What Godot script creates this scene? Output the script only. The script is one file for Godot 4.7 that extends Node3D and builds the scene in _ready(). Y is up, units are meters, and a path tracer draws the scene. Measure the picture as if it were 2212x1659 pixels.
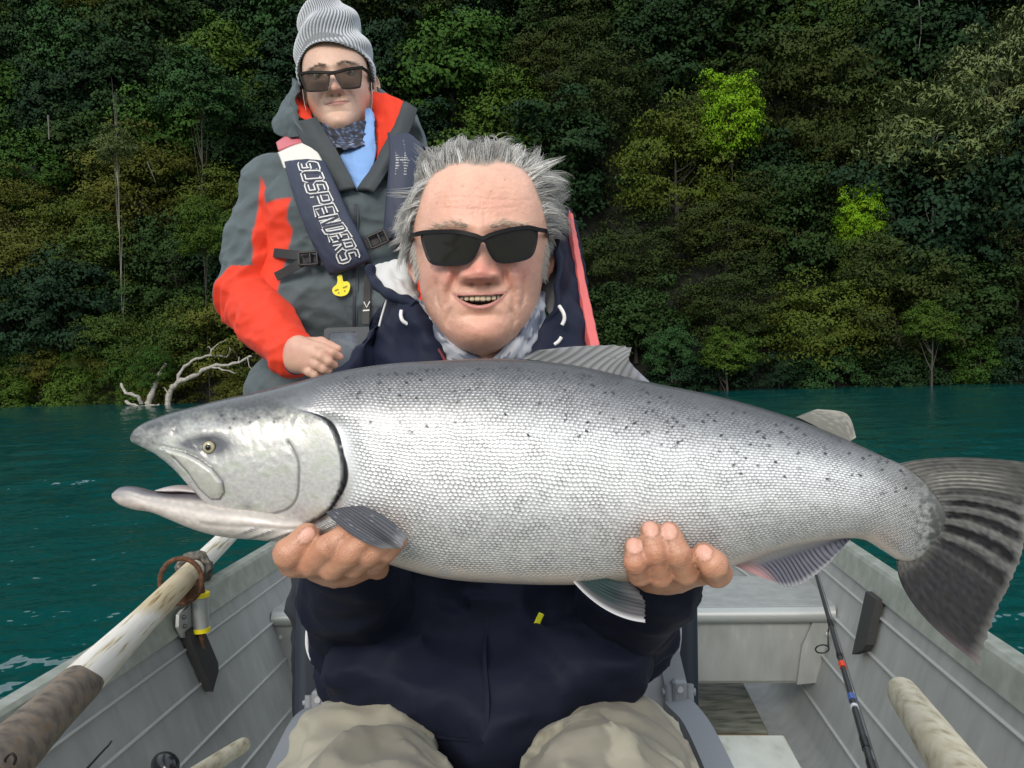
extends Node3D

const F := 1915.0            # focal length in the units that places are measured in (2212 across)
const EYE := 1.05            # height of the camera over the water
var cam_t: Transform3D
var used := {}
var bases := {}
var rng := RandomNumberGenerator.new()
var nz := FastNoiseLite.new()      # broad smooth noise
var nf := FastNoiseLite.new()      # ridged noise for folds in cloth
var mats := {}


class MB:
	var v := PackedVector3Array()
	var c := PackedColorArray()
	var uv := PackedVector2Array()
	var ix := PackedInt32Array()

	func add(p: Vector3, col := Color.WHITE, t := Vector2.ZERO) -> int:
		v.append(p)
		c.append(col)
		uv.append(t)
		return v.size() - 1

	func tri(a: int, b: int, d: int) -> void:
		ix.append(a)
		ix.append(b)
		ix.append(d)

	func quad(a: int, b: int, d: int, e: int) -> void:
		tri(a, b, d)
		tri(a, d, e)

	func face(pts: Array, col := Color.WHITE) -> void:   # a flat polygon with corners of its own
		var f := v.size()
		for p in pts:
			add(p, col)
		for i in range(1, pts.size() - 1):
			tri(f, f + i, f + i + 1)

	func net(first: int, rows: int, cols: int, wrap := false) -> void:
		for r in rows - 1:
			for q in (cols if wrap else cols - 1):
				var q2 := (q + 1) % cols
				quad(first + r * cols + q, first + r * cols + q2, first + (r + 1) * cols + q2, first + (r + 1) * cols + q)

	func xf(t: Transform3D) -> MB:
		v = t * v
		return self

	func join(o: MB) -> void:
		var n := v.size()
		v.append_array(o.v)
		c.append_array(o.c)
		uv.append_array(o.uv)
		for i in o.ix:
			ix.append(i + n)

	# chamfered box: axes of t are its edges, centred on its origin
	func box(t: Transform3D, size: Vector3, b := 0.003, col := Color.WHITE) -> void:
		var h := size * 0.5
		b = minf(b, minf(h.x, minf(h.y, h.z)) * 0.6)
		var q := func(s: Vector3, ax: int) -> Vector3:
			var p := Vector3(s.x * (h.x - b), s.y * (h.y - b), s.z * (h.z - b))
			p[ax] = s[ax] * h[ax]
			return t * p
		for ax in 3:
			var u := (ax + 1) % 3
			var w := (ax + 2) % 3
			for s in [-1.0, 1.0]:
				var pts := []
				for k in [[-1, -1], [1, -1], [1, 1], [-1, 1]]:
					var sg := Vector3()
					sg[ax] = s
					sg[u] = k[0]
					sg[w] = k[1]
					pts.append(q.call(sg, ax))
				if s > 0:
					pts.reverse()
				face(pts, col)
			for s in [-1.0, 1.0]:
				for r in [-1.0, 1.0]:
					var pts := []
					for k in [[-1, u], [1, u], [1, w], [-1, w]]:
						var sg := Vector3()
						sg[ax] = k[0]
						sg[u] = s
						sg[w] = r
						pts.append(q.call(sg, k[1]))
					if s * r < 0:
						pts.reverse()
					face(pts, col)
		for sx in [-1.0, 1.0]:
			for sy in [-1.0, 1.0]:
				for sz in [-1.0, 1.0]:
					var s := Vector3(sx, sy, sz)
					var pts := [q.call(s, 0), q.call(s, 1), q.call(s, 2)]
					if sx * sy * sz > 0:
						pts.reverse()
					face(pts, col)

	# a round bar through points; radii may be one number or a list
	func tube(pts: Array, radii, sides := 8, col := Color.WHITE, cap := true, flat := 1.0, up := Vector3.ZERO) -> void:
		var first := v.size()
		var n := pts.size()
		var side := Vector3.ZERO
		for i in n:
			var t: Vector3 = (pts[mini(i + 1, n - 1)] - pts[maxi(i - 1, 0)]).normalized()
			if i == 0:
				var hint := up if up != Vector3.ZERO else (Vector3.UP if absf(t.y) < 0.9 else Vector3.RIGHT)
				side = t.cross(hint).normalized()
			if up != Vector3.ZERO:
				side = t.cross(up).normalized()
			side = (side - t * side.dot(t)).normalized()
			var o := side.cross(t).normalized()
			var r: float = radii[i] if radii is Array else radii
			var along := float(i) / (n - 1)
			for k in sides:
				var a := TAU * k / sides
				add(pts[i] + side * (cos(a) * r) + o * (sin(a) * r * flat), col, Vector2(float(k) / sides, along))
		net(first, n, sides, true)
		if cap:
			for e in [0, n - 1]:
				var f := v.size()
				for k in sides:
					add(v[first + e * sides + k], col, uv[first + e * sides + k])
				for k in range(1, sides - 1):
					if e == 0:
						tri(f, f + k + 1, f + k)
					else:
						tri(f, f + k, f + k + 1)

	func ball(at: Vector3, r: Vector3, col := Color.WHITE, rows := 12, cols := 18, b := Basis()) -> void:
		var first := v.size()
		for i in rows + 1:
			var a := PI * i / rows
			for k in cols:
				var q := TAU * k / cols
				add(at + b * Vector3(sin(a) * cos(q) * r.x, cos(a) * r.y, sin(a) * sin(q) * r.z), col, Vector2(float(k) / cols, float(i) / rows))
		net(first, rows + 1, cols, true)

	func done() -> ArrayMesh:
		var n := PackedVector3Array()
		n.resize(v.size())
		for i in range(0, ix.size(), 3):
			var a := ix[i]
			var b := ix[i + 1]
			var d := ix[i + 2]
			var w := (v[d] - v[a]).cross(v[b] - v[a])
			n[a] += w
			n[b] += w
			n[d] += w
		for i in n.size():
			n[i] = n[i].normalized() if n[i].length_squared() > 1e-24 else Vector3.UP
		var arr := []
		arr.resize(Mesh.ARRAY_MAX)
		arr[Mesh.ARRAY_VERTEX] = v
		arr[Mesh.ARRAY_NORMAL] = n
		arr[Mesh.ARRAY_COLOR] = c
		arr[Mesh.ARRAY_TEX_UV] = uv
		arr[Mesh.ARRAY_INDEX] = ix
		var m := ArrayMesh.new()
		m.add_surface_from_arrays(Mesh.PRIMITIVE_TRIANGLES, arr)
		return m


# tapered capsules joined by a smooth minimum, meshed as surface nets
class Field:
	var a := PackedVector3Array()
	var ba := PackedVector3Array()
	var inv := PackedFloat32Array()
	var ra := PackedFloat32Array()
	var rb := PackedFloat32Array()
	var kk := PackedFloat32Array()

	func cap(p: Vector3, q: Vector3, r0: float, r1: float, k := 0.02) -> void:
		a.append(p)
		ba.append(q - p)
		inv.append(1.0 / maxf((q - p).length_squared(), 1e-12))
		ra.append(r0)
		rb.append(r1)
		kk.append(k)

	func chain(pts: Array, radii: Array, k := 0.02) -> void:
		for i in pts.size() - 1:
			cap(pts[i], pts[i + 1], radii[i], radii[i + 1], k)

	func eval(p: Vector3, lst: PackedInt32Array) -> float:
		var d := 1e3
		for i in lst:
			var pa := p - a[i]
			var h := clampf(pa.dot(ba[i]) * inv[i], 0.0, 1.0)
			var e := (pa - ba[i] * h).length() - (ra[i] + (rb[i] - ra[i]) * h)
			var k := kk[i]
			var w := maxf(k - absf(d - e), 0.0)
			d = minf(d, e) - w * w * 0.25 / k
		return d

	# where the line of sight through a place of the view (a direction in the camera's axes) meets the surface
	func hit(dir: Vector3, lift := 0.0) -> Vector3:
		var all := PackedInt32Array(range(a.size()))
		var u := dir.normalized()
		var t := 0.4
		for i in 80:
			var d := eval(u * t, all) - lift
			if d < 0.0003:
				break
			t += maxf(d * 0.9, 0.0005)
		return u * t

	func mesh(mb: MB, h: float, colf = null, disp = null, amp := 0.0, clip = null) -> void:
		var lo := Vector3.INF
		var hi := -Vector3.INF
		var kmax := 0.0
		for i in a.size():
			var r := maxf(ra[i], rb[i]) + amp + kk[i] * 0.3
			for p in [a[i], a[i] + ba[i]]:
				lo = lo.min(p - Vector3.ONE * r)
				hi = hi.max(p + Vector3.ONE * r)
			kmax = maxf(kmax, kk[i])
		lo -= Vector3.ONE * h * 2.0
		hi += Vector3.ONE * h * 2.0
		const B := 5
		var nb := Vector3i(((hi - lo) / (h * B)).ceil())
		var nx := nb.x * B + 1
		var ny := nb.y * B + 1
		var nzz := nb.z * B + 1
		var val := PackedFloat32Array()
		val.resize(nx * ny * nzz)
		val.fill(1.0)
		var vid := PackedInt32Array()
		vid.resize(nx * ny * nzz)
		vid.fill(-1)
		var all := PackedInt32Array(range(a.size()))
		var half := B * h * 0.87
		var blocks: Array[Vector3i] = []
		for bz in nb.z:
			for by in nb.y:
				for bx in nb.x:
					var cp := lo + Vector3(bx + 0.5, by + 0.5, bz + 0.5) * (h * B)
					var lst := PackedInt32Array()
					var best := 1e3
					var ds := PackedFloat32Array()
					for i in all:
						var pa := cp - a[i]
						var t := clampf(pa.dot(ba[i]) * inv[i], 0.0, 1.0)
						var e := (pa - ba[i] * t).length() - (ra[i] + (rb[i] - ra[i]) * t)
						ds.append(e)
						best = minf(best, e)
					if best > half * 1.2 + amp + kmax * 0.5 or best < -half * 1.2 - amp - 0.001:
						continue
					for i in all:
						if ds[i] < best + 2.0 * half + kmax * 1.5:
							lst.append(i)
					if absf(eval(cp, lst)) > half * 1.2 + amp:
						continue
					blocks.append(Vector3i(bx, by, bz))
					for z in B + 1:
						for y in B + 1:
							var at := ((bz * B + z) * ny + by * B + y) * nx + bx * B
							for x in B + 1:
								if val[at + x] != 1.0:
									continue
								var p := lo + Vector3(bx * B + x, by * B + y, bz * B + z) * h
								var d := eval(p, lst)
								if amp > 0.0 and absf(d) < amp + 3.0 * h:
									d += disp.call(p)
								if clip != null:
									d = maxf(d, clip.call(p))
								val[at + x] = d
		var sx := 1
		var sy := nx
		var sz := nx * ny
		var cells := PackedInt32Array()
		for b in blocks:
			for z in B:
				for y in B:
					var row := ((b.z * B + z) * ny + b.y * B + y) * nx + b.x * B
					for x in B:
						var at := row + x
						var v0 := val[at]
						var v1 := val[at + sx]
						var v2 := val[at + sy]
						var v3 := val[at + sx + sy]
						var v4 := val[at + sz]
						var v5 := val[at + sx + sz]
						var v6 := val[at + sy + sz]
						var v7 := val[at + sx + sy + sz]
						var m := int(v0 < 0) + int(v1 < 0) + int(v2 < 0) + int(v3 < 0) + int(v4 < 0) + int(v5 < 0) + int(v6 < 0) + int(v7 < 0)
						if m == 0 or m == 8:
							continue
						var s := Vector3.ZERO
						var n := 0
						if (v0 < 0) != (v1 < 0):
							s += Vector3(v0 / (v0 - v1), 0, 0); n += 1
						if (v2 < 0) != (v3 < 0):
							s += Vector3(v2 / (v2 - v3), 1, 0); n += 1
						if (v4 < 0) != (v5 < 0):
							s += Vector3(v4 / (v4 - v5), 0, 1); n += 1
						if (v6 < 0) != (v7 < 0):
							s += Vector3(v6 / (v6 - v7), 1, 1); n += 1
						if (v0 < 0) != (v2 < 0):
							s += Vector3(0, v0 / (v0 - v2), 0); n += 1
						if (v1 < 0) != (v3 < 0):
							s += Vector3(1, v1 / (v1 - v3), 0); n += 1
						if (v4 < 0) != (v6 < 0):
							s += Vector3(0, v4 / (v4 - v6), 1); n += 1
						if (v5 < 0) != (v7 < 0):
							s += Vector3(1, v5 / (v5 - v7), 1); n += 1
						if (v0 < 0) != (v4 < 0):
							s += Vector3(0, 0, v0 / (v0 - v4)); n += 1
						if (v1 < 0) != (v5 < 0):
							s += Vector3(1, 0, v1 / (v1 - v5)); n += 1
						if (v2 < 0) != (v6 < 0):
							s += Vector3(0, 1, v2 / (v2 - v6)); n += 1
						if (v3 < 0) != (v7 < 0):
							s += Vector3(1, 1, v3 / (v3 - v7)); n += 1
						var p := lo + (Vector3(b.x * B + x, b.y * B + y, b.z * B + z) + s / n) * h
						vid[at] = mb.add(p, colf.call(p) if colf != null else Color.WHITE)
						cells.append(at)
		for at in cells:
			var neg := val[at] < 0
			for e in [[sx, sy, sz], [sy, sz, sx], [sz, sx, sy]]:
				if neg == (val[at + e[0]] < 0):
					continue
				var q1 := vid[at]
				var q2: int = vid[at - e[1]]
				var q3: int = vid[at - e[1] - e[2]]
				var q4: int = vid[at - e[2]]
				if q2 < 0 or q3 < 0 or q4 < 0:
					continue
				if neg:
					mb.quad(q1, q4, q3, q2)
				else:
					mb.quad(q1, q2, q3, q4)


func C(x: float, y: float, d: float) -> Vector3:
	return Vector3((x - 1106.0) * d / F, (829.5 - y) * d / F, -d)


func P(x: float, y: float, d: float) -> Vector3:
	return cam_t * C(x, y, d)


func L(r: float, g: float, b: float) -> Color:
	return Color(r, g, b)


func sstep(a: float, b: float, x: float) -> float:
	var t := clampf((x - a) / (b - a), 0.0, 1.0)
	return t * t * (3.0 - 2.0 * t)


func gauss(x: float, y: float, cx: float, cy: float, sx: float, sy: float) -> float:
	var p := (x - cx) / sx
	var q := (y - cy) / sy
	var e := p * p + q * q
	return exp(-e) if e < 9.0 else 0.0


func seg_dist(p: Vector2, pts: Array) -> float:
	var best := 1e6
	for i in pts.size() - 1:
		var a: Vector2 = pts[i]
		var ab: Vector2 = pts[i + 1] - a
		var t := clampf((p - a).dot(ab) / maxf(ab.length_squared(), 1e-9), 0.0, 1.0)
		best = minf(best, p.distance_squared_to(a + ab * t))
	return sqrt(best)


func inside(p: Vector2, poly: PackedVector2Array) -> bool:
	return Geometry2D.is_point_in_polygon(p, poly)


# smooth curve through points (Vector2 or Vector3), n steps per span
func spline(pts: Array, n: int, closed := false) -> Array:
	var out := []
	var m := pts.size()
	for i in (m if closed else m - 1):
		var p0 = pts[(i - 1 + m) % m] if closed or i > 0 else pts[0]
		var p1 = pts[i]
		var p2 = pts[(i + 1) % m]
		var p3 = pts[(i + 2) % m] if closed or i + 2 < m else pts[m - 1]
		for k in n:
			var t := float(k) / n
			out.append(0.5 * ((2.0 * p1) + (p2 - p0) * t + (2.0 * p0 - 5.0 * p1 + 4.0 * p2 - p3) * t * t + (3.0 * p1 - p0 - 3.0 * p2 + p3) * t * t * t))
	if not closed:
		out.append(pts[m - 1])
	return out


func curve1(xs: Array, ys: Array, x: float) -> float:
	if x <= xs[0]:
		return ys[0]
	for i in xs.size() - 1:
		if x <= xs[i + 1]:
			var n := xs.size()
			var t: float = (x - xs[i]) / (xs[i + 1] - xs[i])
			var m0: float = (ys[i + 1] - ys[maxi(i - 1, 0)]) / (xs[i + 1] - xs[maxi(i - 1, 0)]) * (xs[i + 1] - xs[i])
			var m1: float = (ys[mini(i + 2, n - 1)] - ys[i]) / (xs[mini(i + 2, n - 1)] - xs[i]) * (xs[i + 1] - xs[i])
			var t2 := t * t
			var t3 := t2 * t
			return (2 * t3 - 3 * t2 + 1) * ys[i] + (t3 - 2 * t2 + t) * m0 + (-2 * t3 + 3 * t2) * ys[i + 1] + (t3 - t2) * m1
	return ys[ys.size() - 1]


# a sheet of cloth or skin with thickness, smooth through a small net of points (rows of Vector3 in the camera's axes or the world's)
func sheet(mb: MB, rows: Array, nr: int, nc: int, thick: float, colf = null, wrinkle := 0.0, freq := 30.0, puff := 0.0) -> void:
	var fine := []
	for r in rows:
		fine.append(spline(r, nc))
	var cols: int = fine[0].size()
	var grid := []
	for q in cols:
		var line := []
		for r in fine:
			line.append(r[q])
		grid.append(spline(line, nr))
	var nrow: int = grid[0].size()
	var pos := []
	for r in nrow:
		for q in cols:
			pos.append(grid[q][r])
	var front := mb.v.size()
	var nor := []
	for r in nrow:
		for q in cols:
			var dx: Vector3 = pos[r * cols + mini(q + 1, cols - 1)] - pos[r * cols + maxi(q - 1, 0)]
			var dy: Vector3 = pos[mini(r + 1, nrow - 1) * cols + q] - pos[maxi(r - 1, 0) * cols + q]
			nor.append(dy.cross(dx).normalized())
	for r in nrow:
		for q in cols:
			var p: Vector3 = pos[r * cols + q]
			var e := 0.0
			if wrinkle > 0.0:
				e = nf.get_noise_3dv(p * freq) * wrinkle
			var edge := 1.0
			if puff > 0.0:
				var u := 2.0 * q / (cols - 1) - 1.0
				var w := 2.0 * r / (nrow - 1) - 1.0
				e += puff * sqrt(maxf(0.0, (1.0 - u * u * u * u) * (1.0 - w * w * w * w * w * w)))
			p += nor[r * cols + q] * (e + thick * 0.5)
			var uv := Vector2(float(q) / (cols - 1), float(r) / (nrow - 1))
			mb.add(p, colf.call(p, uv) if colf != null else Color.WHITE, uv)
	mb.net(front, nrow, cols)
	var back := mb.v.size()
	for r in nrow:
		for q in cols:
			var i := r * cols + q
			var p: Vector3 = mb.v[front + i] if puff <= 0.0 else pos[i] + nor[i] * thick * 0.5
			mb.add(p - nor[i] * thick, mb.c[front + i], mb.uv[front + i])
	for r in nrow - 1:
		for q in cols - 1:
			var i := back + r * cols + q
			mb.quad(i + cols, i + cols + 1, i + 1, i)
	var rim := []
	for q in cols:
		rim.append(q)
	for r in range(1, nrow):
		rim.append(r * cols + cols - 1)
	for q in range(cols - 2, -1, -1):
		rim.append((nrow - 1) * cols + q)
	for r in range(nrow - 2, 0, -1):
		rim.append(r * cols)
	for i in rim.size():
		var j: int = rim[(i + 1) % rim.size()]
		mb.quad(front + rim[i], back + rim[i], back + j, front + j)


# a band of rectangular section (across x deep) along points, with the broad side turned to face
func band(mb: MB, pts: Array, wide: float, deep: float, facing: Vector3, col := Color.WHITE, closed := false) -> void:
	var n := pts.size()
	var ring := []
	for i in n:
		var a: Vector3 = pts[(i - 1 + n) % n] if closed or i > 0 else pts[0]
		var b: Vector3 = pts[(i + 1) % n] if closed or i < n - 1 else pts[n - 1]
		var t := (b - a).normalized()
		var s := t.cross(facing).normalized()
		var f := s.cross(t).normalized()
		ring.append([pts[i] - s * wide * 0.5 + f * deep * 0.5, pts[i] + s * wide * 0.5 + f * deep * 0.5, pts[i] + s * wide * 0.5 - f * deep * 0.5, pts[i] - s * wide * 0.5 - f * deep * 0.5])
	for i in (n if closed else n - 1):
		var r: Array = ring[i]
		var q: Array = ring[(i + 1) % n]
		for k in 4:
			var k2 := (k + 1) % 4
			mb.face([r[k], r[k2], q[k2], q[k]], col)
	if not closed:
		mb.face([ring[0][3], ring[0][2], ring[0][1], ring[0][0]], col)
		mb.face([ring[n - 1][0], ring[n - 1][1], ring[n - 1][2], ring[n - 1][3]], col)


func noise_tex(freq: float, octaves: int, size := 256, kind := FastNoiseLite.TYPE_SIMPLEX_SMOOTH, ramp: Gradient = null, salt := 1) -> NoiseTexture2D:
	var n := FastNoiseLite.new()
	n.noise_type = kind
	n.frequency = freq
	n.fractal_octaves = octaves
	n.seed = salt
	var t := NoiseTexture2D.new()
	t.width = size
	t.height = size
	t.seamless = true
	t.noise = n
	if ramp:
		t.color_ramp = ramp
	return t


func mat(col: Color, rough := 0.6, metal := 0.0, vertex := false) -> StandardMaterial3D:
	var m := StandardMaterial3D.new()
	m.albedo_color = col.linear_to_srgb()
	m.roughness = rough
	m.metallic = metal
	m.vertex_color_use_as_albedo = vertex
	return m


func bumpy(m: StandardMaterial3D, tex: Texture2D, cm: float, scale: float) -> StandardMaterial3D:
	m.uv1_triplanar = true
	m.uv1_scale = Vector3.ONE * scale
	m.heightmap_enabled = true
	m.heightmap_texture = tex
	m.heightmap_scale = cm
	return m


func grad(stops: Array) -> Gradient:   # [offset, linear colour] pairs
	var g := Gradient.new()
	var o := PackedFloat32Array()
	var c := PackedColorArray()
	for s in stops:
		o.append(s[0])
		c.append((s[1] as Color).linear_to_srgb())
	g.offsets = o
	g.colors = c
	return g


func numbered(nm: String, where: Node) -> String:
	var key := "%d/%s" % [where.get_instance_id(), nm]
	var n: int = used.get(key, 0)
	used[key] = n + 1
	return nm if n == 0 else "%s_%03d" % [nm, n]


func tag(o: Node, label: String, category := "", group := "", kind := "") -> void:
	if label:
		o.set_meta("label", label)
	if category:
		o.set_meta("category", category)
	if group:
		o.set_meta("group", group)
	if kind:
		o.set_meta("kind", kind)


func thing(nm: String, label: String, category: String, base: Vector3, group := "") -> Node3D:
	var o := Node3D.new()
	o.name = numbered(nm, self)
	add_child(o, true)
	o.position = base
	bases[o] = base
	tag(o, label, category, group)
	return o


# a mesh in world places becomes a part of a thing (or of a part)
func part(where: Node3D, nm: String, mb: MB, m: Material, label := "") -> MeshInstance3D:
	var o := MeshInstance3D.new()
	o.name = numbered(nm, where)
	var base: Vector3 = bases[where]
	o.mesh = mb.xf(Transform3D(Basis(), -base)).done()
	o.material_override = m
	where.add_child(o, true)
	bases[o] = base
	tag(o, label)
	return o


# the same for a mesh laid out in the camera's axes
func cpart(where: Node3D, nm: String, mb: MB, m: Material, label := "") -> MeshInstance3D:
	return part(where, nm, mb.xf(cam_t), m, label)


func single(nm: String, mb: MB, m: Material, label: String, category: String, base: Vector3, group := "", kind := "") -> MeshInstance3D:
	var o := MeshInstance3D.new()
	o.name = numbered(nm, self)
	o.mesh = mb.xf(Transform3D(Basis(), -base)).done()
	o.material_override = m
	o.position = base
	add_child(o, true)
	bases[o] = base
	tag(o, label, category, group, kind)
	return o


func build_setting() -> void:
	# ---- water: one sheet of waves, finer near the boat
	var wv := FastNoiseLite.new()
	wv.noise_type = FastNoiseLite.TYPE_SIMPLEX_SMOOTH
	wv.frequency = 1.0
	wv.seed = 5
	var mb := MB.new()
	var zs := []
	var z := 3.5
	while z > -42.0:
		zs.append(z)
		z -= 0.045 + maxf(0.0, -z) * 0.0045
	var nc := 330
	for zz in zs:
		for i in nc:
			var u := 2.0 * i / (nc - 1) - 1.0
			var x := (u * 0.35 + u * u * u * 0.65) * 60.0 if zz < -14.0 else lerpf(u * 9.0, (u * 0.35 + u * u * u * 0.65) * 60.0, clampf((1.0 - zz) / 15.0, 0.0, 1.0))
			var zp: float = zz
			var far := clampf(-zp / 25.0, 0.0, 1.0)
			var w := wv.get_noise_2d(x * 0.30 + zp * 0.10, zp * 0.62)
			var r := 1.0 - absf(wv.get_noise_2d(x * 0.75 + 40.0, zp * 1.7 - x * 0.3))
			var s := 1.0 - absf(wv.get_noise_2d(x * 1.7 - zp * 0.5 + 9.0, zp * 3.9 + 70.0))
			var q := 1.0 - absf(wv.get_noise_2d(x * 3.5 + zp + 23.0, zp * 8.0 + 11.0))
			var choppy := clampf(0.55 + 0.8 * wv.get_noise_2d(x * 0.09 + 7.0, zp * 0.16), 0.15, 1.2)
			var y := 0.040 * w + choppy * (0.036 * r * r + 0.021 * s * s * s * s + 0.003 * q * q * q) - 0.035
			mb.add(Vector3(x, y * lerpf(1.0, 0.9, far), zp))
	mb.net(0, zs.size(), nc)
	# open water that the sheet does not reach, to the sides and behind the camera
	var wm := mat(L(0.001, 0.050, 0.049), 0.07)
	wm.metallic_specular = 0.5
	bumpy(wm, noise_tex(0.018, 3, 512, FastNoiseLite.TYPE_SIMPLEX_SMOOTH, null, 3), 0.8, 0.6)
	wm.uv1_world_triplanar = true
	single("water", mb, wm, "", "", Vector3.ZERO, "", "structure")
	mb = MB.new()
	mb.face([Vector3(-160, -0.06, 90), Vector3(160, -0.06, 90), Vector3(160, -0.06, -45), Vector3(-160, -0.06, -45)])
	single("open_water", mb, wm, "", "", Vector3.ZERO, "", "structure")
	# ---- the steep bank
	mb = MB.new()
	var rows := 60
	var cols := 90
	for r in rows:
		for i in cols:
			var x := lerpf(-75.0, 75.0, float(i) / (cols - 1))
			var t := float(r) / (rows - 1) * 62.0 - 2.0
			var y := bank_y(t) + nz.get_noise_2d(x * 6.0, t * 6.0) * clampf(t, 0.0, 1.2)
			mb.add(Vector3(x, y, shore_z(x) - t))
	mb.net(0, rows, cols)
	var gm := mat(Color.WHITE, 0.95)
	gm.albedo_texture = noise_tex(0.03, 4, 256, FastNoiseLite.TYPE_SIMPLEX, grad([[0.0, L(0.002, 0.002, 0.0015)], [0.5, L(0.004, 0.005, 0.0025)], [1.0, L(0.006, 0.010, 0.003)]]), 8)
	gm.uv1_triplanar = true
	gm.uv1_scale = Vector3.ONE * 0.4
	single("hillside", mb, gm, "", "", Vector3.ZERO, "", "structure")
	build_forest()


func shore_z(x: float) -> float:
	return -30.2 + 0.17 * x + 0.5 * sin(x * 0.45)


func bank_y(t: float) -> float:
	return -0.4 if t < -1.0 else (0.75 * sstep(-1.0, 1.2, t) - 0.4 + maxf(0.0, t - 0.6) * 0.98)


# crown of unit radius: many leaves in clumps through an uneven volume
func crown_mesh(salt: int, clumps: int, per: int, leaf: float, slim: float, layered: float, upright: float, tall: float) -> ArrayMesh:
	rng.seed = salt
	var v := PackedVector3Array()
	var n := PackedVector3Array()
	var c := PackedColorArray()
	var ix := PackedInt32Array()
	var lump := FastNoiseLite.new()
	lump.seed = salt
	lump.frequency = 1.0
	for k in clumps:
		var up := rng.randf_range(-0.8, 1.0)
		var a := rng.randf() * TAU
		var flat := sqrt(1.0 - up * up)
		var dir := Vector3(cos(a) * flat, up, sin(a) * flat)
		var reach := (0.74 + 0.42 * lump.get_noise_3dv(dir * 1.7)) * pow(rng.randf_range(0.2, 1.0), 0.35)
		var at := dir * reach * Vector3(1.0, tall, 1.0)
		var size := rng.randf_range(0.15, 0.34)
		var tone := rng.randf_range(0.72, 1.28)
		var warm := rng.randf_range(-0.12, 0.16)
		var squash := 0.75 - 0.4 * layered
		var tilt := Basis(Vector3(rng.randfn(), 0, rng.randfn()).normalized(), rng.randf_range(0.0, 0.45))
		for j in per:
			# leaves lie over a dome, thinning towards its ragged rim, with some hanging below
			var b := rng.randf() * TAU
			var q := sqrt(rng.randf()) * (1.0 + 0.25 * sin(b * 3.0 + k))
			var dome := Vector3(cos(b) * q, squash * sqrt(maxf(0.0, 1.0 - q * q)) - 0.12 * q, sin(b) * q)
			var p := at + tilt * (dome * rng.randf_range(0.72, 1.08) * size)
			p += Vector3(rng.randfn(), rng.randfn(), rng.randfn()) * size * 0.10
			var round_n := (tilt * (dome + Vector3(0, 0.35, 0)) + dir * 0.35).normalized()
			var nor := (Vector3(rng.randfn(), rng.randfn(), rng.randfn()) * 0.6 + round_n).normalized()
			var along := (Vector3(rng.randfn(), rng.randfn(), rng.randfn()) + dir * 0.8 + Vector3.UP * upright * 2.0)
			along = (along - nor * along.dot(nor)).normalized()
			var side := nor.cross(along)
			var ln := leaf * rng.randf_range(0.6, 1.35)
			var wd := ln * slim
			var tn := tone * rng.randf_range(0.88, 1.12)
			var col := Color(tn * (1.0 + warm), tn, tn * (1.0 - warm))
			if rng.randf() < 0.006:
				col = Color(tn * 2.4, tn * 1.7, tn * 0.6)
			var shade_n := (round_n * 0.65 + nor * 0.35).normalized()
			var f := v.size()
			v.append(p - along * ln * 0.5)
			v.append(p + side * wd * 0.5 + nor * ln * 0.07)
			v.append(p + along * ln * 0.5 - nor * ln * 0.10)
			v.append(p - side * wd * 0.5 + nor * ln * 0.07)
			for w in 4:
				n.append(shade_n)
				c.append(col)
			ix.append_array([f, f + 1, f + 2, f, f + 2, f + 3])
	var arr := []
	arr.resize(Mesh.ARRAY_MAX)
	arr[Mesh.ARRAY_VERTEX] = v
	arr[Mesh.ARRAY_NORMAL] = n
	arr[Mesh.ARRAY_COLOR] = c
	arr[Mesh.ARRAY_INDEX] = ix
	var m := ArrayMesh.new()
	m.add_surface_from_arrays(Mesh.PRIMITIVE_TRIANGLES, arr)
	return m


# trunk one unit tall below the crown, limbs reaching into it; origin at the trunk's foot
func trunk_mesh(salt: int) -> ArrayMesh:
	rng.seed = salt
	var mb := MB.new()
	var spine := []
	var rad := []
	var lean := Vector3(rng.randf_range(-0.18, 0.18), 0, rng.randf_range(0.0, 0.25))
	for i in 7:
		var t := i / 6.0
		spine.append(Vector3(0, t * 1.25, 0) + lean * t * t + Vector3(sin(t * 7.0 + salt), 0, cos(t * 5.0 + salt)) * 0.03 * t)
		rad.append(0.05 * (1.0 - 0.75 * t))
	mb.tube(spine, rad, 7)
	for k in 9:
		var t := rng.randf_range(0.3, 0.98)
		var i := int(t * 6.0)
		var p: Vector3 = spine[i]
		var a := rng.randf() * TAU
		var d := Vector3(cos(a), rng.randf_range(0.1, 0.9), sin(a)).normalized()
		var ln := rng.randf_range(0.3, 0.62)
		mb.tube([p, p + d * ln * 0.4 + Vector3(0, 0.02, 0), p + d * ln * 0.75 + Vector3(0.03, 0.06, 0.02), p + d * ln + Vector3(0, 0.12, 0)], [0.02, 0.013, 0.009, 0.003], 5)
	return mb.done()


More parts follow.
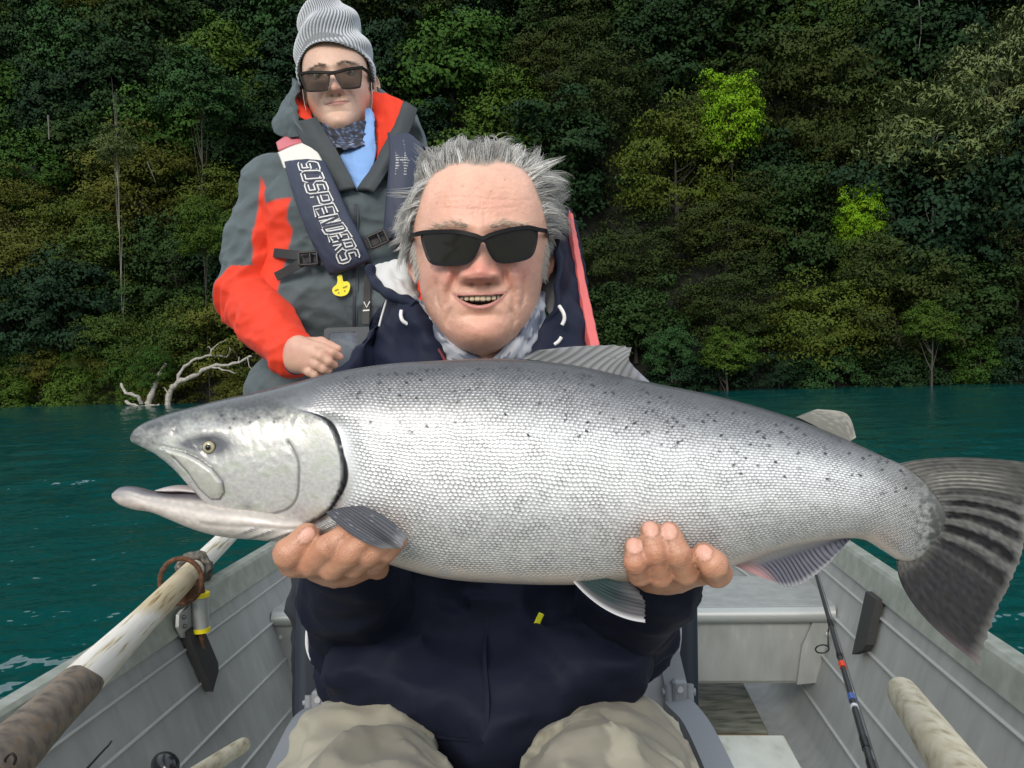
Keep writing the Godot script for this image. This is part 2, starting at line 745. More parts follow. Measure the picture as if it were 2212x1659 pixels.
func build_forest() -> void:
	var leafm := func(r: float, g: float, b: float, back := 0.25) -> StandardMaterial3D:
		var m := mat(L(r, g, b), 0.75, 0.0, true)
		m.backlight_enabled = true
		m.backlight = Color(back, back, back * 0.5)
		m.metallic_specular = 0.25
		return m
	var kinds := {
		"olive": {"m": [crown_mesh(11, 120, 200, 0.040, 0.5, 0.9, 0.0, 0.95), crown_mesh(12, 110, 200, 0.042, 0.5, 0.7, 0.0, 1.15), crown_mesh(17, 125, 190, 0.038, 0.5, 1.0, 0.1, 0.8)], "c": [leafm.call(0.0600, 0.0860, 0.0110), leafm.call(0.0450, 0.0760, 0.0130), leafm.call(0.0720, 0.0830, 0.0130)], "say": "olive fine-leaved tree"},
		"dark": {"m": [crown_mesh(21, 95, 190, 0.052, 0.65, 0.4, 0.0, 1.1), crown_mesh(22, 90, 190, 0.050, 0.65, 0.5, 0.0, 1.3)], "c": [leafm.call(0.0144, 0.0374, 0.0115), leafm.call(0.0115, 0.0317, 0.0137), leafm.call(0.0202, 0.0446, 0.0101)], "say": "dark green broad-leaved tree"},
		"mid": {"m": [crown_mesh(31, 95, 190, 0.052, 0.65, 0.5, 0.1, 1.0), crown_mesh(32, 100, 180, 0.050, 0.6, 0.3, 0.1, 1.2)], "c": [leafm.call(0.0331, 0.0792, 0.0115), leafm.call(0.0259, 0.0662, 0.0187), leafm.call(0.0461, 0.0864, 0.0101)], "say": "mid green bushy tree"},
		"pale": {"m": [crown_mesh(41, 85, 120, 0.085, 0.28, 0.2, 0.6, 1.1)], "c": [leafm.call(0.1080, 0.1440, 0.0504), leafm.call(0.1224, 0.1548, 0.0612)], "say": "pale grey-green long-leaved tree"},
		"lime": {"m": [crown_mesh(51, 90, 190, 0.055, 0.6, 0.5, 0.2, 1.35)], "c": [leafm.call(0.135, 0.26, 0.008, 0.35)], "say": "bright lime green tree"},
		"brown": {"m": [crown_mesh(61, 100, 200, 0.040, 0.5, 0.8, 0.0, 1.1)], "c": [leafm.call(0.0330, 0.0480, 0.0095), leafm.call(0.0260, 0.0420, 0.0090)], "say": "brownish olive tree"},
	}
	var trunks := [trunk_mesh(3), trunk_mesh(4), trunk_mesh(9)]
	var bark := mat(L(0.045, 0.04, 0.032), 0.9)
	var pale_bark := mat(L(0.20, 0.19, 0.165), 0.9)
	# trees that stand out: kind, place of the crown in the view (2212 across), depth behind the shoreline, crown radius, label
	var plant := func(kind: String, x: float, t: float, radius: float, lift: float, shade: int, label: String, group: String, nm := "tree") -> void:
		var k: Dictionary = kinds[kind]
		var z := shore_z(x) - t
		var ground := bank_y(t) - 0.15
		var o := Node3D.new()
		o.name = numbered(nm, self)
		add_child(o, true)
		o.position = Vector3(x, ground, z)
		o.rotation.y = rng.randf() * TAU
		tag(o, label, "shrub" if nm == "shrub" else "tree", group)
		var tr := MeshInstance3D.new()
		tr.name = "trunk"
		tr.mesh = trunks[rng.randi() % 3]
		tr.material_override = pale_bark if kind == "pale" else bark
		var slim := 0.8 if lift < 2.5 else 0.35
		tr.scale = Vector3(radius * slim, maxf(lift, 0.3) + radius * 0.35, radius * slim)
		o.add_child(tr)
		var cr := MeshInstance3D.new()
		cr.name = "crown"
		cr.mesh = k.m[rng.randi() % k.m.size()]
		cr.material_override = k.c[shade % k.c.size()]
		cr.scale = Vector3(radius, radius * (1.3 if kind == "lime" else rng.randf_range(0.85, 1.1)), radius)
		cr.position.y = lift + radius * 0.35
		o.add_child(cr)
	# from a place in the view and a distance to the bank's own measures
	var spot := func(px: float, py: float, d: float) -> Vector3:
		return P(px, py, d)
	var special := [
		["lime", 1578, 255, 34.2, 1.5, 0, "bright lime green tree standing out alone on the dark slope"],
		["lime", 1860, 470, 30.6, 0.95, 0, "small lime green sapling poking above a brown-olive crown"],
		["pale", 2010, 330, 31.0, 2.7, 0, "pale grey-green long-leaved tree with bare pale limbs on the right"],
		["pale", 2160, 190, 32.8, 2.4, 1, "pale silvery tree in the upper right corner, behind the long-leaved one"],
		["pale", 2195, 500, 29.6, 1.0, 0, "small pale-leaved bush at the right edge of the slope"],
		["olive", 1880, 580, 30.4, 1.6, 1, "brown-olive rounded tree right below the small lime sapling"],
		["mid", 440, 500, 31.6, 1.2, 2, "yellowish green bush behind the orange sleeve's elbow"],
		["pale", 250, 320, 34.4, 1.0, 0, "small silvery bush in the middle of the left slope"],
		["mid", 430, 200, 37.4, 2.3, 1, "blue-green leafy tree left of the knitted hat"],
		["mid", 330, 800, 30.9, 0.85, 0, "small bright green bush behind the bleached branches"],
		["mid", 1570, 760, 28.2, 1.1, 2, "low yellow-green bush on the waterline above the fish's back"],
		["mid", 1450, 760, 28.6, 1.0, 1, "low dark bush at the waterline beside the dorsal fin"],
		["mid", 2010, 700, 26.6, 0.95, 2, "small yellow-leaved bush hanging over the water on the right"],
	]
	for s in special:
		var p: Vector3 = spot.call(s[1], s[2], s[3])
		var t: float = shore_z(p.x) - p.z
		rng.seed = int(s[1]) * 7 + 3
		plant.call(s[0], p.x, t, s[4], p.y - bank_y(t) + 0.15 - s[4] * 0.35, s[5], s[6], "", "shrub" if s[4] < 1.2 else "tree")
	var ordinal := ["first", "second", "third", "fourth", "fifth", "sixth", "seventh", "eighth", "ninth", "tenth", "eleventh", "twelfth", "thirteenth", "fourteenth", "fifteenth", "sixteenth", "seventeenth", "eighteenth", "nineteenth", "twentieth"]
	var rows := [[0.9, 1.9, 15, "waterline row"], [3.2, 2.3, 13, "second row above the water"], [6.2, 2.5, 13, "third row up the slope"], [9.6, 2.7, 13, "fourth row up the slope"], [13.4, 2.9, 13, "fifth row up the slope"], [17.6, 3.1, 14, "sixth row up the slope"], [22.0, 3.4, 14, "topmost visible row"]]
	for r in rows.size():
		var row: Array = rows[r]
		var count: int = row[2]
		var widths: float = 30.5 + row[0]
		for i in count:
			rng.seed = 1000 * (r + 1) + i * 17 + 5
			var x: float = lerpf(-0.64, 0.62, (i + 0.5 * (r % 2) + rng.randf_range(-0.25, 0.25)) / (count - 0.5)) * widths
			var u: float = x / widths
			var pick := rng.randf()
			var kind := "dark"
			if u < -0.18:   # the left of the slope: olive below, greens above
				kind = "olive" if (r < 3 and pick < 0.8) or pick < 0.25 else ("mid" if pick < 0.7 else "dark")
			elif u < 0.1:
				kind = "dark" if pick < 0.55 else ("brown" if pick < 0.85 else "mid")
			else:
				kind = "brown" if pick < 0.4 else ("olive" if pick < 0.55 else "dark")
			var label := "%s in the %s, %s from the left" % [kinds[kind].say, row[3], ordinal[i]]
			plant.call(kind, x, row[0] + rng.randf_range(-0.5, 0.9), row[1] * rng.randf_range(1.0, 1.5), rng.randf_range(0.1, 1.0) + (0.0 if r == 0 else 0.3), rng.randi() % 3, label, "trees on the forested bank")
	# the wood goes on along the bank to both sides and up the hill
	rng.seed = 3131
	var spots := []
	for i in 430:
		var x := rng.randf_range(-72.0, 72.0)
		var t := rng.randf_range(0.4, 55.0)
		if absf(x) < 0.63 * (30.0 + t) and t < 25.0:
			continue
		spots.append(Vector3(x, bank_y(t) + 1.0, shore_z(x) - t))
	var mm := MultiMesh.new()
	mm.transform_format = MultiMesh.TRANSFORM_3D
	mm.mesh = kinds.mid.m[0]
	mm.instance_count = spots.size()
	for i in spots.size():
		var r := rng.randf_range(2.6, 4.0)
		mm.set_instance_transform(i, Transform3D(Basis(Vector3.UP, rng.randf() * TAU).scaled(Vector3(r, r * 0.95, r)), spots[i]))
	var wood_rest := MultiMeshInstance3D.new()
	wood_rest.name = "far_wood"
	wood_rest.multimesh = mm
	wood_rest.material_override = kinds.dark.c[2]
	add_child(wood_rest)
	tag(wood_rest, "dark green wood covering the rest of the slope", "wood", "", "stuff")
	# low shrubs along the water's edge
	for i in 20:
		rng.seed = 400 + i * 31
		var x := lerpf(-20.0, 17.5, (i + rng.randf_range(0.1, 0.9)) / 20.0)
		plant.call("mid" if rng.randf() < 0.4 else ("olive" if x < -4.0 else "dark"), x, rng.randf_range(-0.2, 0.4), rng.randf_range(1.0, 1.5), rng.randf_range(-0.25, 0.1), rng.randi() % 3, "low shrub hanging over the shoreline, %s along the bank from the left" % ordinal[i], "shrubs along the water's edge", "shrub")
	for i in 9:
		rng.seed = 700 + i * 13
		plant.call("olive" if i % 3 else "mid", -20.0 + i * 0.9 + rng.randf_range(-0.2, 0.2), 1.0 + rng.randf_range(0.0, 0.6), rng.randf_range(1.2, 1.6), 0.0, i, "leafy shrub behind the left waterline, %s along the bank from the left" % ordinal[i], "shrubs along the water's edge", "shrub")
	# ---- bleached dead wood on the left bank
	var stem_m := mat(L(0.11, 0.105, 0.09), 0.9)
	var white := mat(Color.WHITE, 0.85)
	white.albedo_texture = noise_tex(0.05, 4, 128, FastNoiseLite.TYPE_SIMPLEX, grad([[0.0, L(0.12, 0.11, 0.09)], [0.45, L(0.27, 0.255, 0.225)], [1.0, L(0.44, 0.42, 0.385)]]), 2)
	white.uv1_triplanar = true
	white.uv1_scale = Vector3.ONE * 1.5
	var d := 30.6
	var limb := func(mb: MB, pts: Array, r0: float, r1: float) -> void:
		var w := []
		for q in pts:
			w.append(P(q.x, q.y, d + (q.z if q is Vector3 else 0.0)))
		w = spline(w, 4)
		var rad := []
		for i in w.size():
			rad.append(0.68 * lerpf(r0, r1, float(i) / (w.size() - 1)) * (1.0 + 0.18 * sin(i * 2.3)))
			w[i] += Vector3(sin(i * 3.1), cos(i * 2.2), 0) * 0.025
		mb.tube(w, rad, 7)
	var wood := thing("dead_tree", "bleached dead tree with forked bare branches leaning over the water", "dead tree", P(365, 870, d))
	var mb := MB.new()
	limb.call(mb, [Vector3(362, 884, 0), Vector3(366, 850, 0), Vector3(385, 826, -0.1), Vector3(420, 812, -0.2), Vector3(455, 792, -0.4), Vector3(505, 786, -0.5), Vector3(545, 768, -0.6)], 0.17, 0.05)
	part(wood, "trunk", mb, white)
	for b in [[[Vector3(385, 826, 0), Vector3(388, 806, 0), Vector3(415, 780, 0.2), Vector3(455, 768, 0.3), Vector3(490, 770, 0.2), Vector3(497, 752, 0.2)], 0.10, 0.03], [[Vector3(455, 768, 0.3), Vector3(460, 752, 0.3), Vector3(488, 733, 0.4)], 0.06, 0.02], [[Vector3(462, 756, 0.3), Vector3(448, 749, 0.3)], 0.035, 0.015],
			[[Vector3(455, 792, -0.4), Vector3(480, 798, -0.6), Vector3(510, 806, -0.7)], 0.055, 0.02], [[Vector3(515, 782, -0.5), Vector3(517, 770, -0.5)], 0.04, 0.015], [[Vector3(535, 772, -0.6), Vector3(538, 790, -0.6), Vector3(545, 800, -0.6)], 0.03, 0.012], [[Vector3(366, 850, 0), Vector3(352, 836, 0.1)], 0.06, 0.02]]:
		mb = MB.new()
		limb.call(mb, b[0], b[1], b[2])
		part(wood, "branch", mb, white)
	mb = MB.new()
	limb.call(mb, [Vector3(318, 876, 0), Vector3(328, 850, 0), Vector3(340, 818, 0.1), Vector3(358, 785, 0.2)], 0.17, 0.09)
	single("dead_stump", mb, white, "slanting grey broken trunk beside the bleached dead tree", "dead wood", P(318, 876, d))
	mb = MB.new()
	limb.call(mb, [Vector3(262, 830, 0.2), Vector3(272, 848, 0), Vector3(296, 856, -0.1), Vector3(306, 872, 0)], 0.07, 0.10)
	single("fallen_branch", mb, white, "thin curved fallen branch left of the broken trunk", "dead wood", P(262, 830, d))
	mb = MB.new()
	limb.call(mb, [Vector3(272, 868, -0.3), Vector3(300, 878, -0.5), Vector3(345, 874, -0.3)], 0.08, 0.05)
	single("driftwood", mb, white, "pale driftwood log lying on the waterline under the broken trunk", "dead wood", P(300, 876, d))
	# thin bare stems between the crowns
	for s in [[[Vector3(104, 250, 6), Vector3(106, 300, 6)], 0.10, 0.07, "short pale bare stem among the olive crowns at far left"], [[Vector3(318, 350, 3.0), Vector3(330, 378, 3.0), Vector3(336, 395, 3.0)], 0.05, 0.02, "small white bare twig above the olive bushes"],
			[[Vector3(1985, 0, 4), Vector3(1990, 60, 4), Vector3(1984, 110, 4)], 0.06, 0.04, "thin upright bare stem at the top right of the slope"]]:
		mb = MB.new()
		limb.call(mb, s[0], s[1] * 0.5, s[2] * 0.5)
		single("bare_stem", mb, stem_m, s[3], "dead wood", P(s[0][0].x, s[0][0].y, d + s[0][0].z))


# a place in the boat: l to its right, y over the water, s towards the bow
func B(l: float, y: float, s: float) -> Vector3:
	return Vector3(-0.10 + l * cos(0.075) + s * sin(0.075), y, l * sin(0.075) - s * cos(0.075))


func half_width(y: float, s: float) -> float:
	var w := lerpf(0.655, 0.775, (y - 0.10) / 0.40)
	if y < 0.10:
		w = lerpf(0.45, 0.655, clampf((y + 0.12) / 0.22, 0.0, 1.0))
	if s > 2.7:
		var t := (s - 2.7) / 1.75
		w *= sqrt(maxf(0.0, 1.0 - t * t))
	return w


func build_boat() -> void:
	var alu_tex := noise_tex(0.012, 5, 512, FastNoiseLite.TYPE_SIMPLEX, grad([[0.0, L(0.275, 0.288, 0.278)], [0.5, L(0.325, 0.338, 0.328)], [0.8, L(0.345, 0.357, 0.345)], [1.0, L(0.41, 0.42, 0.41)]]), 4)
	var alu := mat(Color.WHITE, 0.5, 0.35)
	alu.albedo_texture = alu_tex
	bumpy(alu, noise_tex(0.08, 4, 256, FastNoiseLite.TYPE_SIMPLEX, null, 6), 0.03, 2.5)
	alu.uv1_scale = Vector3(2.6, 0.8, 2.6)
	var rim := mat(Color.WHITE, 0.42, 0.4)
	rim.albedo_texture = noise_tex(0.03, 4, 256, FastNoiseLite.TYPE_SIMPLEX, grad([[0.0, L(0.24, 0.265, 0.225)], [0.6, L(0.33, 0.355, 0.315)], [1.0, L(0.42, 0.435, 0.41)]]), 9)
	rim.uv1_triplanar = true
	rim.uv1_scale = Vector3.ONE * 2.0
	var bright := mat(L(0.36, 0.38, 0.37), 0.4, 0.4)
	var alu_rib := mat(L(0.345, 0.36, 0.345), 0.5, 0.3)
	var boat := thing("rowing_boat", "open grey aluminium rowing boat with ribbed sides carrying both people", "boat", B(0, 0, 1.5))
	# ---- hull: inside and outside skins
	var stations := []
	var s := -0.75
	while s < 4.44:
		stations.append(s)
		s += 0.12 if s < 2.7 else 0.08
	stations.append(4.449)
	var mb := MB.new()
	for skin in 2:
		var prof := []      # (side, y) from one gunwale round to the other
		var ys := [0.535, 0.50, 0.45, 0.40, 0.35, 0.285, 0.22, 0.165, 0.10, 0.06, 0.0, -0.06, -0.12]
		for y in ys:
			prof.append([-1.0, y])
		for i in range(ys.size() - 1, -1, -1):
			prof.append([1.0, ys[i]])
		var first := mb.v.size()
		for q in stations:
			for p in prof:
				var y: float = p[1]
				var w := half_width(y, q)
				if skin == 0:
					y = maxf(y, 0.055)
					w = half_width(y, q) * (1.0 if p[1] >= 0.055 else clampf((p[1] + 0.12) / 0.18, 0.0, 1.0))
					w -= 0.0
				else:
					w += 0.006
					y -= 0.006
				mb.add(B(p[0] * w, y, q))
		if skin == 0:
			mb.net(first, stations.size(), prof.size())
		else:
			var n := prof.size()
			for r in stations.size() - 1:
				for q in n - 1:
					mb.quad(first + (r + 1) * n + q, first + (r + 1) * n + q + 1, first + r * n + q + 1, first + r * n + q)
	part(boat, "hull", mb, alu)
	mb = MB.new()   # transom behind the photographer
	mb.box(Transform3D(Basis(Vector3.UP, -0.075), B(0, 0.21, -0.76)), Vector3(1.5, 0.66, 0.03), 0.004)
	part(boat, "transom", mb, alu)
	# ---- gunwales: a box section along each side, with the rolled top edge
	for side in [-1.0, 1.0]:
		var pts := []
		var top := []
		for q in stations:
			var w := half_width(0.52, q) - 0.004
			if q > 4.4:
				w = 0.03
			pts.append(B(side * (w + 0.004), 0.516, q))
			top.append(B(side * (w + 0.018), 0.548, q))
		mb = MB.new()
		var inner := []
		var outer := []
		for i in pts.size():
			var q: float = stations[i]
			var w: float = half_width(0.5, q) if q < 4.4 else -0.004
			inner.append([B(side * (w - 0.012), 0.492, q), B(side * (w + 0.0), 0.545, q), B(side * (w + 0.006), 0.552, q), B(side * (w + 0.034), 0.552, q), B(side * (w + 0.038), 0.535, q), B(side * (w + 0.012), 0.492, q)])
		for i in pts.size() - 1:
			for k in 6:
				var k2 := (k + 1) % 6
				var f := [inner[i][k], inner[i][k2], inner[i + 1][k2], inner[i + 1][k]]
				if side > 0:
					f.reverse()
				mb.face(f)
		part(boat, "gunwale", mb, rim)
		for y in [0.455, 0.375, 0.275, 0.165]:
			var line := []
			for q in stations:
				if q < 4.2:
					line.append(B(side * (half_width(y, q) - 0.001), y, q))
			mb = MB.new()
			mb.tube(line, 0.0055, 8, Color.WHITE, true, 0.6)
			part(boat, "pressed_rib", mb, alu_rib)
	mb = MB.new()   # the stem where both sides meet
	mb.tube([B(0, -0.1, 4.40), B(0, 0.30, 4.44), B(0, 0.565, 4.47)], [0.03, 0.035, 0.04], 12)
	part(boat, "stem", mb, rim)
	# ---- thwart behind the standing person: top plate with a rolled lip, face, end brackets
	var t := Basis(Vector3.UP, -0.075)
	mb = MB.new()
	var lip := [[0.0, 0.40], [-0.316, 0.40], [-0.333, 0.395], [-0.342, 0.383], [-0.342, 0.37], [-0.336, 0.36], [-0.326, 0.36], [-0.322, 0.205], [-0.318, 0.197], [-0.30, 0.195]]
	var first := mb.v.size()
	for q in lip:
		for i in 25:
			var u := 2.0 * i / 24 - 1.0
			mb.add(B(0.745 * u, q[1], 2.66 + q[0]))
	for r in lip.size() - 1:
		for i in 24:
			var a := first + r * 25 + i
			mb.face([mb.v[a], mb.v[a + 1], mb.v[a + 26], mb.v[a + 25]])
	part(boat, "thwart", mb, alu)
	mb = MB.new()
	var edge := []
	for i in 21:
		edge.append(B(lerpf(-0.738, 0.738, i / 20.0), 0.381, 2.66 - 0.333))
	mb.tube(edge, 0.021, 10)
	part(boat, "thwart_lip", mb, bright)
	for side in [-1.0, 1.0]:
		mb = MB.new()
		var pl := []
		for q in [[0.742, 0.397], [0.742, 0.30], [0.70, 0.245], [0.70, 0.205], [0.64, 0.20], [0.655, 0.30], [0.70, 0.397]]:
			pl.append([B(side * q[0], q[1], 2.332), B(side * q[0], q[1], 2.323)])
		for k in 2:
			var f := []
			for p in pl:
				f.append(p[k])
			if (side > 0) == (k == 0):
				f.reverse()
			mb.face(f)
		for i in pl.size():
			var j := (i + 1) % pl.size()
			mb.face([pl[i][0], pl[i][1], pl[j][1], pl[j][0]])
		part(boat, "thwart_bracket", mb, alu)
		for y in [0.33, 0.24]:
			mb = MB.new()
			mb.ball(B(side * 0.72, y, 2.322), Vector3(0.008, 0.008, 0.004), Color.WHITE, 6, 10)
			part(boat, "rivet", mb, bright)
	# ---- floor
	var panel := mat(Color.WHITE, 0.6)
	panel.albedo_texture = noise_tex(0.02, 5, 512, FastNoiseLite.TYPE_SIMPLEX, grad([[0.0, L(0.36, 0.36, 0.29)], [0.35, L(0.52, 0.54, 0.48)], [1.0, L(0.62, 0.64, 0.58)]]), 12)
	panel.uv1_triplanar = true
	panel.uv1_scale = Vector3(1.2, 1.2, 0.5)
	mb = MB.new()
	mb.box(Transform3D(t, B(0.0, 0.108, 0.86)), Vector3(1.16, 0.018, 2.7), 0.004)
	part(boat, "floor_board", mb, panel, "off-white painted floor board in front of the thwart")
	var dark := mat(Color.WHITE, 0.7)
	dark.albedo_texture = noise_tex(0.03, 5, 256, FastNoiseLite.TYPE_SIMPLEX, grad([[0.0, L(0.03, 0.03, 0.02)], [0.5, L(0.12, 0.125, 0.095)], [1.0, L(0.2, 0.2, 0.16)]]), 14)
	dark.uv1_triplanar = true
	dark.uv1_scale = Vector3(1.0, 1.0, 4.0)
	mb = MB.new()
	mb.box(Transform3D(t, B(0.0, 0.10, 2.62)), Vector3(1.1, 0.016, 0.74), 0.003)
	part(boat, "floor_board", mb, dark, "dark stained floor board under the thwart")
	mb = MB.new()
	mb.box(Transform3D(t, B(0.0, 0.094, 2.238)), Vector3(1.1, 0.02, 0.02), 0.003)
	part(boat, "floor_batten", mb, mat(L(0.16, 0.10, 0.045), 0.8))
	# ---- black rubber pads and oarlock plates on the gunwales
	var rubber := mat(L(0.018, 0.019, 0.019), 0.75)
	bumpy(rubber, noise_tex(0.1, 3, 128), 0.04, 4.0)
	# left oarlock
	var lock := P(400, 1262, 1.86)
	var yellow := mat(L(0.75, 0.62, 0.01), 0.45)
	var rust := mat(Color.WHITE, 0.85, 0.2)
	rust.albedo_texture = noise_tex(0.06, 4, 128, FastNoiseLite.TYPE_SIMPLEX, grad([[0.0, L(0.045, 0.022, 0.014)], [0.6, L(0.11, 0.05, 0.025)], [1.0, L(0.24, 0.10, 0.03)]]), 3)
	rust.uv1_triplanar = true
	rust.uv1_scale = Vector3.ONE * 8.0
	for side in [-1.0, 1.0]:
		var sl := 1.88 if side < 0 else 2.06
		var pad := MB.new()
		var o := B(side * (half_width(0.42, sl) - 0.016), 0.0, sl)
		var a := [[-0.047, 0.497], [0.025, 0.497], [0.040, 0.40], [0.030, 0.385], [-0.022, 0.358]]
		var tilt := -0.012 if side < 0 else 0.004
		var fr := []
		var bk := []
		for q in a:
			fr.append(B(side * (half_width(q[1], sl) - 0.024), q[1], sl + q[0] * side * -1.0))
			bk.append(B(side * (half_width(q[1], sl) - 0.006), q[1], sl + q[0] * side * -1.0))
		pad.face(fr)
		bk.reverse()
		pad.face(bk)
		bk.reverse()
		for i in fr.size():
			var j := (i + 1) % fr.size()
			pad.face([fr[i], bk[i], bk[j], fr[j]])
		part(boat, "rubber_pad", pad, rubber)
	# ---- oarlock: plate, socket, bushings, ring
	var ol := thing("oarlock", "rusty ring oarlock in a bolted alloy socket with yellow bushings", "oarlock", lock)
	var w0 := half_width(0.5, 1.88)
	var base := B(-w0 + 0.018, 0.0, 1.88)
	var axis := Vector3(0.02, 1.0, 0.0).normalized()
	var low := B(-w0 - 0.004, 0.47, 1.88) + B(0.03, 0, 0) - B(0, 0, 0)
	mb = MB.new()
	var plate := [[-0.075, 0.515], [-0.055, 0.487], [-0.03, 0.478], [0.03, 0.478], [0.055, 0.50], [0.05, 0.56], [0.035, 0.567], [0.012, 0.55], [-0.02, 0.545], [-0.05, 0.545], [-0.07, 0.54]]
	var pf := []
	var pb := []
	for q in plate:
		pf.append(B(-w0 + 0.020, q[1], 1.88 + q[0]))
		pb.append(B(-w0 + 0.013, q[1], 1.88 + q[0]))
	mb.face(pb)
	pf.reverse()
	mb.face(pf)
	pf.reverse()
	for i in pf.size():
		var j := (i + 1) % pf.size()
		mb.face([pf[i], pf[j], pb[j], pb[i]])
	part(ol, "socket_plate", mb, bright)
	mb = MB.new()
	var sa := B(-w0 + 0.034, 0.488, 1.88)
	mb.tube([sa, sa + axis * 0.075], 0.018, 14)
	part(ol, "socket", mb, bright)
	for y in [0.0, 0.077]:
		mb = MB.new()
		mb.tube([sa + axis * (y - 0.005), sa + axis * (y + 0.004)], 0.021, 14)
		part(ol, "bushing", mb, yellow)
	for q in [[-0.05, 0.51], [0.04, 0.545], [-0.052, 0.53], [0.042, 0.51]]:
		mb = MB.new()
		mb.ball(B(-w0 + 0.022, q[1], 1.88 + q[0]), Vector3.ONE * 0.005, Color.WHITE, 6, 8)
		part(ol, "bolt", mb, mat(L(0.1, 0.1, 0.1), 0.5, 0.5))
	mb = MB.new()
	mb.tube([sa - axis * 0.045, sa + axis * 0.02], 0.008, 10)
	part(ol, "pin", mb, rust)
	mb = MB.new()
	mb.tube([sa + axis * 0.075, sa + axis * 0.11], [0.012, 0.008], 10)
	part(ol, "pin_head", mb, rust)
	# the oar runs from the blade on the near gunwale, through the ring, to the grip behind the fish
	var oa := P(30, 1618, 1.02)
	var ob := P(404, 1246, 1.95)
	var od := (ob - oa).normalized()
	var rc := ob - od * 0.06
	var ring := []
	var u := od.cross(Vector3.UP).normalized()
	var vv := u.cross(od).normalized()
	for i in 25:
		var an := lerpf(-PI * 0.5, PI * 1.5, i / 24.0)
		ring.append(rc + u * cos(an) * 0.043 + vv * (sin(an) * 0.048 + 0.004))
	mb = MB.new()
	mb.tube(ring, 0.0055, 9)
	mb.tube([rc - vv * 0.044, sa + axis * 0.105], 0.008, 9)
	part(ol, "ring", mb, rust)
	# ---- left oar
	var oar := thing("oar", "weathered white wooden oar through the rusty oarlock, brown blade towards the camera", "oar", oa)
	var wood_tex := noise_tex(0.02, 5, 512, FastNoiseLite.TYPE_SIMPLEX, grad([[0.0, L(0.20, 0.15, 0.07)], [0.20, L(0.42, 0.36, 0.22)], [0.32, L(0.62, 0.59, 0.50)], [0.6, L(0.68, 0.66, 0.61)], [0.9, L(0.60, 0.57, 0.49)], [1.0, L(0.40, 0.34, 0.22)]]), 21)
	var paint := mat(Color.WHITE, 0.65, 0.0, true)
	paint.albedo_texture = wood_tex
	paint.uv1_scale = Vector3(1.0, 0.45, 1)
	paint.heightmap_enabled = true
	paint.heightmap_texture = wood_tex
	paint.heightmap_scale = 0.12
	mb = MB.new()
	var sp := []
	var rr := []
	var far := P(660, 1000, 2.75)
	var n := 60
	for i in n:
		var k := float(i) / (n - 1)
		sp.append(oa + od * lerpf(0.19, (far - oa).length(), k))
		rr.append(lerpf(0.0285, 0.0245, sstep(0.0, 0.25, k)))
	mb.tube(sp, rr, 20)
	for i in mb.v.size():
		var along := od.dot(mb.v[i] - oa)
		var ang := mb.uv[i].x * TAU
		var tan_zone := sstep(0.52, 0.62, along + 0.05 * sin(ang * 2.0 + along * 9.0)) * (1.0 - sstep(0.98, 1.02, along))
		mb.c[i] = Color.WHITE.lerp(Color(0.66, 0.53, 0.30), tan_zone * 0.75)
		if along > 1.10:
			mb.c[i] = Color(1.05, 1.08, 1.12)
	part(oar, "shaft", mb, paint)
	# blade: brown, flattened, widening towards the photographer
	mb = MB.new()
	var side_b := od.cross((cam_t.origin - oa).normalized()).normalized()
	var upb := side_b.cross(od).normalized()
	var bl := []
	for i in 26:
		var k := i / 25.0
		var at := oa + od * lerpf(0.215, -0.55, k)
		var wide := lerpf(0.0295, 0.047, sstep(0.08, 0.8, k))
		var thick := lerpf(0.0295, 0.010, sstep(0.08, 0.6, k))
		for j in 20:
			var an := TAU * j / 20
			var jag := 0.014 * sin(TAU * j / 20 + 1.0) + 0.008 * sin(TAU * j / 20 * 3.0) if i == 0 else 0.0
			mb.add(at + side_b * cos(an) * wide + upb * sin(an) * thick + od * jag * 1.2, Color.WHITE, Vector2(j / 20.0, k))
	mb.net(0, 26, 20, true)
	var bw := mat(Color.WHITE, 0.7)
	bw.albedo_texture = noise_tex(0.03, 5, 256, FastNoiseLite.TYPE_SIMPLEX, grad([[0.0, L(0.045, 0.036, 0.027)], [0.4, L(0.115, 0.095, 0.072)], [0.7, L(0.17, 0.145, 0.115)], [1.0, L(0.19, 0.10, 0.03)]]), 5)
	bw.uv1_triplanar = true
	bw.uv1_scale = Vector3.ONE * 4.0
	part(oar, "blade", mb, bw, "bare brown wood of the oar's blade end")
	# leather collar
	mb = MB.new()
	var col := oa + od * ((ob - oa).length() + 0.085)
	for k in 3:
		var c2 := []
		for i in 25:
			var an := TAU * i / 24
			var wob := 0.031 + 0.0035 * sin(an * 3.0 + k * 2.0) + 0.002 * sin(an * 7.0)
			c2.append(col + od * (k - 1.0) * 0.012 + u * cos(an) * wob + vv * sin(an) * wob + od * 0.003 * sin(an * 2.0 + k))
		mb.tube(c2, [0.0075] if false else 0.0078, 7)
	var leather := mat(Color.WHITE, 0.85)
	leather.albedo_texture = noise_tex(0.08, 4, 128, FastNoiseLite.TYPE_SIMPLEX, grad([[0.0, L(0.03, 0.027, 0.024)], [0.6, L(0.11, 0.10, 0.085)], [1.0, L(0.3, 0.27, 0.22)]]), 7)
	leather.uv1_triplanar = true
	leather.uv1_scale = Vector3.ONE * 7.0
	part(oar, "collar", mb, leather, "frayed dark leather collar wound round the shaft")
	# bent wire on the blade
	mb = MB.new()
	var hook := []
	for q in spline([Vector2(10, 1659), Vector2(12, 1640), Vector2(25, 1628), Vector2(34, 1638), Vector2(30, 1652)], 5):
		hook.append(P(q.x, q.y, 0.96))
	mb.tube(hook, 0.0015, 6)
	single("wire_hook", mb, mat(L(0.012, 0.012, 0.012), 0.5, 0.4), "small bent black wire hook on the brown oar blade", "hook", hook[0])
	# ---- right oar: only its rounded end shows
	var lm := mat(Color.WHITE, 0.65)
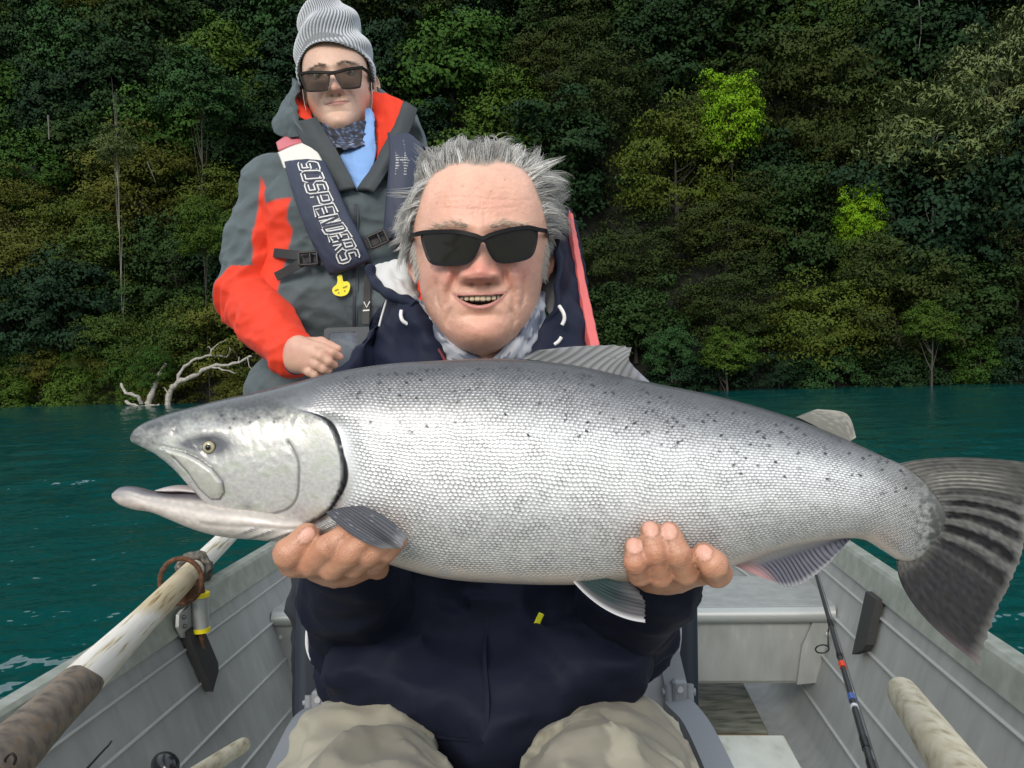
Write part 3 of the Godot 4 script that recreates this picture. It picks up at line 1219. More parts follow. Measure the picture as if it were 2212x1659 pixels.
	lm.albedo_texture = noise_tex(0.018, 5, 512, FastNoiseLite.TYPE_SIMPLEX, grad([[0.0, L(0.16, 0.13, 0.08)], [0.3, L(0.40, 0.36, 0.25)], [0.55, L(0.50, 0.46, 0.34)], [0.8, L(0.55, 0.52, 0.42)], [1.0, L(0.36, 0.30, 0.19)]]), 31)
	lm.uv1_triplanar = true
	lm.uv1_scale = Vector3(5, 5, 1.4)
	var qa := P(1945, 1490, 1.35)
	var qb := P(2120, 1740, 0.86)
	var right := thing("oar", "bare wooden oar lying along the right side, only its rounded grip end showing", "oar", qa)
	mb = MB.new()
	var qd := (qb - qa).normalized()
	mb.tube([qa - qd * 0.012, qa - qd * 0.009, qa, qa + qd * 0.02, qa + qd * 0.10, qa + qd * 0.3, qa + qd * 0.62, qa + qd * 1.3], [0.004, 0.013, 0.0195, 0.0225, 0.0235, 0.026, 0.029, 0.031], 18)
	part(right, "shaft", mb, lm)
	mb = MB.new()
	mb.box(Transform3D(Basis(qd.cross(Vector3.UP).normalized(), qd.cross(Vector3.UP).normalized().cross(qd), qd).orthonormalized(), qa + qd * 1.5), Vector3(0.13, 0.02, 0.55), 0.006)
	part(right, "blade", mb, lm)
	# ---- short handle at the lower left
	var na := P(527, 1608, 1.58)
	var nb := P(380, 1700, 1.35)
	mb = MB.new()
	var nd := (nb - na).normalized()
	mb.tube([na - nd * 0.006, na - nd * 0.004, na, na + nd * 0.015, na + nd * 0.1, na + nd * 0.45], [0.003, 0.009, 0.0125, 0.0135, 0.0138, 0.014], 14)
	single("wooden_handle", mb, lm, "short pale wooden handle lying by the left side at the bottom", "handle", na)
	# ---- black knob and rod tip at the lower left
	mb = MB.new()
	var kb := P(357, 1652, 1.42)
	mb.ball(kb, Vector3(0.021, 0.019, 0.03), Color.WHITE, 14, 20, Basis(Vector3.UP, 0.7))
	single("reel_knob", mb, mat(L(0.012, 0.014, 0.016), 0.22), "glossy black rounded reel knob beside the short wooden handle", "reel knob", kb)
	var ra := P(160, 1690, 1.30)
	var rb := P(232, 1612, 1.42)
	var black := mat(L(0.015, 0.015, 0.017), 0.35, 0.2)
	var tip := thing("fishing_rod", "thin dark fishing rod tip with its ring, against the left side of the boat", "fishing rod", ra)
	mb = MB.new()
	mb.tube([ra, rb], [0.0024, 0.0015], 7)
	part(tip, "blank", mb, black)
	mb = MB.new()
	var loop := []
	var rd := (rb - ra).normalized()
	for i in 17:
		var an := TAU * i / 16
		loop.append(rb + rd * 0.007 + rd * 0.006 * cos(an) + rd.cross(cam_t.basis.z).normalized() * 0.006 * sin(an))
	mb.tube(loop, 0.0012, 6)
	part(tip, "guide_ring", mb, black)
	# ---- the rod that leans against the thwart on the right
	var fa := P(1755, 1215, 2.22)
	var fb := P(1890, 1680, 1.30)
	var fd := (fb - fa).normalized()
	var ln := (fb - fa).length()
	var rod := thing("fishing_rod", "slim black fishing rod leaning on the thwart, with an orange-red band", "fishing rod", fa)
	var blank := mat(L(0.03, 0.03, 0.032), 0.3, 0.1)
	mb = MB.new()
	mb.tube([fa - fd * 0.9, fa, fb, fb + fd * 0.35], [0.0015, 0.0036, 0.0062, 0.0075], 12)
	part(rod, "blank", mb, blank)
	mb = MB.new()
	mb.tube([fa - fd * 0.6 + cam_t.basis.x * 0.005, fa + cam_t.basis.x * 0.0062, fb + cam_t.basis.x * 0.0095], 0.0011, 6)
	part(rod, "line", mb, mat(L(0.10, 0.10, 0.10), 0.4))
	for q in [[0.60, 0.03, L(0.62, 0.045, 0.015), "orange-red thread band"], [0.735, 0.028, L(0.05, 0.10, 0.30), "blue thread band"], [0.775, 0.012, L(0.55, 0.56, 0.6), "silver thread band"], [0.39, 0.04, L(0.008, 0.008, 0.008), ""], [0.885, 0.045, L(0.008, 0.008, 0.008), ""], [0.56, 0.02, L(0.008, 0.008, 0.008), ""], [0.955, 0.06, L(0.008, 0.008, 0.008), ""]]:
		mb = MB.new()
		var r0: float = lerpf(0.0036, 0.0062, q[0]) + 0.0012
		mb.tube([fa + fd * ln * q[0], fa + fd * (ln * q[0] + q[1] * 0.7)], r0, 12)
		part(rod, "thread_band", mb, mat(q[2], 0.3), q[3])
	mb = MB.new()
	var gc := P(1776, 1402, 1.80)
	loop = []
	for i in 25:
		var an := TAU * i / 24
		loop.append(gc + cam_t.basis.x * cos(an) * 0.0135 + cam_t.basis.y * sin(an) * 0.0095 + cam_t.basis.z * 0.004 * sin(an))
	mb.tube(loop, 0.0016, 7)
	var foot := fa + fd * ln * 0.405
	mb.tube([gc + cam_t.basis.x * 0.012 + cam_t.basis.y * 0.005, foot.lerp(gc, 0.3), foot], 0.0013, 6)
	mb.tube([gc + cam_t.basis.x * 0.0135, foot.lerp(gc, 0.3) - cam_t.basis.y * 0.004, foot], 0.0013, 6)
	part(rod, "guide_ring", mb, black)
	build_seat()


func build_seat() -> void:
	var grey := mat(L(0.20, 0.215, 0.235), 0.5)
	bumpy(grey, noise_tex(0.1, 3, 128), 0.015, 6.0)
	var navy := mat(L(0.014, 0.022, 0.034), 0.6)
	var vinyl := mat(L(0.36, 0.37, 0.39), 0.55)
	bumpy(vinyl, noise_tex(0.05, 3, 128), 0.06, 4.0)
	var white := mat(L(0.62, 0.63, 0.64), 0.5)
	var bx := cam_t.basis
	var seat := thing("folding_seat", "grey plastic folding boat seat with navy back, under the seated man", "seat", cam_t * Vector3(-0.02, -0.95, -1.3))
	var mb := MB.new()
	# shell of the back
	var rows := []
	for k in 5:
		var y := lerpf(-0.60, -0.20, k / 4.0)
		var line := []
		for i in 5:
			var u := i / 2.0 - 1.0
			line.append(Vector3(-0.025 + 0.325 * u, y, -1.47 + 0.05 * u * u - 0.03 * k / 4.0))
		rows.append(line)
	sheet(mb, rows, 5, 6, 0.03)
	cpart(seat, "backrest", mb, navy)
	mb = MB.new()
	rows = []
	for k in 5:
		var y := lerpf(-0.55, -0.24, k / 4.0)
		var line := []
		for i in 5:
			var u := i / 2.0 - 1.0
			line.append(Vector3(-0.025 + 0.295 * u * (1.0 - 0.10 * absf(k / 2.0 - 1.0)), y, -1.435 + 0.04 * u * u - 0.03 * k / 4.0))
		rows.append(line)
	sheet(mb, rows, 6, 8, 0.02, null, 0.006, 14.0, 0.02)
	cpart(seat, "cushion", mb, vinyl)
	for s in [-1.0, 1.0]:
		mb = MB.new()
		var arc := []
		for q in ([Vector2(682, 1325), Vector2(666, 1352), Vector2(664, 1400), Vector2(682, 1440), Vector2(712, 1470), Vector2(745, 1492)] if s < 0 else [Vector2(1402, 1365), Vector2(1408, 1395), Vector2(1396, 1425), Vector2(1372, 1448), Vector2(1345, 1462)]):
			arc.append(C(q.x, q.y, 1.385))
		mb.tube(spline(arc, 6), 0.0028, 8)
		cpart(seat, "piping", mb, white)
		# arms: upright strip of the back, hinge, side of the seat pan
		var x0 := 1.0 if s > 0 else 0.0
		var up := [C(1408, 1280, 1.44), C(1432, 1370, 1.42), C(1458, 1478, 1.40)] if s > 0 else [C(655, 1260, 1.47), C(662, 1400, 1.46), C(680, 1510, 1.44)]
		mb = MB.new()
		band(mb, spline(up, 5), 0.034 if s > 0 else 0.016, 0.03, Vector3(0, 0, 1))
		cpart(seat, "back_arm", mb, grey if s > 0 else navy)
		var hinge := C(1466, 1500, 1.385) if s > 0 else C(690, 1522, 1.42)
		mb = MB.new()
		for e in [-1.0, 1.0]:
			mb.tube([hinge + Vector3(e * 0.016, 0.016, 0), hinge + Vector3(e * 0.016, -0.035, 0.006)], [0.0075, 0.0075], 10)
		mb.box(Transform3D(Basis(), hinge + Vector3(0, 0.005, 0.002)), Vector3(0.022, 0.04, 0.02), 0.004)
		mb.tube([hinge + Vector3(-0.026, 0.004, 0), hinge + Vector3(0.026, 0.004, 0)], 0.006, 10)
		cpart(seat, "hinge", mb, grey)
		mb = MB.new()
		mb.tube([hinge + Vector3(0, 0.012, 0.011), hinge + Vector3(0, 0.012, 0.015)], 0.005, 10)
		cpart(seat, "screw", mb, mat(L(0.6, 0.6, 0.6), 0.3, 0.8))
		var pan := [hinge + Vector3(0, -0.03, 0.0), C(1500, 1590, 1.30), C(1548, 1700, 1.12), C(1570, 1800, 1.0)] if s > 0 else [hinge + Vector3(0, -0.03, 0.0), C(660, 1590, 1.32), C(610, 1700, 1.15), C(560, 1800, 1.0)]
		mb = MB.new()
		band(mb, spline(pan, 5), 0.040, 0.05, Vector3(0, 0.6, 0.8))
		cpart(seat, "pan_side", mb, grey)
	mb = MB.new()
	rows = []
	for k in 4:
		var line := []
		for i in 4:
			var u := i / 1.5 - 1.0
			line.append(Vector3(-0.025 + 0.26 * u, -0.60 + 0.012 * k - 0.01 * (1.0 - u * u), -1.42 + 0.14 * k))
		rows.append(line)
	sheet(mb, rows, 5, 6, 0.035)
	cpart(seat, "seat_pan", mb, grey)
	mb = MB.new()
	mb.tube([Vector3(-0.02, -0.63, -1.25), Vector3(-0.02, -0.93, -1.25)], [0.05, 0.05], 16)
	mb.box(Transform3D(Basis(), Vector3(-0.02, -0.925, -1.25)), Vector3(0.3, 0.02, 0.3), 0.004)
	cpart(seat, "pedestal", mb, grey)


const FISH_D := 0.80         # distance of the fish's middle plane from the camera
var st_top := []             # the fish's outline: points along the back and along the belly, and half the thickness
var st_bot := []
var st_th := []
var preop := []
const GILL_Y := [868.0, 885.0, 893.0, 905.0, 930.0, 960.0, 985.0, 1010.0, 1045.0, 1080.0, 1112.0, 1135.0, 1150.0]
const GILL_X := [628.0, 645.0, 672.0, 698.0, 719.0, 731.0, 737.0, 741.0, 738.0, 724.0, 700.0, 655.0, 600.0]
const MAXILLA := [Vector2(347, 965), Vector2(400, 978), Vector2(432, 993), Vector2(458, 1012), Vector2(480, 1040), Vector2(484, 1064), Vector2(474, 1078), Vector2(455, 1078), Vector2(430, 1056), Vector2(403, 1017), Vector2(375, 988)]
const PREOP_PTS := [Vector2(622, 955), Vector2(634, 975), Vector2(644, 1000), Vector2(645, 1040), Vector2(640, 1075), Vector2(622, 1098), Vector2(585, 1110), Vector2(528, 1116)]


func fish_outline() -> void:
	preop = spline(PREOP_PTS, 4)
	var s := [[286, 938, 291, 957, 7], [298, 924, 318, 968, 16], [325, 908, 352, 985, 24], [372, 891, 395, 1020, 32], [425, 877, 442, 1072, 38], [484, 862, 482, 1108, 43], [560, 846, 560, 1130, 47], [640, 826, 640, 1142, 50], [720, 805, 720, 1166, 53],
		[830, 787, 830, 1211, 57], [950, 779, 950, 1244, 60], [1080, 775, 1080, 1256, 61], [1240, 789, 1240, 1259, 60], [1400, 825, 1400, 1250, 57], [1550, 856, 1540, 1228, 52], [1700, 899, 1680, 1187, 44], [1820, 946, 1790, 1164, 36], [1900, 983, 1860, 1164, 27], [1950, 1006, 1908, 1190, 19], [2000, 1045, 1948, 1212, 11], [2034, 1090, 1988, 1205, 5], [2044, 1120, 2020, 1172, 1]]
	var t := []
	var b := []
	var h := []
	for q in s:
		t.append(Vector2(q[0], q[1]))
		b.append(Vector2(q[2], q[3]))
		h.append(Vector2(q[4], 0))
	st_top = spline(t, 22)
	st_bot = spline(b, 22)
	st_th = spline(h, 22)


func fish_at(p: Vector2, z: float) -> Vector3:
	return C(p.x, p.y, FISH_D) + Vector3(0, 0, z)


func gill_ahead(a: Vector2) -> float:    # how far a place lies behind the edge of the gill cover, along the fish
	return a.x - curve1(GILL_Y, GILL_X, a.y)


func fish_relief(a: Vector2) -> float:   # millimetres out from the smooth body
	if a.x > 860.0:
		return 0.0
	var e := 0.0
	var g := gill_ahead(a)
	if a.y > 880.0 and a.y < 1150.0:
		var fade := sstep(880.0, 920.0, a.y)
		if g > 0.0:
			e -= 5.5 * fade * (1.0 - sstep(6.0, 70.0, g)) * sstep(-1.0, 2.0, g)
		else:
			e += 1.6 * fade * (1.0 - sstep(0.0, 70.0, -g))
	if a.x < 660.0:
		e -= 1.3 * exp(-pow(seg_dist(a, preop) / 4.0, 2.0))
		var mx := seg_dist(a, MAXILLA)
		if a.x < 500.0 and inside(a, PackedVector2Array(MAXILLA)):
			e += 3.2 * sstep(0.0, 7.0, mx)
		elif a.x < 510.0 and mx < 9.0:
			e -= 1.5 * exp(-pow(mx / 4.0, 2.0))
		e -= 2.5 * gauss(a.x, a.y, 452, 966, 30, 22)
		e -= 1.8 * gauss(a.x, a.y, 379, 930, 8, 8)
		e += 2.0 * gauss(a.x, a.y, 430, 930, 60, 14)
		e += 0.5 * nz.get_noise_2d(a.x * 0.9, a.y * 0.9)
	return e


func fish_paint(a: Vector2, fy: float, speck: PackedVector2Array) -> Color:
	var side := 1.0 if gill_ahead(a) < 0.0 and a.x < 760.0 else 0.0
	var nape := 1.0 - sstep(540.0, 700.0, a.x + 40.0 * nz.get_noise_2d(a.x * 0.5, a.y * 0.9))
	var k := lerpf(nape, side, sstep(870.0, 896.0, a.y)) if a.x < 760.0 else 0.0
	if k <= 0.0:
		return fish_body(a, fy, speck)
	var c := fish_head(a, fy)
	return c if k >= 1.0 else fish_body(a, fy, speck).lerp(c, k)


func fish_head(a: Vector2, fy: float) -> Color:
	var n := nz.get_noise_2d(a.x * 0.35, a.y * 0.6)
	var m := nz.get_noise_2d(a.x * 1.6 + 300.0, a.y * 1.9)
	var g := gill_ahead(a)
	if true:
		var line := curve1([280.0, 330.0, 400.0, 480.0, 560.0, 640.0, 700.0], [952.0, 940.0, 915.0, 905.0, 902.0, 898.0, 893.0], a.x)
		var dark := 1.0 - sstep(-28.0, 34.0, a.y - line + 18.0 * n + 6.0 * m)
		var silver := L(0.50, 0.50, 0.475).lerp(L(0.62, 0.605, 0.59), sstep(980.0, 1090.0, a.y)) * (1.0 + 0.18 * m + 0.18 * n)
		silver = silver.lerp(L(0.40, 0.44, 0.34), 0.6 * sstep(0.0, 0.5, n))
		var top := L(0.062, 0.066, 0.066) * (1.0 + 0.35 * m)
		var c := silver.lerp(top, dark)
		# smoky patch round the eye
		c = c.lerp(L(0.055, 0.06, 0.075), clampf(gauss(a.x, a.y, 457, 962, 44, 24) * 1.4 + 0.8 * gauss(a.x, a.y, 408, 958, 26, 12), 0.0, 0.9))
		c = c.lerp(L(0.12, 0.12, 0.12), 0.75 * gauss(a.x, a.y, 379, 930, 7, 8))
		c = c.lerp(L(0.10, 0.09, 0.09), 0.7 * exp(-pow((seg_dist(a, preop) - 1.0) / 2.2, 2.0)))
		c = c.lerp(L(0.13, 0.12, 0.11), 0.5 * gauss(a.x, a.y, 535, 1095, 10, 10))
		if a.x < 500.0:
			var mx := seg_dist(a, MAXILLA)
			c = c.lerp(L(0.07, 0.07, 0.07), 0.8 * exp(-pow(mx / 2.2, 2.0)) * sstep(960.0, 985.0, a.y))
			if inside(a, PackedVector2Array(MAXILLA)):
				c = c.lerp(L(0.52, 0.50, 0.42), 0.5 * sstep(0.0, 8.0, mx))
			# dark edge of the upper jaw
			if fy > 0.90:
				c = c.lerp(L(0.06, 0.05, 0.06), sstep(0.90, 0.985, fy))
		for q in [Vector2(478, 898), Vector2(497, 924), Vector2(558, 902), Vector2(592, 912), Vector2(505, 905), Vector2(540, 912)]:
			c = c.lerp(L(0.015, 0.015, 0.02), 0.9 * gauss(a.x, a.y, q.x, q.y, 3.2, 3.2))
		if g > -6.0 and a.y > 885.0:
			c = c.lerp(L(0.05, 0.05, 0.055), sstep(-6.0, 0.0, g))
		return c
	return Color.BLACK


func fish_body(a: Vector2, fy: float, speck: PackedVector2Array) -> Color:
	var n := nz.get_noise_2d(a.x * 0.35, a.y * 0.6)
	var g := gill_ahead(a)
	var back := L(0.060, 0.064, 0.068)
	var c := back
	var k := fy + 0.02 * n
	c = back.lerp(L(0.21, 0.215, 0.225), sstep(0.02, 0.17, k))
	c = c.lerp(L(0.73, 0.74, 0.745), sstep(0.14, 0.36, k))
	c = c.lerp(L(0.50, 0.505, 0.505), sstep(0.52, 0.76, k))
	c = c.lerp(L(0.62, 0.55, 0.49), sstep(0.86, 0.97, k))
	c = c.lerp(L(0.60, 0.50, 0.44), 0.5 * sstep(0.93, 1.0, k) * sstep(950.0, 1200.0, a.x))
	var tail := sstep(1800.0, 1990.0, a.x)
	c = c.lerp(L(0.30, 0.30, 0.285), tail * 0.75)
	c = c.lerp(L(0.085, 0.085, 0.08), sstep(1965.0, 2030.0, a.x + 45.0 * nz.get_noise_2d(a.x * 1.1, a.y * 1.1)))
	c = c.lerp(L(0.55, 0.42, 0.36), 0.45 * gauss(a.x, a.y, 1905, 1165, 40, 25))
	# worn patches where scales are gone
	var worn := sstep(0.25, 0.55, nz.get_noise_2d(a.x * 0.22 + 90.0, a.y * 0.30)) * sstep(0.55, 0.75, k) * (1.0 - sstep(0.93, 0.98, k))
	c = c.lerp(L(0.46, 0.47, 0.49), worn * 0.6)
	if g >= 0.0 and g < 30.0 and a.y > 880.0 and a.y < 1150.0 and a.x < 800.0:
		var wid := 7.0 + 3.0 * sin(a.y * 0.05)
		c = c.lerp(L(0.012, 0.012, 0.014), (1.0 - sstep(wid * 0.7, wid * 1.3, g)) * sstep(880.0, 897.0, a.y) * (1.0 - 0.8 * sstep(1112.0, 1140.0, a.y)))
		c = c.lerp(L(0.5, 0.48, 0.44), 0.5 * sstep(wid, wid + 5.0, g) * (1.0 - sstep(18.0, 30.0, g)) * sstep(1000.0, 1050.0, a.y))
	# the lateral line
	var ll := curve1([740.0, 1000.0, 1300.0, 1700.0, 1980.0], [965.0, 968.0, 990.0, 1035.0, 1105.0], a.x)
	c = c.lerp(L(0.70, 0.71, 0.71), 0.45 * exp(-pow((a.y - ll) / 3.0, 2.0)) * (1.0 - sstep(1850.0, 1930.0, a.x)))
	for q in speck:
		if absf(a.x - q.x) < 9.0 and absf(a.y - q.y) < 9.0:
			var dx := a.x - q.x
			var dy := a.y - q.y
			var r := sqrt(dx * dx * 0.8 + dy * dy * 1.3 + dx * dy * sin(q.x)) + 2.2 * nz.get_noise_2d(a.x * 6.0, a.y * 6.0)
			c = c.lerp(L(0.014, 0.015, 0.018), (1.0 - sstep(1.9, 4.6, r)) * (0.72 + 0.28 * sin(q.x * 3.0)))
	return c


func build_fish() -> void:
	fish_outline()
	var fish := thing("salmon", "big silver salmon with open mouth held sideways across the seated man's chest", "fish", cam_t * C(1080, 1256, FISH_D))
	var n := st_top.size()
	# body: near side and far side, from the ridge of the back to the belly
	var half := 96
	var mb := MB.new()
	var ids := half * 2
	for i in n:
		var t: Vector2 = st_top[i]
		var b: Vector2 = st_bot[i]
		var th: float = st_th[i].x
		for j in ids:
			var ph := PI * j / half
			var phh := ph if ph <= PI else TAU - ph
			var fy := (1.0 - cos(phh)) * 0.5
			var p := t.lerp(b, fy)
			var z := th * 0.001 * pow(maxf(sin(phh), 0.0), 0.82)
			var app := Vector2(1106, 829.5) + (p - Vector2(1106, 829.5)) * (FISH_D / (FISH_D - z))
			var rel := fish_relief(app) * 0.001 * sstep(0.0, 0.012, z)
			z = (z + rel) * (1.0 if ph <= PI else -1.0)
			mb.add(fish_at(p, z), Color.WHITE, Vector2(float(i) / (n - 1), phh / PI))
	mb.net(0, n, ids, true)
	# the skin's picture, computed texel by texel
	var W := 2048
	var H := 640
	var speck := PackedVector2Array()
	rng.seed = 77
	for i in 190:
		var x := rng.randf_range(745.0, 1960.0)
		var k := pow(rng.randf(), 1.7) * (0.30 if x < 1500.0 else 0.42)
		var f := 0.0
		for j in n - 1:
			if st_top[j + 1].x > x:
				f = lerpf(st_top[j].y, st_bot[j].y, 0.04 + k)
				break
		speck.append(Vector2(x, f))
	var pix := PackedByteArray()
	pix.resize(W * H * 3)
	var hgt := PackedByteArray()
	hgt.resize(W * H)
	var arc := PackedFloat32Array()
	arc.resize(W)
	var run := 0.0
	var last := Vector2.ZERO
	for x in W:
		var fi := float(x) / (W - 1) * (n - 1)
		var i0 := mini(int(fi), n - 2)
		var t: Vector2 = st_top[i0].lerp(st_top[i0 + 1], fi - i0)
		var b: Vector2 = st_bot[i0].lerp(st_bot[i0 + 1], fi - i0)
		var mid := (t + b) * 0.5
		if x > 0:
			run += mid.distance_to(last)
		last = mid
		arc[x] = run
	for x in W:
		var fi := float(x) / (W - 1) * (n - 1)
		var i0 := mini(int(fi), n - 2)
		var t: Vector2 = st_top[i0].lerp(st_top[i0 + 1], fi - i0)
		var b: Vector2 = st_bot[i0].lerp(st_bot[i0 + 1], fi - i0)
		var th: float = lerpf(st_th[i0].x, st_th[i0 + 1].x, fi - i0) * 0.001
		var tall := t.distance_to(b)
		var rows := pow(240.0, 0.62) * pow(maxf(tall, 60.0) * 0.5, 0.38) / 7.6
		var near := PackedVector2Array()
		for q in speck:
			if absf(q.x - t.x) < 70.0:
				near.append(q)
		for y in H:
			var ph := (y + 0.5) / H * PI
			var fy := (1.0 - cos(ph)) * 0.5
			var z := th * pow(sin(ph), 0.82)
			var app := Vector2(1106, 829.5) + (t.lerp(b, fy) - Vector2(1106, 829.5)) * (FISH_D / (FISH_D - z))
			var c := fish_paint(app, fy, near)
			var g := gill_ahead(app)
			var show := sstep(6.0, 50.0, g) * (1.0 - 0.75 * sstep(0.88, 0.97, fy)) * (1.0 - sstep(1960.0, 2020.0, app.x))
			if app.y < 890.0:
				show *= sstep(640.0, 760.0, app.x + (890.0 - app.y) * 0.4)
			var h := 0.5
			if show > 0.01:
				var rq := (ph - PI * 0.5) * rows + 0.9 * nz.get_noise_2d(app.x * 0.14, app.y * 0.14)
				var row := floori(rq)
				var uq := arc[x] / 10.4 + (0.5 if row & 1 else 0.0) + 0.12 * sin(row * 1.7)
				var cu := floori(uq)
				var du := uq - cu - 0.5
				var dv := rq - row - 0.5
				var hash := absf(fmod(sin(row * 127.1 + cu * 311.7) * 43758.55, 1.0))
				var r := sqrt(du * du * 3.6 + dv * dv * 3.7)
				var lit := 1.0 - sstep(0.60, 0.98, r)
				var tone := lerpf(0.40, 1.10, lit) * (0.82 + 0.36 * hash)
				c = c.lerp(c * tone, show * clampf(0.78 + 0.5 * nz.get_noise_2d(app.x * 0.3 + 40.0, app.y * 0.35), 0.35, 1.0))
				h = lerpf(0.5, clampf(0.30 + 0.55 * (1.0 - r * r * 0.8) + (hash - 0.5) * 0.5 * du, 0.0, 1.0), show)
			else:
				h = 0.5 + 0.05 * nz.get_noise_2d(app.x * 3.0, app.y * 3.0)
			var o := (y * W + x) * 3
			var s := Color(clampf(c.r, 0.0, 1.0), clampf(c.g, 0.0, 1.0), clampf(c.b, 0.0, 1.0)).linear_to_srgb()
			pix[o] = int(s.r * 255.0)
			pix[o + 1] = int(s.g * 255.0)
			pix[o + 2] = int(s.b * 255.0)
			hgt[y * W + x] = int(clampf(h, 0.0, 1.0) * 255.0)
	var skin := mat(Color.WHITE, 0.34, 0.30)
	skin.albedo_texture = ImageTexture.create_from_image(Image.create_from_data(W, H, false, Image.FORMAT_RGB8, pix))
	skin.heightmap_enabled = true
	skin.heightmap_texture = ImageTexture.create_from_image(Image.create_from_data(W, H, false, Image.FORMAT_L8, hgt))
	skin.heightmap_scale = 0.09
	skin.texture_repeat = false
	skin.clearcoat_enabled = true
	skin.clearcoat = 0.35
	skin.clearcoat_roughness = 0.22
	cpart(fish, "body", mb, skin)
	# ---- lower jaw
	var js := [[245, 1064, 249, 1080, 5], [262, 1052, 268, 1092, 11], [290, 1052, 300, 1101, 15], [330, 1062, 338, 1106, 19], [380, 1064, 388, 1125, 25], [430, 1064, 437, 1143, 31], [485, 1068, 492, 1156, 36], [560, 1072, 570, 1162, 41], [630, 1085, 640, 1166, 41], [690, 1100, 696, 1158, 34], [725, 1112, 730, 1138, 20]]
	var jt := []
	var jb := []
	var jh := []
	for q in js:
		jt.append(Vector2(q[0], q[1]))
		jb.append(Vector2(q[2], q[3]))
		jh.append(Vector2(q[4], 0))
	jt = spline(jt, 16)
	jb = spline(jb, 16)
	jh = spline(jh, 16)
	mb = MB.new()
	for i in jt.size():
		for j in 80:
			var ph := TAU * j / 80
			var phh := ph if ph <= PI else TAU - ph
			var fy := (1.0 - cos(phh)) * 0.5
			var p: Vector2 = jt[i].lerp(jb[i], fy)
			var z: float = jh[i].x * 0.001 * pow(maxf(sin(phh), 0.0), 0.8)
			var app := Vector2(1106, 829.5) + (p - Vector2(1106, 829.5)) * (FISH_D / (FISH_D - z))
			var m := nz.get_noise_2d(app.x * 1.2, app.y * 1.6)
			var c := L(0.54, 0.495, 0.455) * (1.0 + 0.25 * m + 0.15 * nz.get_noise_2d(app.x * 0.4, app.y * 1.2))
			c = c.lerp(L(0.40, 0.285, 0.24), 0.35 * (1.0 - sstep(250.0, 420.0, app.x)) * sstep(0.35, 0.7, fy) + 0.25 * sstep(0.8, 1.0, fy))
			c = c.lerp(L(0.17, 0.165, 0.17), clampf((1.0 - sstep(250.0, 300.0, app.x)) * (1.0 - sstep(0.3, 0.6, fy)) * 0.9, 0.0, 1.0))
			c = c.lerp(L(0.10, 0.095, 0.115), (1.0 - sstep(0.05, 0.20, fy)) * 0.9)
			c = c.lerp(L(0.30, 0.29, 0.28), 0.5 * exp(-pow((fy - 0.27 - 0.04 * m) / 0.08, 2.0)))
			# the creased skin of the throat
			var e := 0.0
			if app.x > 430.0:
				var fold := fy - (0.62 - 0.0006 * (app.x - 430.0))
				e -= 1.2 * exp(-pow(fold / 0.05, 2.0))
				c = c.lerp(L(0.24, 0.22, 0.20), 0.5 * exp(-pow(fold / 0.05, 2.0)))
				var ray := sin((app.x * 0.35 + app.y * 0.95) * 0.36)
				var zone := sstep(500.0, 540.0, app.x) * sstep(0.50, 0.62, fy) * (1.0 - sstep(0.93, 0.99, fy))
				c = c.lerp(L(0.62, 0.60, 0.57), 0.6 * zone)
				c = c.lerp(L(0.05, 0.05, 0.05), 0.85 * zone * sstep(0.35, 0.9, ray))
				e += zone * ray * 0.7
			z = (z + e * 0.001) * (1.0 if ph <= PI else -1.0)
			mb.add(fish_at(p, z), c)
	mb.net(0, jt.size(), 80, true)
	var flesh := mat(Color.WHITE, 0.36, 0.05, true)
	cpart(fish, "lower_jaw", mb, flesh)
	mb = MB.new()   # tongue
	for i in 20:
		var k := i / 19.0
		var at := Vector2(lerpf(338, 450, k), lerpf(1059, 1062, k) - 5.0 * sin(k * PI))
		for j in 16:
			var an := TAU * j / 16
			mb.add(fish_at(at + Vector2(0, -7.0 * sin(an) * sin(PI * clampf(k * 1.1 + 0.05, 0.0, 0.6))), cos(an) * 0.014 * sin(PI * clampf(k + 0.08, 0.0, 0.6))))
	mb.net(0, 20, 16, true)
	cpart(fish, "tongue", mb, mat(L(0.50, 0.45, 0.44), 0.35))
	# ---- eye
	var ec := C(452, 966, FISH_D - 0.0405)
	mb = MB.new()
	mb.ball(ec, Vector3(0.0060, 0.0059, 0.0036), Color.WHITE, 16, 28)
	for i in mb.v.size():
		var dd := Vector2(mb.v[i].x - ec.x, mb.v[i].y - ec.y).length()
		mb.c[i] = L(0.40, 0.365, 0.235).lerp(L(0.06, 0.05, 0.035), sstep(0.0042, 0.0058, dd) + 0.4 * (1.0 - sstep(0.0028, 0.0036, dd)))
	var eye := cpart(fish, "eye", mb, mat(Color.WHITE, 0.12, 0.1, true))
	mb = MB.new()
	mb.ball(ec + Vector3(0.0, 0, 0.0022), Vector3(0.0028, 0.0028, 0.0022), Color.WHITE, 12, 20)
	cpart(eye, "pupil", mb, mat(L(0.004, 0.004, 0.005), 0.08))
	# ---- fins
	var finm := mat(Color.WHITE, 0.5, 0.0, true)
	finm.metallic_specular = 0.25
	var jag := FastNoiseLite.new()
	jag.frequency = 1.0
	jag.seed = 9
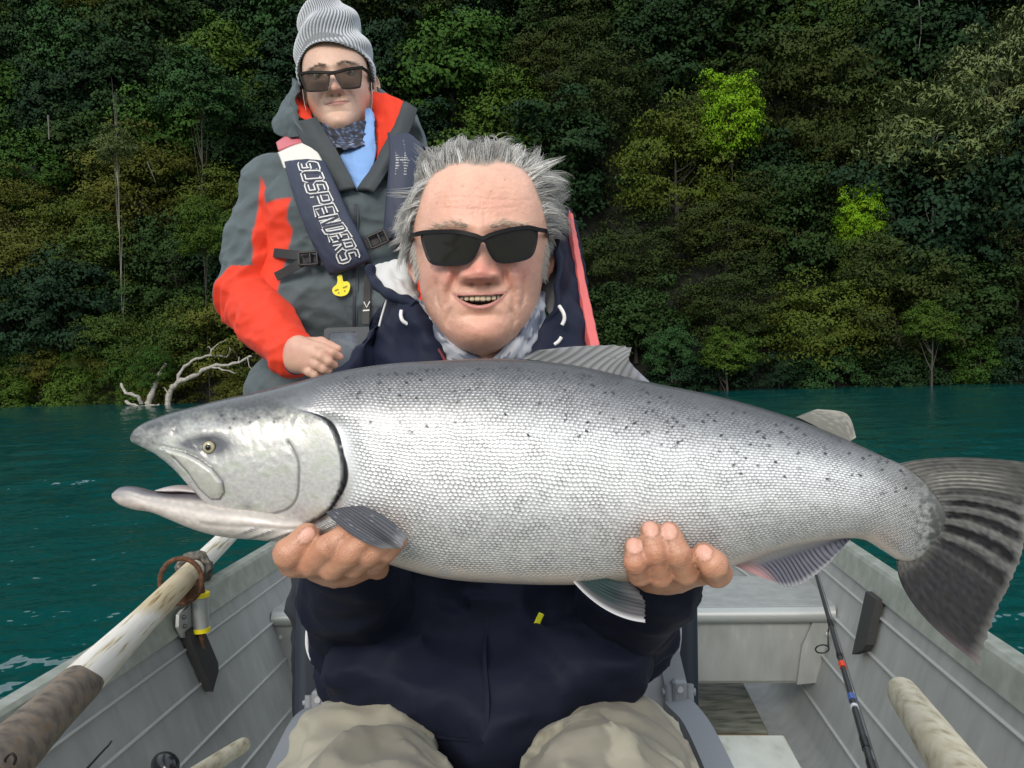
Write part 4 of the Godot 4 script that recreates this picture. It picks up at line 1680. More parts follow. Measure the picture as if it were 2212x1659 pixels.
	var fin := func(nm: String, rows: Array, rays: int, ridge: float, ragged: float, colf: Callable, thick := 0.0010, label := "") -> void:
		var fine := []
		var cols := rays * 5
		for r in rows:
			var pts := []
			for q in r:
				pts.append(q)
			var sp := spline(pts, 24)
			var line := []
			for i in cols:
				var fi := float(i) / (cols - 1) * (sp.size() - 1)
				var i0 := mini(int(fi), sp.size() - 2)
				line.append(sp[i0].lerp(sp[i0 + 1], fi - i0))
			fine.append(line)
		var f := MB.new()
		var nr := 26
		for side in [1.0, -1.0]:
			var first := f.v.size()
			for i in nr:
				for j in cols:
					var col := []
					for r in fine:
						col.append(r[j])
					var k := float(i) / (nr - 1)
					var u := float(j) / (cols - 1)
					var cut := 1.0 - ragged * (0.5 + 0.5 * jag.get_noise_2d(u * rays * 0.8, 3.0)) - ragged * 0.5 * absf(sin(u * rays * PI))
					var fi := k * cut * (col.size() - 1)
					var i0 := mini(int(fi), col.size() - 2)
					# quadratic through the rows
					var p: Vector3
					if col.size() == 3:
						var t := k * cut
						p = col[0] * (1 - t) * (1 - 2 * t) + col[1] * 4 * t * (1 - t) + col[2] * t * (2 * t - 1)
					else:
						p = col[i0].lerp(col[i0 + 1], fi - i0)
					var w := cos(u * rays * TAU)
					var z: float = side * (thick * (1.0 - 0.7 * k) + ridge * maxf(w, -0.2) * (1.0 - 0.5 * k))
					var wave := 0.0035 * sin(u * 9.0 + k * 2.0) * k * (1.0 if thick < 0.003 else 0.0)
					f.add(C(p.x, p.y, p.z) + Vector3(0, 0, z + wave), colf.call(u, k, w, Vector2(p.x, p.y)))
			if side > 0:
				f.net(first, nr, cols)
			else:
				for i in nr - 1:
					for j in cols - 1:
						var a := first + i * cols + j
						f.quad(a + cols, a + cols + 1, a + 1, a)
		var half_n := f.v.size() / 2
		for j in cols - 1:
			var a := (nr - 1) * cols + j
			f.quad(a, a + 1, a + 1 + half_n, a + half_n)
		for i in nr - 1:
			for j in [0, cols - 1]:
				var a: int = i * cols + j
				f.quad(a, a + cols, a + cols + half_n, a + half_n)
		cpart(fish, nm, f, finm, label)
	var D := FISH_D
	var v3 := func(pts: Array, d: float) -> Array:
		var o := []
		for q in pts:
			o.append(Vector3(q[0], q[1], q[2] if q.size() > 2 else d))
		return o
	fin.call("dorsal_fin", [v3.call([[1125, 775], [1200, 784], [1280, 801], [1340, 815], [1402, 828]], D), v3.call([[1150, 762], [1240, 762], [1310, 775], [1350, 795], [1403, 826]], D), v3.call([[1160, 757], [1260, 745], [1364, 746], [1360, 778], [1404, 824]], D)], 15, 0.0005, 0.07,
		func(u: float, k: float, w: float, p: Vector2) -> Color:
			var c := L(0.20, 0.205, 0.21).lerp(L(0.115, 0.12, 0.125), sstep(-0.2, 0.7, w))
			c = c.lerp(L(0.24, 0.25, 0.30), sstep(0.7, 1.0, u) * 0.7)
			var dots := sstep(0.45, 0.7, nz.get_noise_2d(p.x * 5.0, p.y * 10.0)) * (1.0 - sstep(0.75, 0.9, u))
			return c.lerp(L(0.02, 0.02, 0.025), dots * 0.9))
	fin.call("adipose_fin", [v3.call([[1722, 902], [1770, 926], [1822, 956]], D), v3.call([[1755, 888], [1805, 908], [1838, 950]], D), v3.call([[1768, 884], [1828, 894], [1848, 944]], D)], 3, 0.0, 0.0,
		func(u: float, k: float, w: float, p: Vector2) -> Color:
			var m := nz.get_noise_2d(p.x * 1.5, p.y * 3.0)
			return L(0.16, 0.16, 0.145).lerp(L(0.27, 0.26, 0.23), sstep(-0.1, 0.4, m + k - 0.5)), 0.005)
	fin.call("tail_fin", [v3.call([[1942, 1002], [1992, 1036], [2012, 1075], [2014, 1112], [2000, 1150], [1976, 1188], [1938, 1212]], D), v3.call([[2075, 988], [2095, 1025], [2112, 1075], [2112, 1125], [2094, 1190], [2055, 1262], [1984, 1318]], D), v3.call([[2262, 1004], [2256, 1048], [2232, 1105], [2218, 1170], [2186, 1250], [2152, 1335], [2128, 1444]], D)], 30, 0.00045, 0.03,
		func(u: float, k: float, w: float, p: Vector2) -> Color:
			var band := clampf(0.5 + 0.5 * cos(u * TAU * 10.0 + 0.8 * sin(k * 3.0)) + 0.45 * nz.get_noise_2d(p.x * 0.9, p.y * 0.9), 0.0, 1.0)
			var c := L(0.078, 0.078, 0.075).lerp(L(0.032, 0.032, 0.034), sstep(0.2, 0.7, u))
			var mid := sstep(0.22, 0.38, u) * (1.0 - sstep(0.62, 0.78, u))
			c = c.lerp(L(0.010, 0.010, 0.011), mid * sstep(0.55, 0.85, band) * sstep(0.02, 0.2, k) * 0.95)
			c = c.lerp(L(0.115, 0.115, 0.11), mid * (1.0 - sstep(0.15, 0.5, band)) * 0.8)
			c = c.lerp(L(0.33, 0.32, 0.28), 0.75 * sstep(0.10, 0.16, u) * (1.0 - sstep(0.22, 0.30, u)) * sstep(-0.1, 0.6, cos(u * TAU * 34.0)) * (1.0 - sstep(0.6, 0.9, k)))
			c = c.lerp(L(0.12, 0.118, 0.11), 0.7 * (1.0 - sstep(0.05, 0.22, k + 0.1 * nz.get_noise_2d(p.x * 2.0, p.y * 2.0))))
			c = c * (1.0 + 0.55 * nz.get_noise_2d(p.x * 1.4, p.y * 1.4)) * (1.0 + 0.10 * w)
			c = c.lerp(L(0.22, 0.215, 0.20), 0.55 * sstep(0.93, 1.0, k))
			return c.lerp(L(0.20, 0.15, 0.16), 0.4 * sstep(0.95, 1.0, u) * sstep(0.5, 1.0, k)))
	fin.call("anal_fin", [v3.call([[1578, 1218], [1660, 1192], [1745, 1168], [1836, 1152]], D), v3.call([[1620, 1236], [1692, 1226], [1760, 1198], [1838, 1160]], D), v3.call([[1655, 1250], [1718, 1274], [1785, 1222], [1842, 1164]], D)], 25, 0.0004, 0.05,
		func(u: float, k: float, w: float, p: Vector2) -> Color:
			var c := L(0.135, 0.14, 0.175).lerp(L(0.040, 0.040, 0.055), sstep(0.0, 0.8, w + 0.7 * nz.get_noise_2d(u * 300.0, k * 20.0)) * sstep(0.15, 0.45, k))
			c = c.lerp(L(0.42, 0.41, 0.39), 1.0 - sstep(0.05, 0.32, k))
			c = c.lerp(L(0.44, 0.25, 0.25), (1.0 - sstep(0.05, 0.24, u)) * 0.8)
			return c.lerp(L(0.36, 0.37, 0.38), 0.7 * sstep(0.86, 1.0, k)))
	fin.call("pelvic_fin", [v3.call([[1236, 1254], [1262, 1247], [1292, 1244]], 0.775), v3.call([[1312, 1318], [1322, 1285], [1335, 1256]], 0.765), v3.call([[1398, 1343], [1399, 1306], [1374, 1262]], 0.765)], 10, 0.0006, 0.04,
		func(u: float, k: float, w: float, p: Vector2) -> Color:
			var c := L(0.10, 0.098, 0.105).lerp(L(0.014, 0.033, 0.035), (1.0 - sstep(0.5, 0.95, k)) * sstep(0.15, 0.35, u) * 0.9)
			c = c.lerp(L(0.05, 0.05, 0.06), 0.6 * sstep(0.2, 0.8, w) * sstep(0.3, 0.6, k))
			return c.lerp(L(0.48, 0.48, 0.50), 1.0 - sstep(0.04, 0.2, u)))
	fin.call("pectoral_fin", [v3.call([[704, 1106, 0.752], [735, 1097, 0.748], [778, 1092, 0.746]], D), v3.call([[764, 1156, 0.724], [792, 1138, 0.721], [826, 1114, 0.721]], D), v3.call([[830, 1184, 0.712], [868, 1188, 0.710], [880, 1160, 0.711]], D)], 12, 0.0006, 0.03,
		func(u: float, k: float, w: float, p: Vector2) -> Color:
			var c := L(0.085, 0.09, 0.10).lerp(L(0.045, 0.047, 0.055), sstep(0.0, 0.7, w))
			c = c.lerp(L(0.23, 0.235, 0.24), 0.6 * sstep(0.8, 1.0, k))
			var slime := sstep(0.42, 0.6, nz.get_noise_2d(p.x * 2.6 + 7.0, p.y * 2.6))
			return c.lerp(L(0.5, 0.51, 0.53), slime * 0.6))


# ---------------------------------------------------------------- heads
# A head in millimetres: x to the viewer's right, y up from the line of the eyes, z towards the viewer.
const HEAD_Y := [-131.0, -128.0, -122.0, -112.0, -98.0, -80.0, -60.0, -40.0, -20.0, 0.0, 20.0, 40.0, 60.0, 80.0, 97.0, 108.0, 114.0, 116.0]


func head_shape(x: float, y: float, h: Dictionary) -> float:    # relief of the face over the smooth skull
	var ax := absf(x)
	var d := 0.0
	d += 4.5 * gauss(ax, y, 26, h.brow_y, 24, 8) + 2.0 * gauss(x, y, 0, h.brow_y - 1.0, 12, 8)
	d -= h.socket * gauss(ax, y, 33, 4, 18, 9)
	d += h.cheek * gauss(ax, y, 43, -34, 20, 19)
	d -= h.hollow * gauss(ax, y, 52, -66, 14, 22)
	# nose
	var t := clampf((12.0 - y) / 52.0, 0.0, 1.2)
	var ridge: float = lerpf(6.0, h.nose, pow(minf(t, 1.0), 1.15))
	ridge *= sstep(30.0, 6.0, y) * sstep(-52.0, -45.0, y)
	var wide := lerpf(8.5, 13.5 * h.nose_w, minf(t, 1.0))
	d += ridge * exp(-pow(ax / wide, 2.4))
	d += 5.5 * gauss(x, y, 0, -37, 11, 8)
	d += 10.5 * gauss(ax, y, 15.5 * h.nose_w, -41, 7, 6.8)
	d -= 3.5 * gauss(ax, y, 25.0 * h.nose_w, -39, 3.5, 9)
	d -= 4.0 * gauss(ax, y, 8.5 * h.nose_w, -50.5, 4, 2.0)
	d += 2.0 * gauss(x, y, 0, -50, 3.5, 3)
	# folds from the nose to beside the mouth
	var fold := seg_dist(Vector2(ax, y), [Vector2(21.0 * h.nose_w, -34), Vector2(28.0, -44), Vector2(36, -58), Vector2(39, -74), Vector2(38, -92)])
	var ff := sstep(-26.0, -40.0, y) * sstep(-86.0, -66.0, y)
	d -= h.fold * exp(-pow(fold / 4.0, 2.0)) * ff
	d += h.fold * 0.8 * exp(-pow((fold - 8.0) / 6.0, 2.0)) * ff * sstep(24.0, 34.0, ax + (y + 34.0) * 0.12)
	# philtrum, chin
	d -= 1.2 * gauss(x, y, 0, -53, 3, 5)
	d += 5.5 * gauss(x, y, 0, -105, 21, 12)
	d -= 3.5 * gauss(x, y, 0, -85, 24, 5.5)
	d -= h.jowl * exp(-pow(seg_dist(Vector2(ax, y), [Vector2(35, -76), Vector2(39, -90), Vector2(37, -104)]) / 3.6, 2.0)) * sstep(-104.0, -90.0, y) * sstep(-72.0, -84.0, y)
	# brow lines
	for q in [36.0, 47.0, 57.0]:
		d -= h.lines * exp(-pow((y - q - 2.0 * sin(x * 0.06 + q)) / 1.6, 2.0)) * (1.0 - sstep(35.0, 50.0, ax))
	d -= h.lines * 1.5 * gauss(ax, y, 6, 24, 1.6, 9)
	d -= h.lines * 1.2 * exp(-pow(seg_dist(Vector2(ax, y), [Vector2(52, -8), Vector2(62, -14), Vector2(70, -24)]) / 1.8, 2.0))
	# fine creases and loose skin
	var age: float = h.age
	if age > 0.0:
		var wx := x + 6.0 * nz.get_noise_2d(x * 0.7, y * 0.7)
		var wy := y + 6.0 * nz.get_noise_2d(x * 0.7 + 80.0, y * 0.7)
		d -= age * 0.45 * pow(1.0 - absf(nz.get_noise_2d(wx * 1.5 + 500.0, wy * 0.55)), 6.0) * sstep(15.0, 40.0, ax) * sstep(10.0, -25.0, y)
		d -= age * 0.40 * pow(1.0 - absf(nz.get_noise_2d(wx * 0.5 + 200.0, wy * 2.2)), 7.0) * sstep(22.0, 34.0, y)
		d += age * 0.9 * nz.get_noise_2d(x * 0.8, y * 0.8 + 40.0)
		# bags under the cheeks, second crease beside the mouth
		d -= age * 2.6 * exp(-pow(seg_dist(Vector2(ax, y), [Vector2(50, -42), Vector2(51, -60), Vector2(47, -78)]) / 2.6, 2.0)) * sstep(-84.0, -66.0, y) * sstep(-38.0, -50.0, y)
	# mouth
	var yc: float = h.mouth_y + h.smile * pow(x / 27.0, 2.0) * (1.0 if ax < 40.0 else 0.0) + h.mouth_tilt * x
	var mw: float = h.mouth_w
	if ax < mw + 8.0:
		var k := clampf(1.0 - pow(ax / mw, 2.0), 0.0, 1.0)
		k = k * k * (2.0 - k)
		var up: float = yc + h.open * 0.42 * k
		var dn: float = yc - h.open * 0.58 * k
		var lip_u: float = h.lip * 0.8 * sqrt(k)
		var lip_d: float = h.lip * sqrt(k)
		d += 3.2 * exp(-pow((y - up - lip_u * 0.5) / (lip_u * 0.6 + 1.2), 2.0)) * k * k
		d += 4.2 * exp(-pow((y - dn + lip_d * 0.55) / (lip_d * 0.6 + 1.2), 2.0)) * k * k
		if h.open > 1.0:
			d -= 17.0 * sstep(0.0, 1.6, minf(up - y, y - dn)) * sstep(0.0, 0.25, k)
		else:
			d -= 2.4 * exp(-pow((y - yc) / 1.3, 2.0)) * sstep(0.0, 0.25, k)
		d -= 2.2 * gauss(ax, y, mw + 2.0, yc - 0.5, 3.5, 4.0)
	return d


func head_skin(x: float, y: float, z: float, h: Dictionary) -> Color:
	var ax := absf(x)
	var c: Color = h.skin
	var n := nz.get_noise_3d(x * 0.5, y * 0.5, z * 0.5)
	var f := nz.get_noise_3d(x * 2.6, y * 2.6, z * 2.6)
	c = c * (1.0 + 0.13 * n + 0.10 * f)
	if z > 20.0:
		var red: float = clampf(0.9 * gauss(x, y, 0, -38, 22, 16) + 0.75 * gauss(ax, y, 42, -32, 22, 18) + 0.4 * gauss(x, y, 0, -100, 30, 14) + 0.35 * gauss(x, y, 0, 40, 60, 16) + 0.5 * n * gauss(ax, y, 45, -40, 40, 40), 0.0, 1.0)
		c = c.lerp(h.flush, red * h.ruddy)
		var yc: float = h.mouth_y + h.smile * pow(x / 27.0, 2.0) * (1.0 if ax < 40.0 else 0.0) + h.mouth_tilt * x
		var mw: float = h.mouth_w
		if ax < mw + 2.0:
			var k := clampf(1.0 - pow(ax / (mw + 1.0), 2.0), 0.0, 1.0)
			var up: float = yc + h.open * 0.42 * k
			var dn: float = yc - h.open * 0.58 * k
			var lu: float = h.lip * 0.75 * sqrt(k)
			var ld: float = h.lip * sqrt(k)
			if y > up - 0.5 and y < up + lu + 2.0:
				c = c.lerp(h.lips, 0.75 * (1.0 - sstep(lu - 1.0, lu + 1.6, y - up)))
			if y < dn + 0.5 and y > dn - ld - 2.5:
				c = c.lerp(h.lips, 0.85 * (1.0 - sstep(ld - 1.5, ld + 1.6, dn - y)))
			if h.open > 1.0 and y < up - 0.6 and y > dn + 0.8 and k > 0.05:
				c = L(0.035, 0.008, 0.008)
			elif h.open <= 1.0 and absf(y - yc) < 1.6 and k > 0.02:
				c = c.lerp(L(0.16, 0.05, 0.045), 0.8 * (1.0 - absf(y - yc) / 1.6))
		c = c.lerp(L(0.10, 0.04, 0.03), 0.75 * gauss(ax, y, 8.5 * h.nose_w, -50.0, 3.2, 1.3))
		# brows: hairs over skin
		var by: float = h.brow_y + 4.0 * (1.0 - pow((ax - 32.0) / 24.0, 2.0)) + h.brow_tilt * x
		if ax > 10.0 and ax < 57.0:
			var b: float = exp(-pow((y - by) / 4.2, 2.0)) * (0.6 + 0.5 * nz.get_noise_2d(x * 16.0 + y * 6.0, y * 3.0))
			c = c.lerp(h.brow, clampf(b, 0.0, 1.0) * h.brow_k)
		# eyes behind the lenses
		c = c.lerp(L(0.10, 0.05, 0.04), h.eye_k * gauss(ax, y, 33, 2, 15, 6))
		var fold := seg_dist(Vector2(ax, y), [Vector2(21.0 * h.nose_w, -34), Vector2(28.0, -44), Vector2(36, -58), Vector2(39, -74), Vector2(38, -92)])
		c = c.lerp(L(0.36, 0.15, 0.10), 0.16 * h.fold * 0.3 * exp(-pow(fold / 1.6, 2.0)) * sstep(-26.0, -40.0, y) * sstep(-88.0, -70.0, y))
	for q in h.spots:
		c = c.lerp(L(0.20, 0.09, 0.06), 0.55 * gauss(x, y, q.x, q.y, 1.2, 1.2))
	return c


# adds the head and both ears to a mesh; where: from millimetres to the camera's axes
func add_head(mb: MB, where: Transform3D, h: Dictionary) -> void:
	var ys: Array = HEAD_Y
	var rows := 210
	var cols := 300
	var first := mb.v.size()
	for r in rows:
		var k := float(r) / (rows - 1)
		var y := lerpf(-131.0, 116.0, k - 0.018 * sin(k * TAU) )
		var hw := curve1(ys, h.hw, y)
		var zf := curve1(ys, h.zf, y)
		var zb := curve1(ys, h.zb, y)
		for i in cols:
			var u := 2.0 * i / cols - 1.0
			var th := PI * (0.42 * u + 0.58 * u * u * u)
			var s := sin(th)
			var co := cos(th)
			var x := hw * signf(s) * pow(absf(s), 0.88)
			var z := zf * pow(co, 0.84) if co > 0.0 else -zb * pow(-co, 0.9)
			var p := Vector3(x, y, z)
			if co > 0.05:
				var w := sstep(0.05, 0.45, co)
				var e := head_shape(x, y, h) * w
				p.z += e * 0.94
				p.x += e * 0.12 * signf(x) * minf(absf(x) / 50.0, 1.0)
			var c := head_skin(x, y, z, h)
			if h.has("scalp"):
				var m: float = h.scalp.call(p)
				c = c.lerp(h.hair, m)
			mb.add(where * p, c)
	mb.net(first, rows, cols, true)
	# ears
	for s in [-1.0, 1.0]:
		var e0 := mb.v.size()
		var rr := 16
		var cc := 40
		var ear: Dictionary = h.ear
		for side in 2:
			for r in rr:
				for i in cc:
					var k := float(r) / (rr - 1)
					var a := TAU * i / cc
					var wy := 31.0 * (1.0 if sin(a) > 0 else 0.95)
					var q := Vector2(cos(a) * 17.0 * (1.0 + 0.25 * sin(a)) * k, sin(a) * wy * k)
					var out := 0.0
					if side == 0:
						out = 5.0 * exp(-pow((k - 0.9) / 0.14, 2.0)) - 5.5 * exp(-pow(k / 0.5, 2.0)) + 2.0 * exp(-pow((k - 0.55) / 0.12, 2.0))
						out *= 1.0 if sin(a) > -0.75 else 0.4
					else:
						out = -4.5 * (1.0 - k * k)
					# plane of the ear: leans out and back
					var back := Vector3(s * sin(ear.flare), 0, -cos(ear.flare))
					var nor := Vector3(s * cos(ear.flare), 0, sin(ear.flare))
					var p := Vector3(s * ear.x, ear.y, ear.z) + back * (q.x + 13.0) + Vector3(0, q.y + 0.12 * q.x, 0) + nor * out
					var cool: Color = (h.skin as Color).lerp(h.flush, 0.55 * h.ruddy + 0.25 * exp(-pow(k / 0.5, 2.0)))
					mb.add(where * p, cool)
		for side in 2:
			for r in rr - 1:
				for i in cc:
					var a := e0 + (side * rr + r) * cc + i
					var b := e0 + (side * rr + r) * cc + (i + 1) % cc
					if (side == 0) == (s > 0):
						mb.quad(a, a + cc, b + cc, b)
					else:
						mb.quad(a, b, b + cc, a + cc)


func skin_mat() -> StandardMaterial3D:
	var m := mat(Color.WHITE, 0.42, 0.0, true)
	m.metallic_specular = 0.5
	m.subsurf_scatter_enabled = true
	m.subsurf_scatter_strength = 0.08
	bumpy(m, noise_tex(0.16, 3, 256, FastNoiseLite.TYPE_SIMPLEX, null, 18), 0.045, 12.0)
	return m


func cloth_mat(col: Color, rough := 0.75, cm := 0.012, vertex := false) -> StandardMaterial3D:
	var m := mat(col, rough, 0.0, vertex)
	m.rim_enabled = true
	m.rim = 0.07
	bumpy(m, noise_tex(0.25, 3, 256, FastNoiseLite.TYPE_SIMPLEX, null, 23), cm, 14.0)
	return m


# folds in cloth, in metres
func folds(p: Vector3) -> float:
	var q := p + Vector3(nz.get_noise_3dv(p * 90.0), nz.get_noise_3dv(p * 90.0 + Vector3(9, 0, 0)), 0) * 0.02
	return -0.009 * nf.get_noise_3d(q.x * 7.0, q.y * 10.0, q.z * 7.0) - 0.0035 * nz.get_noise_3d(q.x * 300.0, q.y * 420.0, q.z * 300.0)


func nail(c: Color, p: Vector3, nails: Array, pink: Color) -> Color:
	for q in nails:
		var v: Vector3 = p - q[0]
		var r := sqrt(pow(v.dot(q[1]) / q[2], 2.0) + pow(v.dot(q[3]) / q[4], 2.0))
		if absf(v.z) < 0.012 and r < 1.25:
			c = c.lerp(pink, 1.0 - sstep(0.85, 1.05, r))
			c = c.lerp(c * 0.55, 0.75 * exp(-pow((r - 1.08) / 0.12, 2.0)))
	return c


func build_front() -> void:
	var h := {
		"hw": [4.0, 17.0, 32.0, 44.0, 56.0, 66.0, 71.5, 75.5, 79.0, 82.0, 83.0, 82.0, 77.0, 70.0, 57.0, 39.0, 22.0, 5.0],
		"zf": [44.0, 56.0, 73.0, 85.0, 90.0, 92.0, 93.0, 92.0, 91.0, 92.0, 95.0, 93.0, 88.0, 77.0, 59.0, 37.0, 16.0, -6.0],
		"zb": [-38.0, -25.0, -6.0, 14.0, 34.0, 54.0, 72.0, 84.0, 92.0, 97.0, 99.0, 99.0, 97.0, 90.0, 77.0, 59.0, 38.0, 17.0],
		"cheek": 6.5, "hollow": 3.0, "nose": 23.5, "nose_w": 1.12, "fold": 3.4, "jowl": 3.0, "lines": 0.5, "age": 1.0, "socket": 6.5, "eye_k": 0.2, "brow_y": 14.0, "mouth_y": -68.0, "smile": 6.0, "mouth_w": 30.0, "mouth_tilt": 0.02, "open": 10.0, "lip": 6.0, "brow_tilt": 0.02,
		"skin": L(0.655, 0.375, 0.275), "flush": L(0.60, 0.235, 0.18), "ruddy": 0.95, "lips": L(0.45, 0.185, 0.165), "brow": L(0.36, 0.28, 0.21), "brow_k": 0.4, "hair": L(0.36, 0.28, 0.225),
		"spots": [Vector2(-18, 62), Vector2(14, 55), Vector2(-48, 44), Vector2(30, 70), Vector2(52, -20), Vector2(-55, -28)],
		"ear": {"x": 74.0, "y": -8.0, "z": 6.0, "flare": 0.55},
	}
	var hc := C(1038, 541, 1.092)
	var hb := Basis.from_euler(Vector3(0.02, 0.02, 0.015)) * 0.001
	var head := Transform3D(hb, hc)
	h.scalp = func(p: Vector3) -> float: return front_scalp(p)
	var man := thing("person", "seated grey-haired person in dark sunglasses and navy jacket, smiling and holding the salmon", "person", cam_t * Vector3(-0.03, -0.95, -1.1))
	var body := MB.new()
	add_head(body, head, h)
	var skin: Color = h.skin
	# trunk, neck, arms and legs under the clothes
	var f := Field.new()
	var sl := C(802, 935, 1.16)
	var sr := C(1285, 935, 1.16)
	var el := C(795, 1345, 1.07)
	var er := C(1325, 1345, 1.07)
	var wl := C(744, 1200, 0.865)
	var wr := C(1425, 1226, 0.865)
	f.cap(C(1038, 800, 1.15), C(1036, 640, 1.12), 0.062, 0.060, 0.03)
	f.cap(C(1036, 690, 1.085), C(1036, 790, 1.10), 0.035, 0.042, 0.03)
	f.cap(C(960, 960, 1.20), C(1110, 960, 1.20), 0.085, 0.085, 0.06)
	f.cap(C(1038, 960, 1.20), C(1042, 1450, 1.18), 0.10, 0.11, 0.06)
	f.chain([C(1030, 840, 1.16), sl, el, wl], [0.05, 0.05, 0.036, 0.027], 0.03)
	f.chain([C(1040, 840, 1.16), sr, er, wr], [0.05, 0.05, 0.036, 0.027], 0.03)
	var kl := C(800, 1820, 0.78)
	var kr := C(1297, 1808, 0.78)
	f.chain([C(980, 1610, 1.22), C(792, 1722, 0.95), kl + Vector3(0, -0.004, -0.004), C(815, 2100, 0.87), C(825, 2440, 0.92)], [0.075, 0.06, 0.048, 0.042, 0.035], 0.03)
	f.chain([C(1100, 1610, 1.22), C(1298, 1710, 0.95), kr + Vector3(0, -0.004, -0.004), C(1275, 2100, 0.87), C(1262, 2440, 0.92)], [0.075, 0.06, 0.048, 0.042, 0.035], 0.03)
	f.mesh(body, 0.008, func(p: Vector3) -> Color:
		var n := nz.get_noise_3dv(p * 500.0)
		return (skin * (1.0 + 0.1 * n)).lerp(h.flush, 0.35))
	# hands: thumb and fingers close on the fish from below
	var pink := L(0.58, 0.31, 0.235)
	var hand_skin := L(0.47, 0.255, 0.16)
	var gl := Field.new()
	gl.cap(wl, C(735, 1198, 0.80), 0.027, 0.023, 0.02)
	gl.cap(C(735, 1200, 0.80), C(770, 1190, 0.775), 0.022, 0.019, 0.02)
	gl.cap(C(690, 1204, 0.795), C(800, 1200, 0.80), 0.018, 0.016, 0.02)
	gl.chain([C(710, 1216, 0.79), C(634, 1214, 0.758), C(622, 1196, 0.745), C(664, 1158, 0.748)], [0.015, 0.0128, 0.0122, 0.0110], 0.003)
	gl.chain([C(690, 1218, 0.775), C(668, 1216, 0.752), C(708, 1182, 0.739), C(752, 1152, 0.744)], [0.013, 0.0112, 0.0108, 0.0095], 0.002)
	gl.chain([C(730, 1226, 0.78), C(716, 1226, 0.752), C(758, 1194, 0.735), C(806, 1152, 0.733)], [0.013, 0.0112, 0.0106, 0.0092], 0.002)
	gl.chain([C(775, 1222, 0.785), C(764, 1220, 0.757), C(800, 1196, 0.738), C(838, 1160, 0.735)], [0.0125, 0.0108, 0.0102, 0.009], 0.002)
	gl.chain([C(815, 1225, 0.795), C(806, 1216, 0.765), C(832, 1192, 0.744), C(858, 1168, 0.740)], [0.0112, 0.0098, 0.0092, 0.0082], 0.002)
	var dir := (C(664, 1158, 0.748) - C(622, 1196, 0.745)).normalized()
	var nl := [[C(661, 1157, 0.735), dir, 0.0075, Vector3(-dir.y, dir.x, 0), 0.0058]]
	var creases := []
	for q in [[Vector2(616, 1204), Vector2(640, 1180), 0.74], [Vector2(712, 1178), Vector2(765, 1140), 0.735], [Vector2(758, 1194), Vector2(806, 1152), 0.735], [Vector2(800, 1196), Vector2(838, 1160), 0.738], [Vector2(1374, 1222), Vector2(1371, 1182), 0.732], [Vector2(1417, 1204), Vector2(1406, 1150), 0.732], [Vector2(1467, 1204), Vector2(1446, 1152), 0.732], [Vector2(1543, 1222), Vector2(1520, 1198), 0.732], [Vector2(1373, 1198), Vector2(1371, 1182), 0.732], [Vector2(1411, 1174), Vector2(1406, 1150), 0.732], [Vector2(1456, 1176), Vector2(1446, 1152), 0.732]]:
		creases.append([C(q[0].x, q[0].y, q[2]), (C(q[1].x, q[1].y, q[2]) - C(q[0].x, q[0].y, q[2])).normalized()])
	var knuckle := func(p: Vector3) -> float:
		return 0.0009 * nz.get_noise_3dv(p * 1300.0) + 0.0006 * nz.get_noise_3dv(Vector3(p.x * 3500.0, p.y * 7000.0, p.z * 3500.0))
	var hand_col := func(p: Vector3, nails: Array) -> Color:
		var n := nz.get_noise_3dv(p * 900.0)
		var c: Color = hand_skin * (1.0 + 0.14 * n)
		c = c.lerp(L(0.43, 0.18, 0.105), clampf(0.40 + 0.5 * nz.get_noise_3dv(p * 500.0 + Vector3(5, 5, 5)), 0.0, 0.7))
		for q in creases:
			var v: Vector3 = p - q[0]
			if v.length() < 0.016:
				var t := v.dot(q[1])
				c = c.lerp(L(0.30, 0.12, 0.075), 0.55 * exp(-pow(t / 0.0009, 2.0)) + 0.35 * exp(-pow((t - 0.0032) / 0.0009, 2.0)) + 0.35 * exp(-pow((t + 0.0030) / 0.0009, 2.0)))
		return nail(c, p, nails, pink)
	gl.mesh(body, 0.0022, func(p: Vector3) -> Color: return hand_col.call(p, nl), knuckle, 0.002)
	var gr := Field.new()
	gr.cap(wr, C(1440, 1222, 0.80), 0.027, 0.022, 0.02)
	gr.cap(C(1400, 1228, 0.80), C(1512, 1222, 0.79), 0.018, 0.017, 0.02)
	var tips := [[Vector2(1371, 1182), Vector2(1372, 1214), Vector2(1382, 1240), 0.0092], [Vector2(1406, 1148), Vector2(1414, 1194), Vector2(1426, 1242), 0.0098], [Vector2(1446, 1152), Vector2(1464, 1196), Vector2(1482, 1236), 0.0102], [Vector2(1520, 1198), Vector2(1542, 1220), Vector2(1550, 1238), 0.0110]]
	var nr := []
	for q in tips:
		var r: float = q[3]
		gr.chain([C(q[2].x - 8, q[2].y - 4, 0.785), C(q[2].x, q[2].y, 0.750), C(q[1].x, q[1].y, 0.733), C(q[0].x, q[0].y, 0.738)], [r * 1.1, r * 1.1, r * 1.08, r * 0.94], 0.0018)
		var dr := (C(q[0].x, q[0].y, 0.738) - C(q[1].x, q[1].y, 0.733)).normalized()
		nr.append([C(q[0].x + 1.0, q[0].y - 4.0, 0.727) + dr * 0.001, dr, 0.0074, Vector3(dr.y, -dr.x, 0), 0.0062])
	gr.mesh(body, 0.0022, func(p: Vector3) -> Color: return hand_col.call(p, nr), knuckle, 0.001)
	var bm := cpart(man, "body", body, skin_mat())
	# ---- eyes, teeth
	for s in [-1.0, 1.0]:
		var e := MB.new()
		e.ball(head * Vector3(s * 33.0, 0, 74.0), Vector3.ONE * 0.0115, L(0.6, 0.57, 0.53), 12, 16)
		cpart(man, "eye", e, mat(Color.WHITE, 0.15, 0.0, true))
	var tm := mat(L(0.50, 0.41, 0.27), 0.25)
	rng.seed = 4
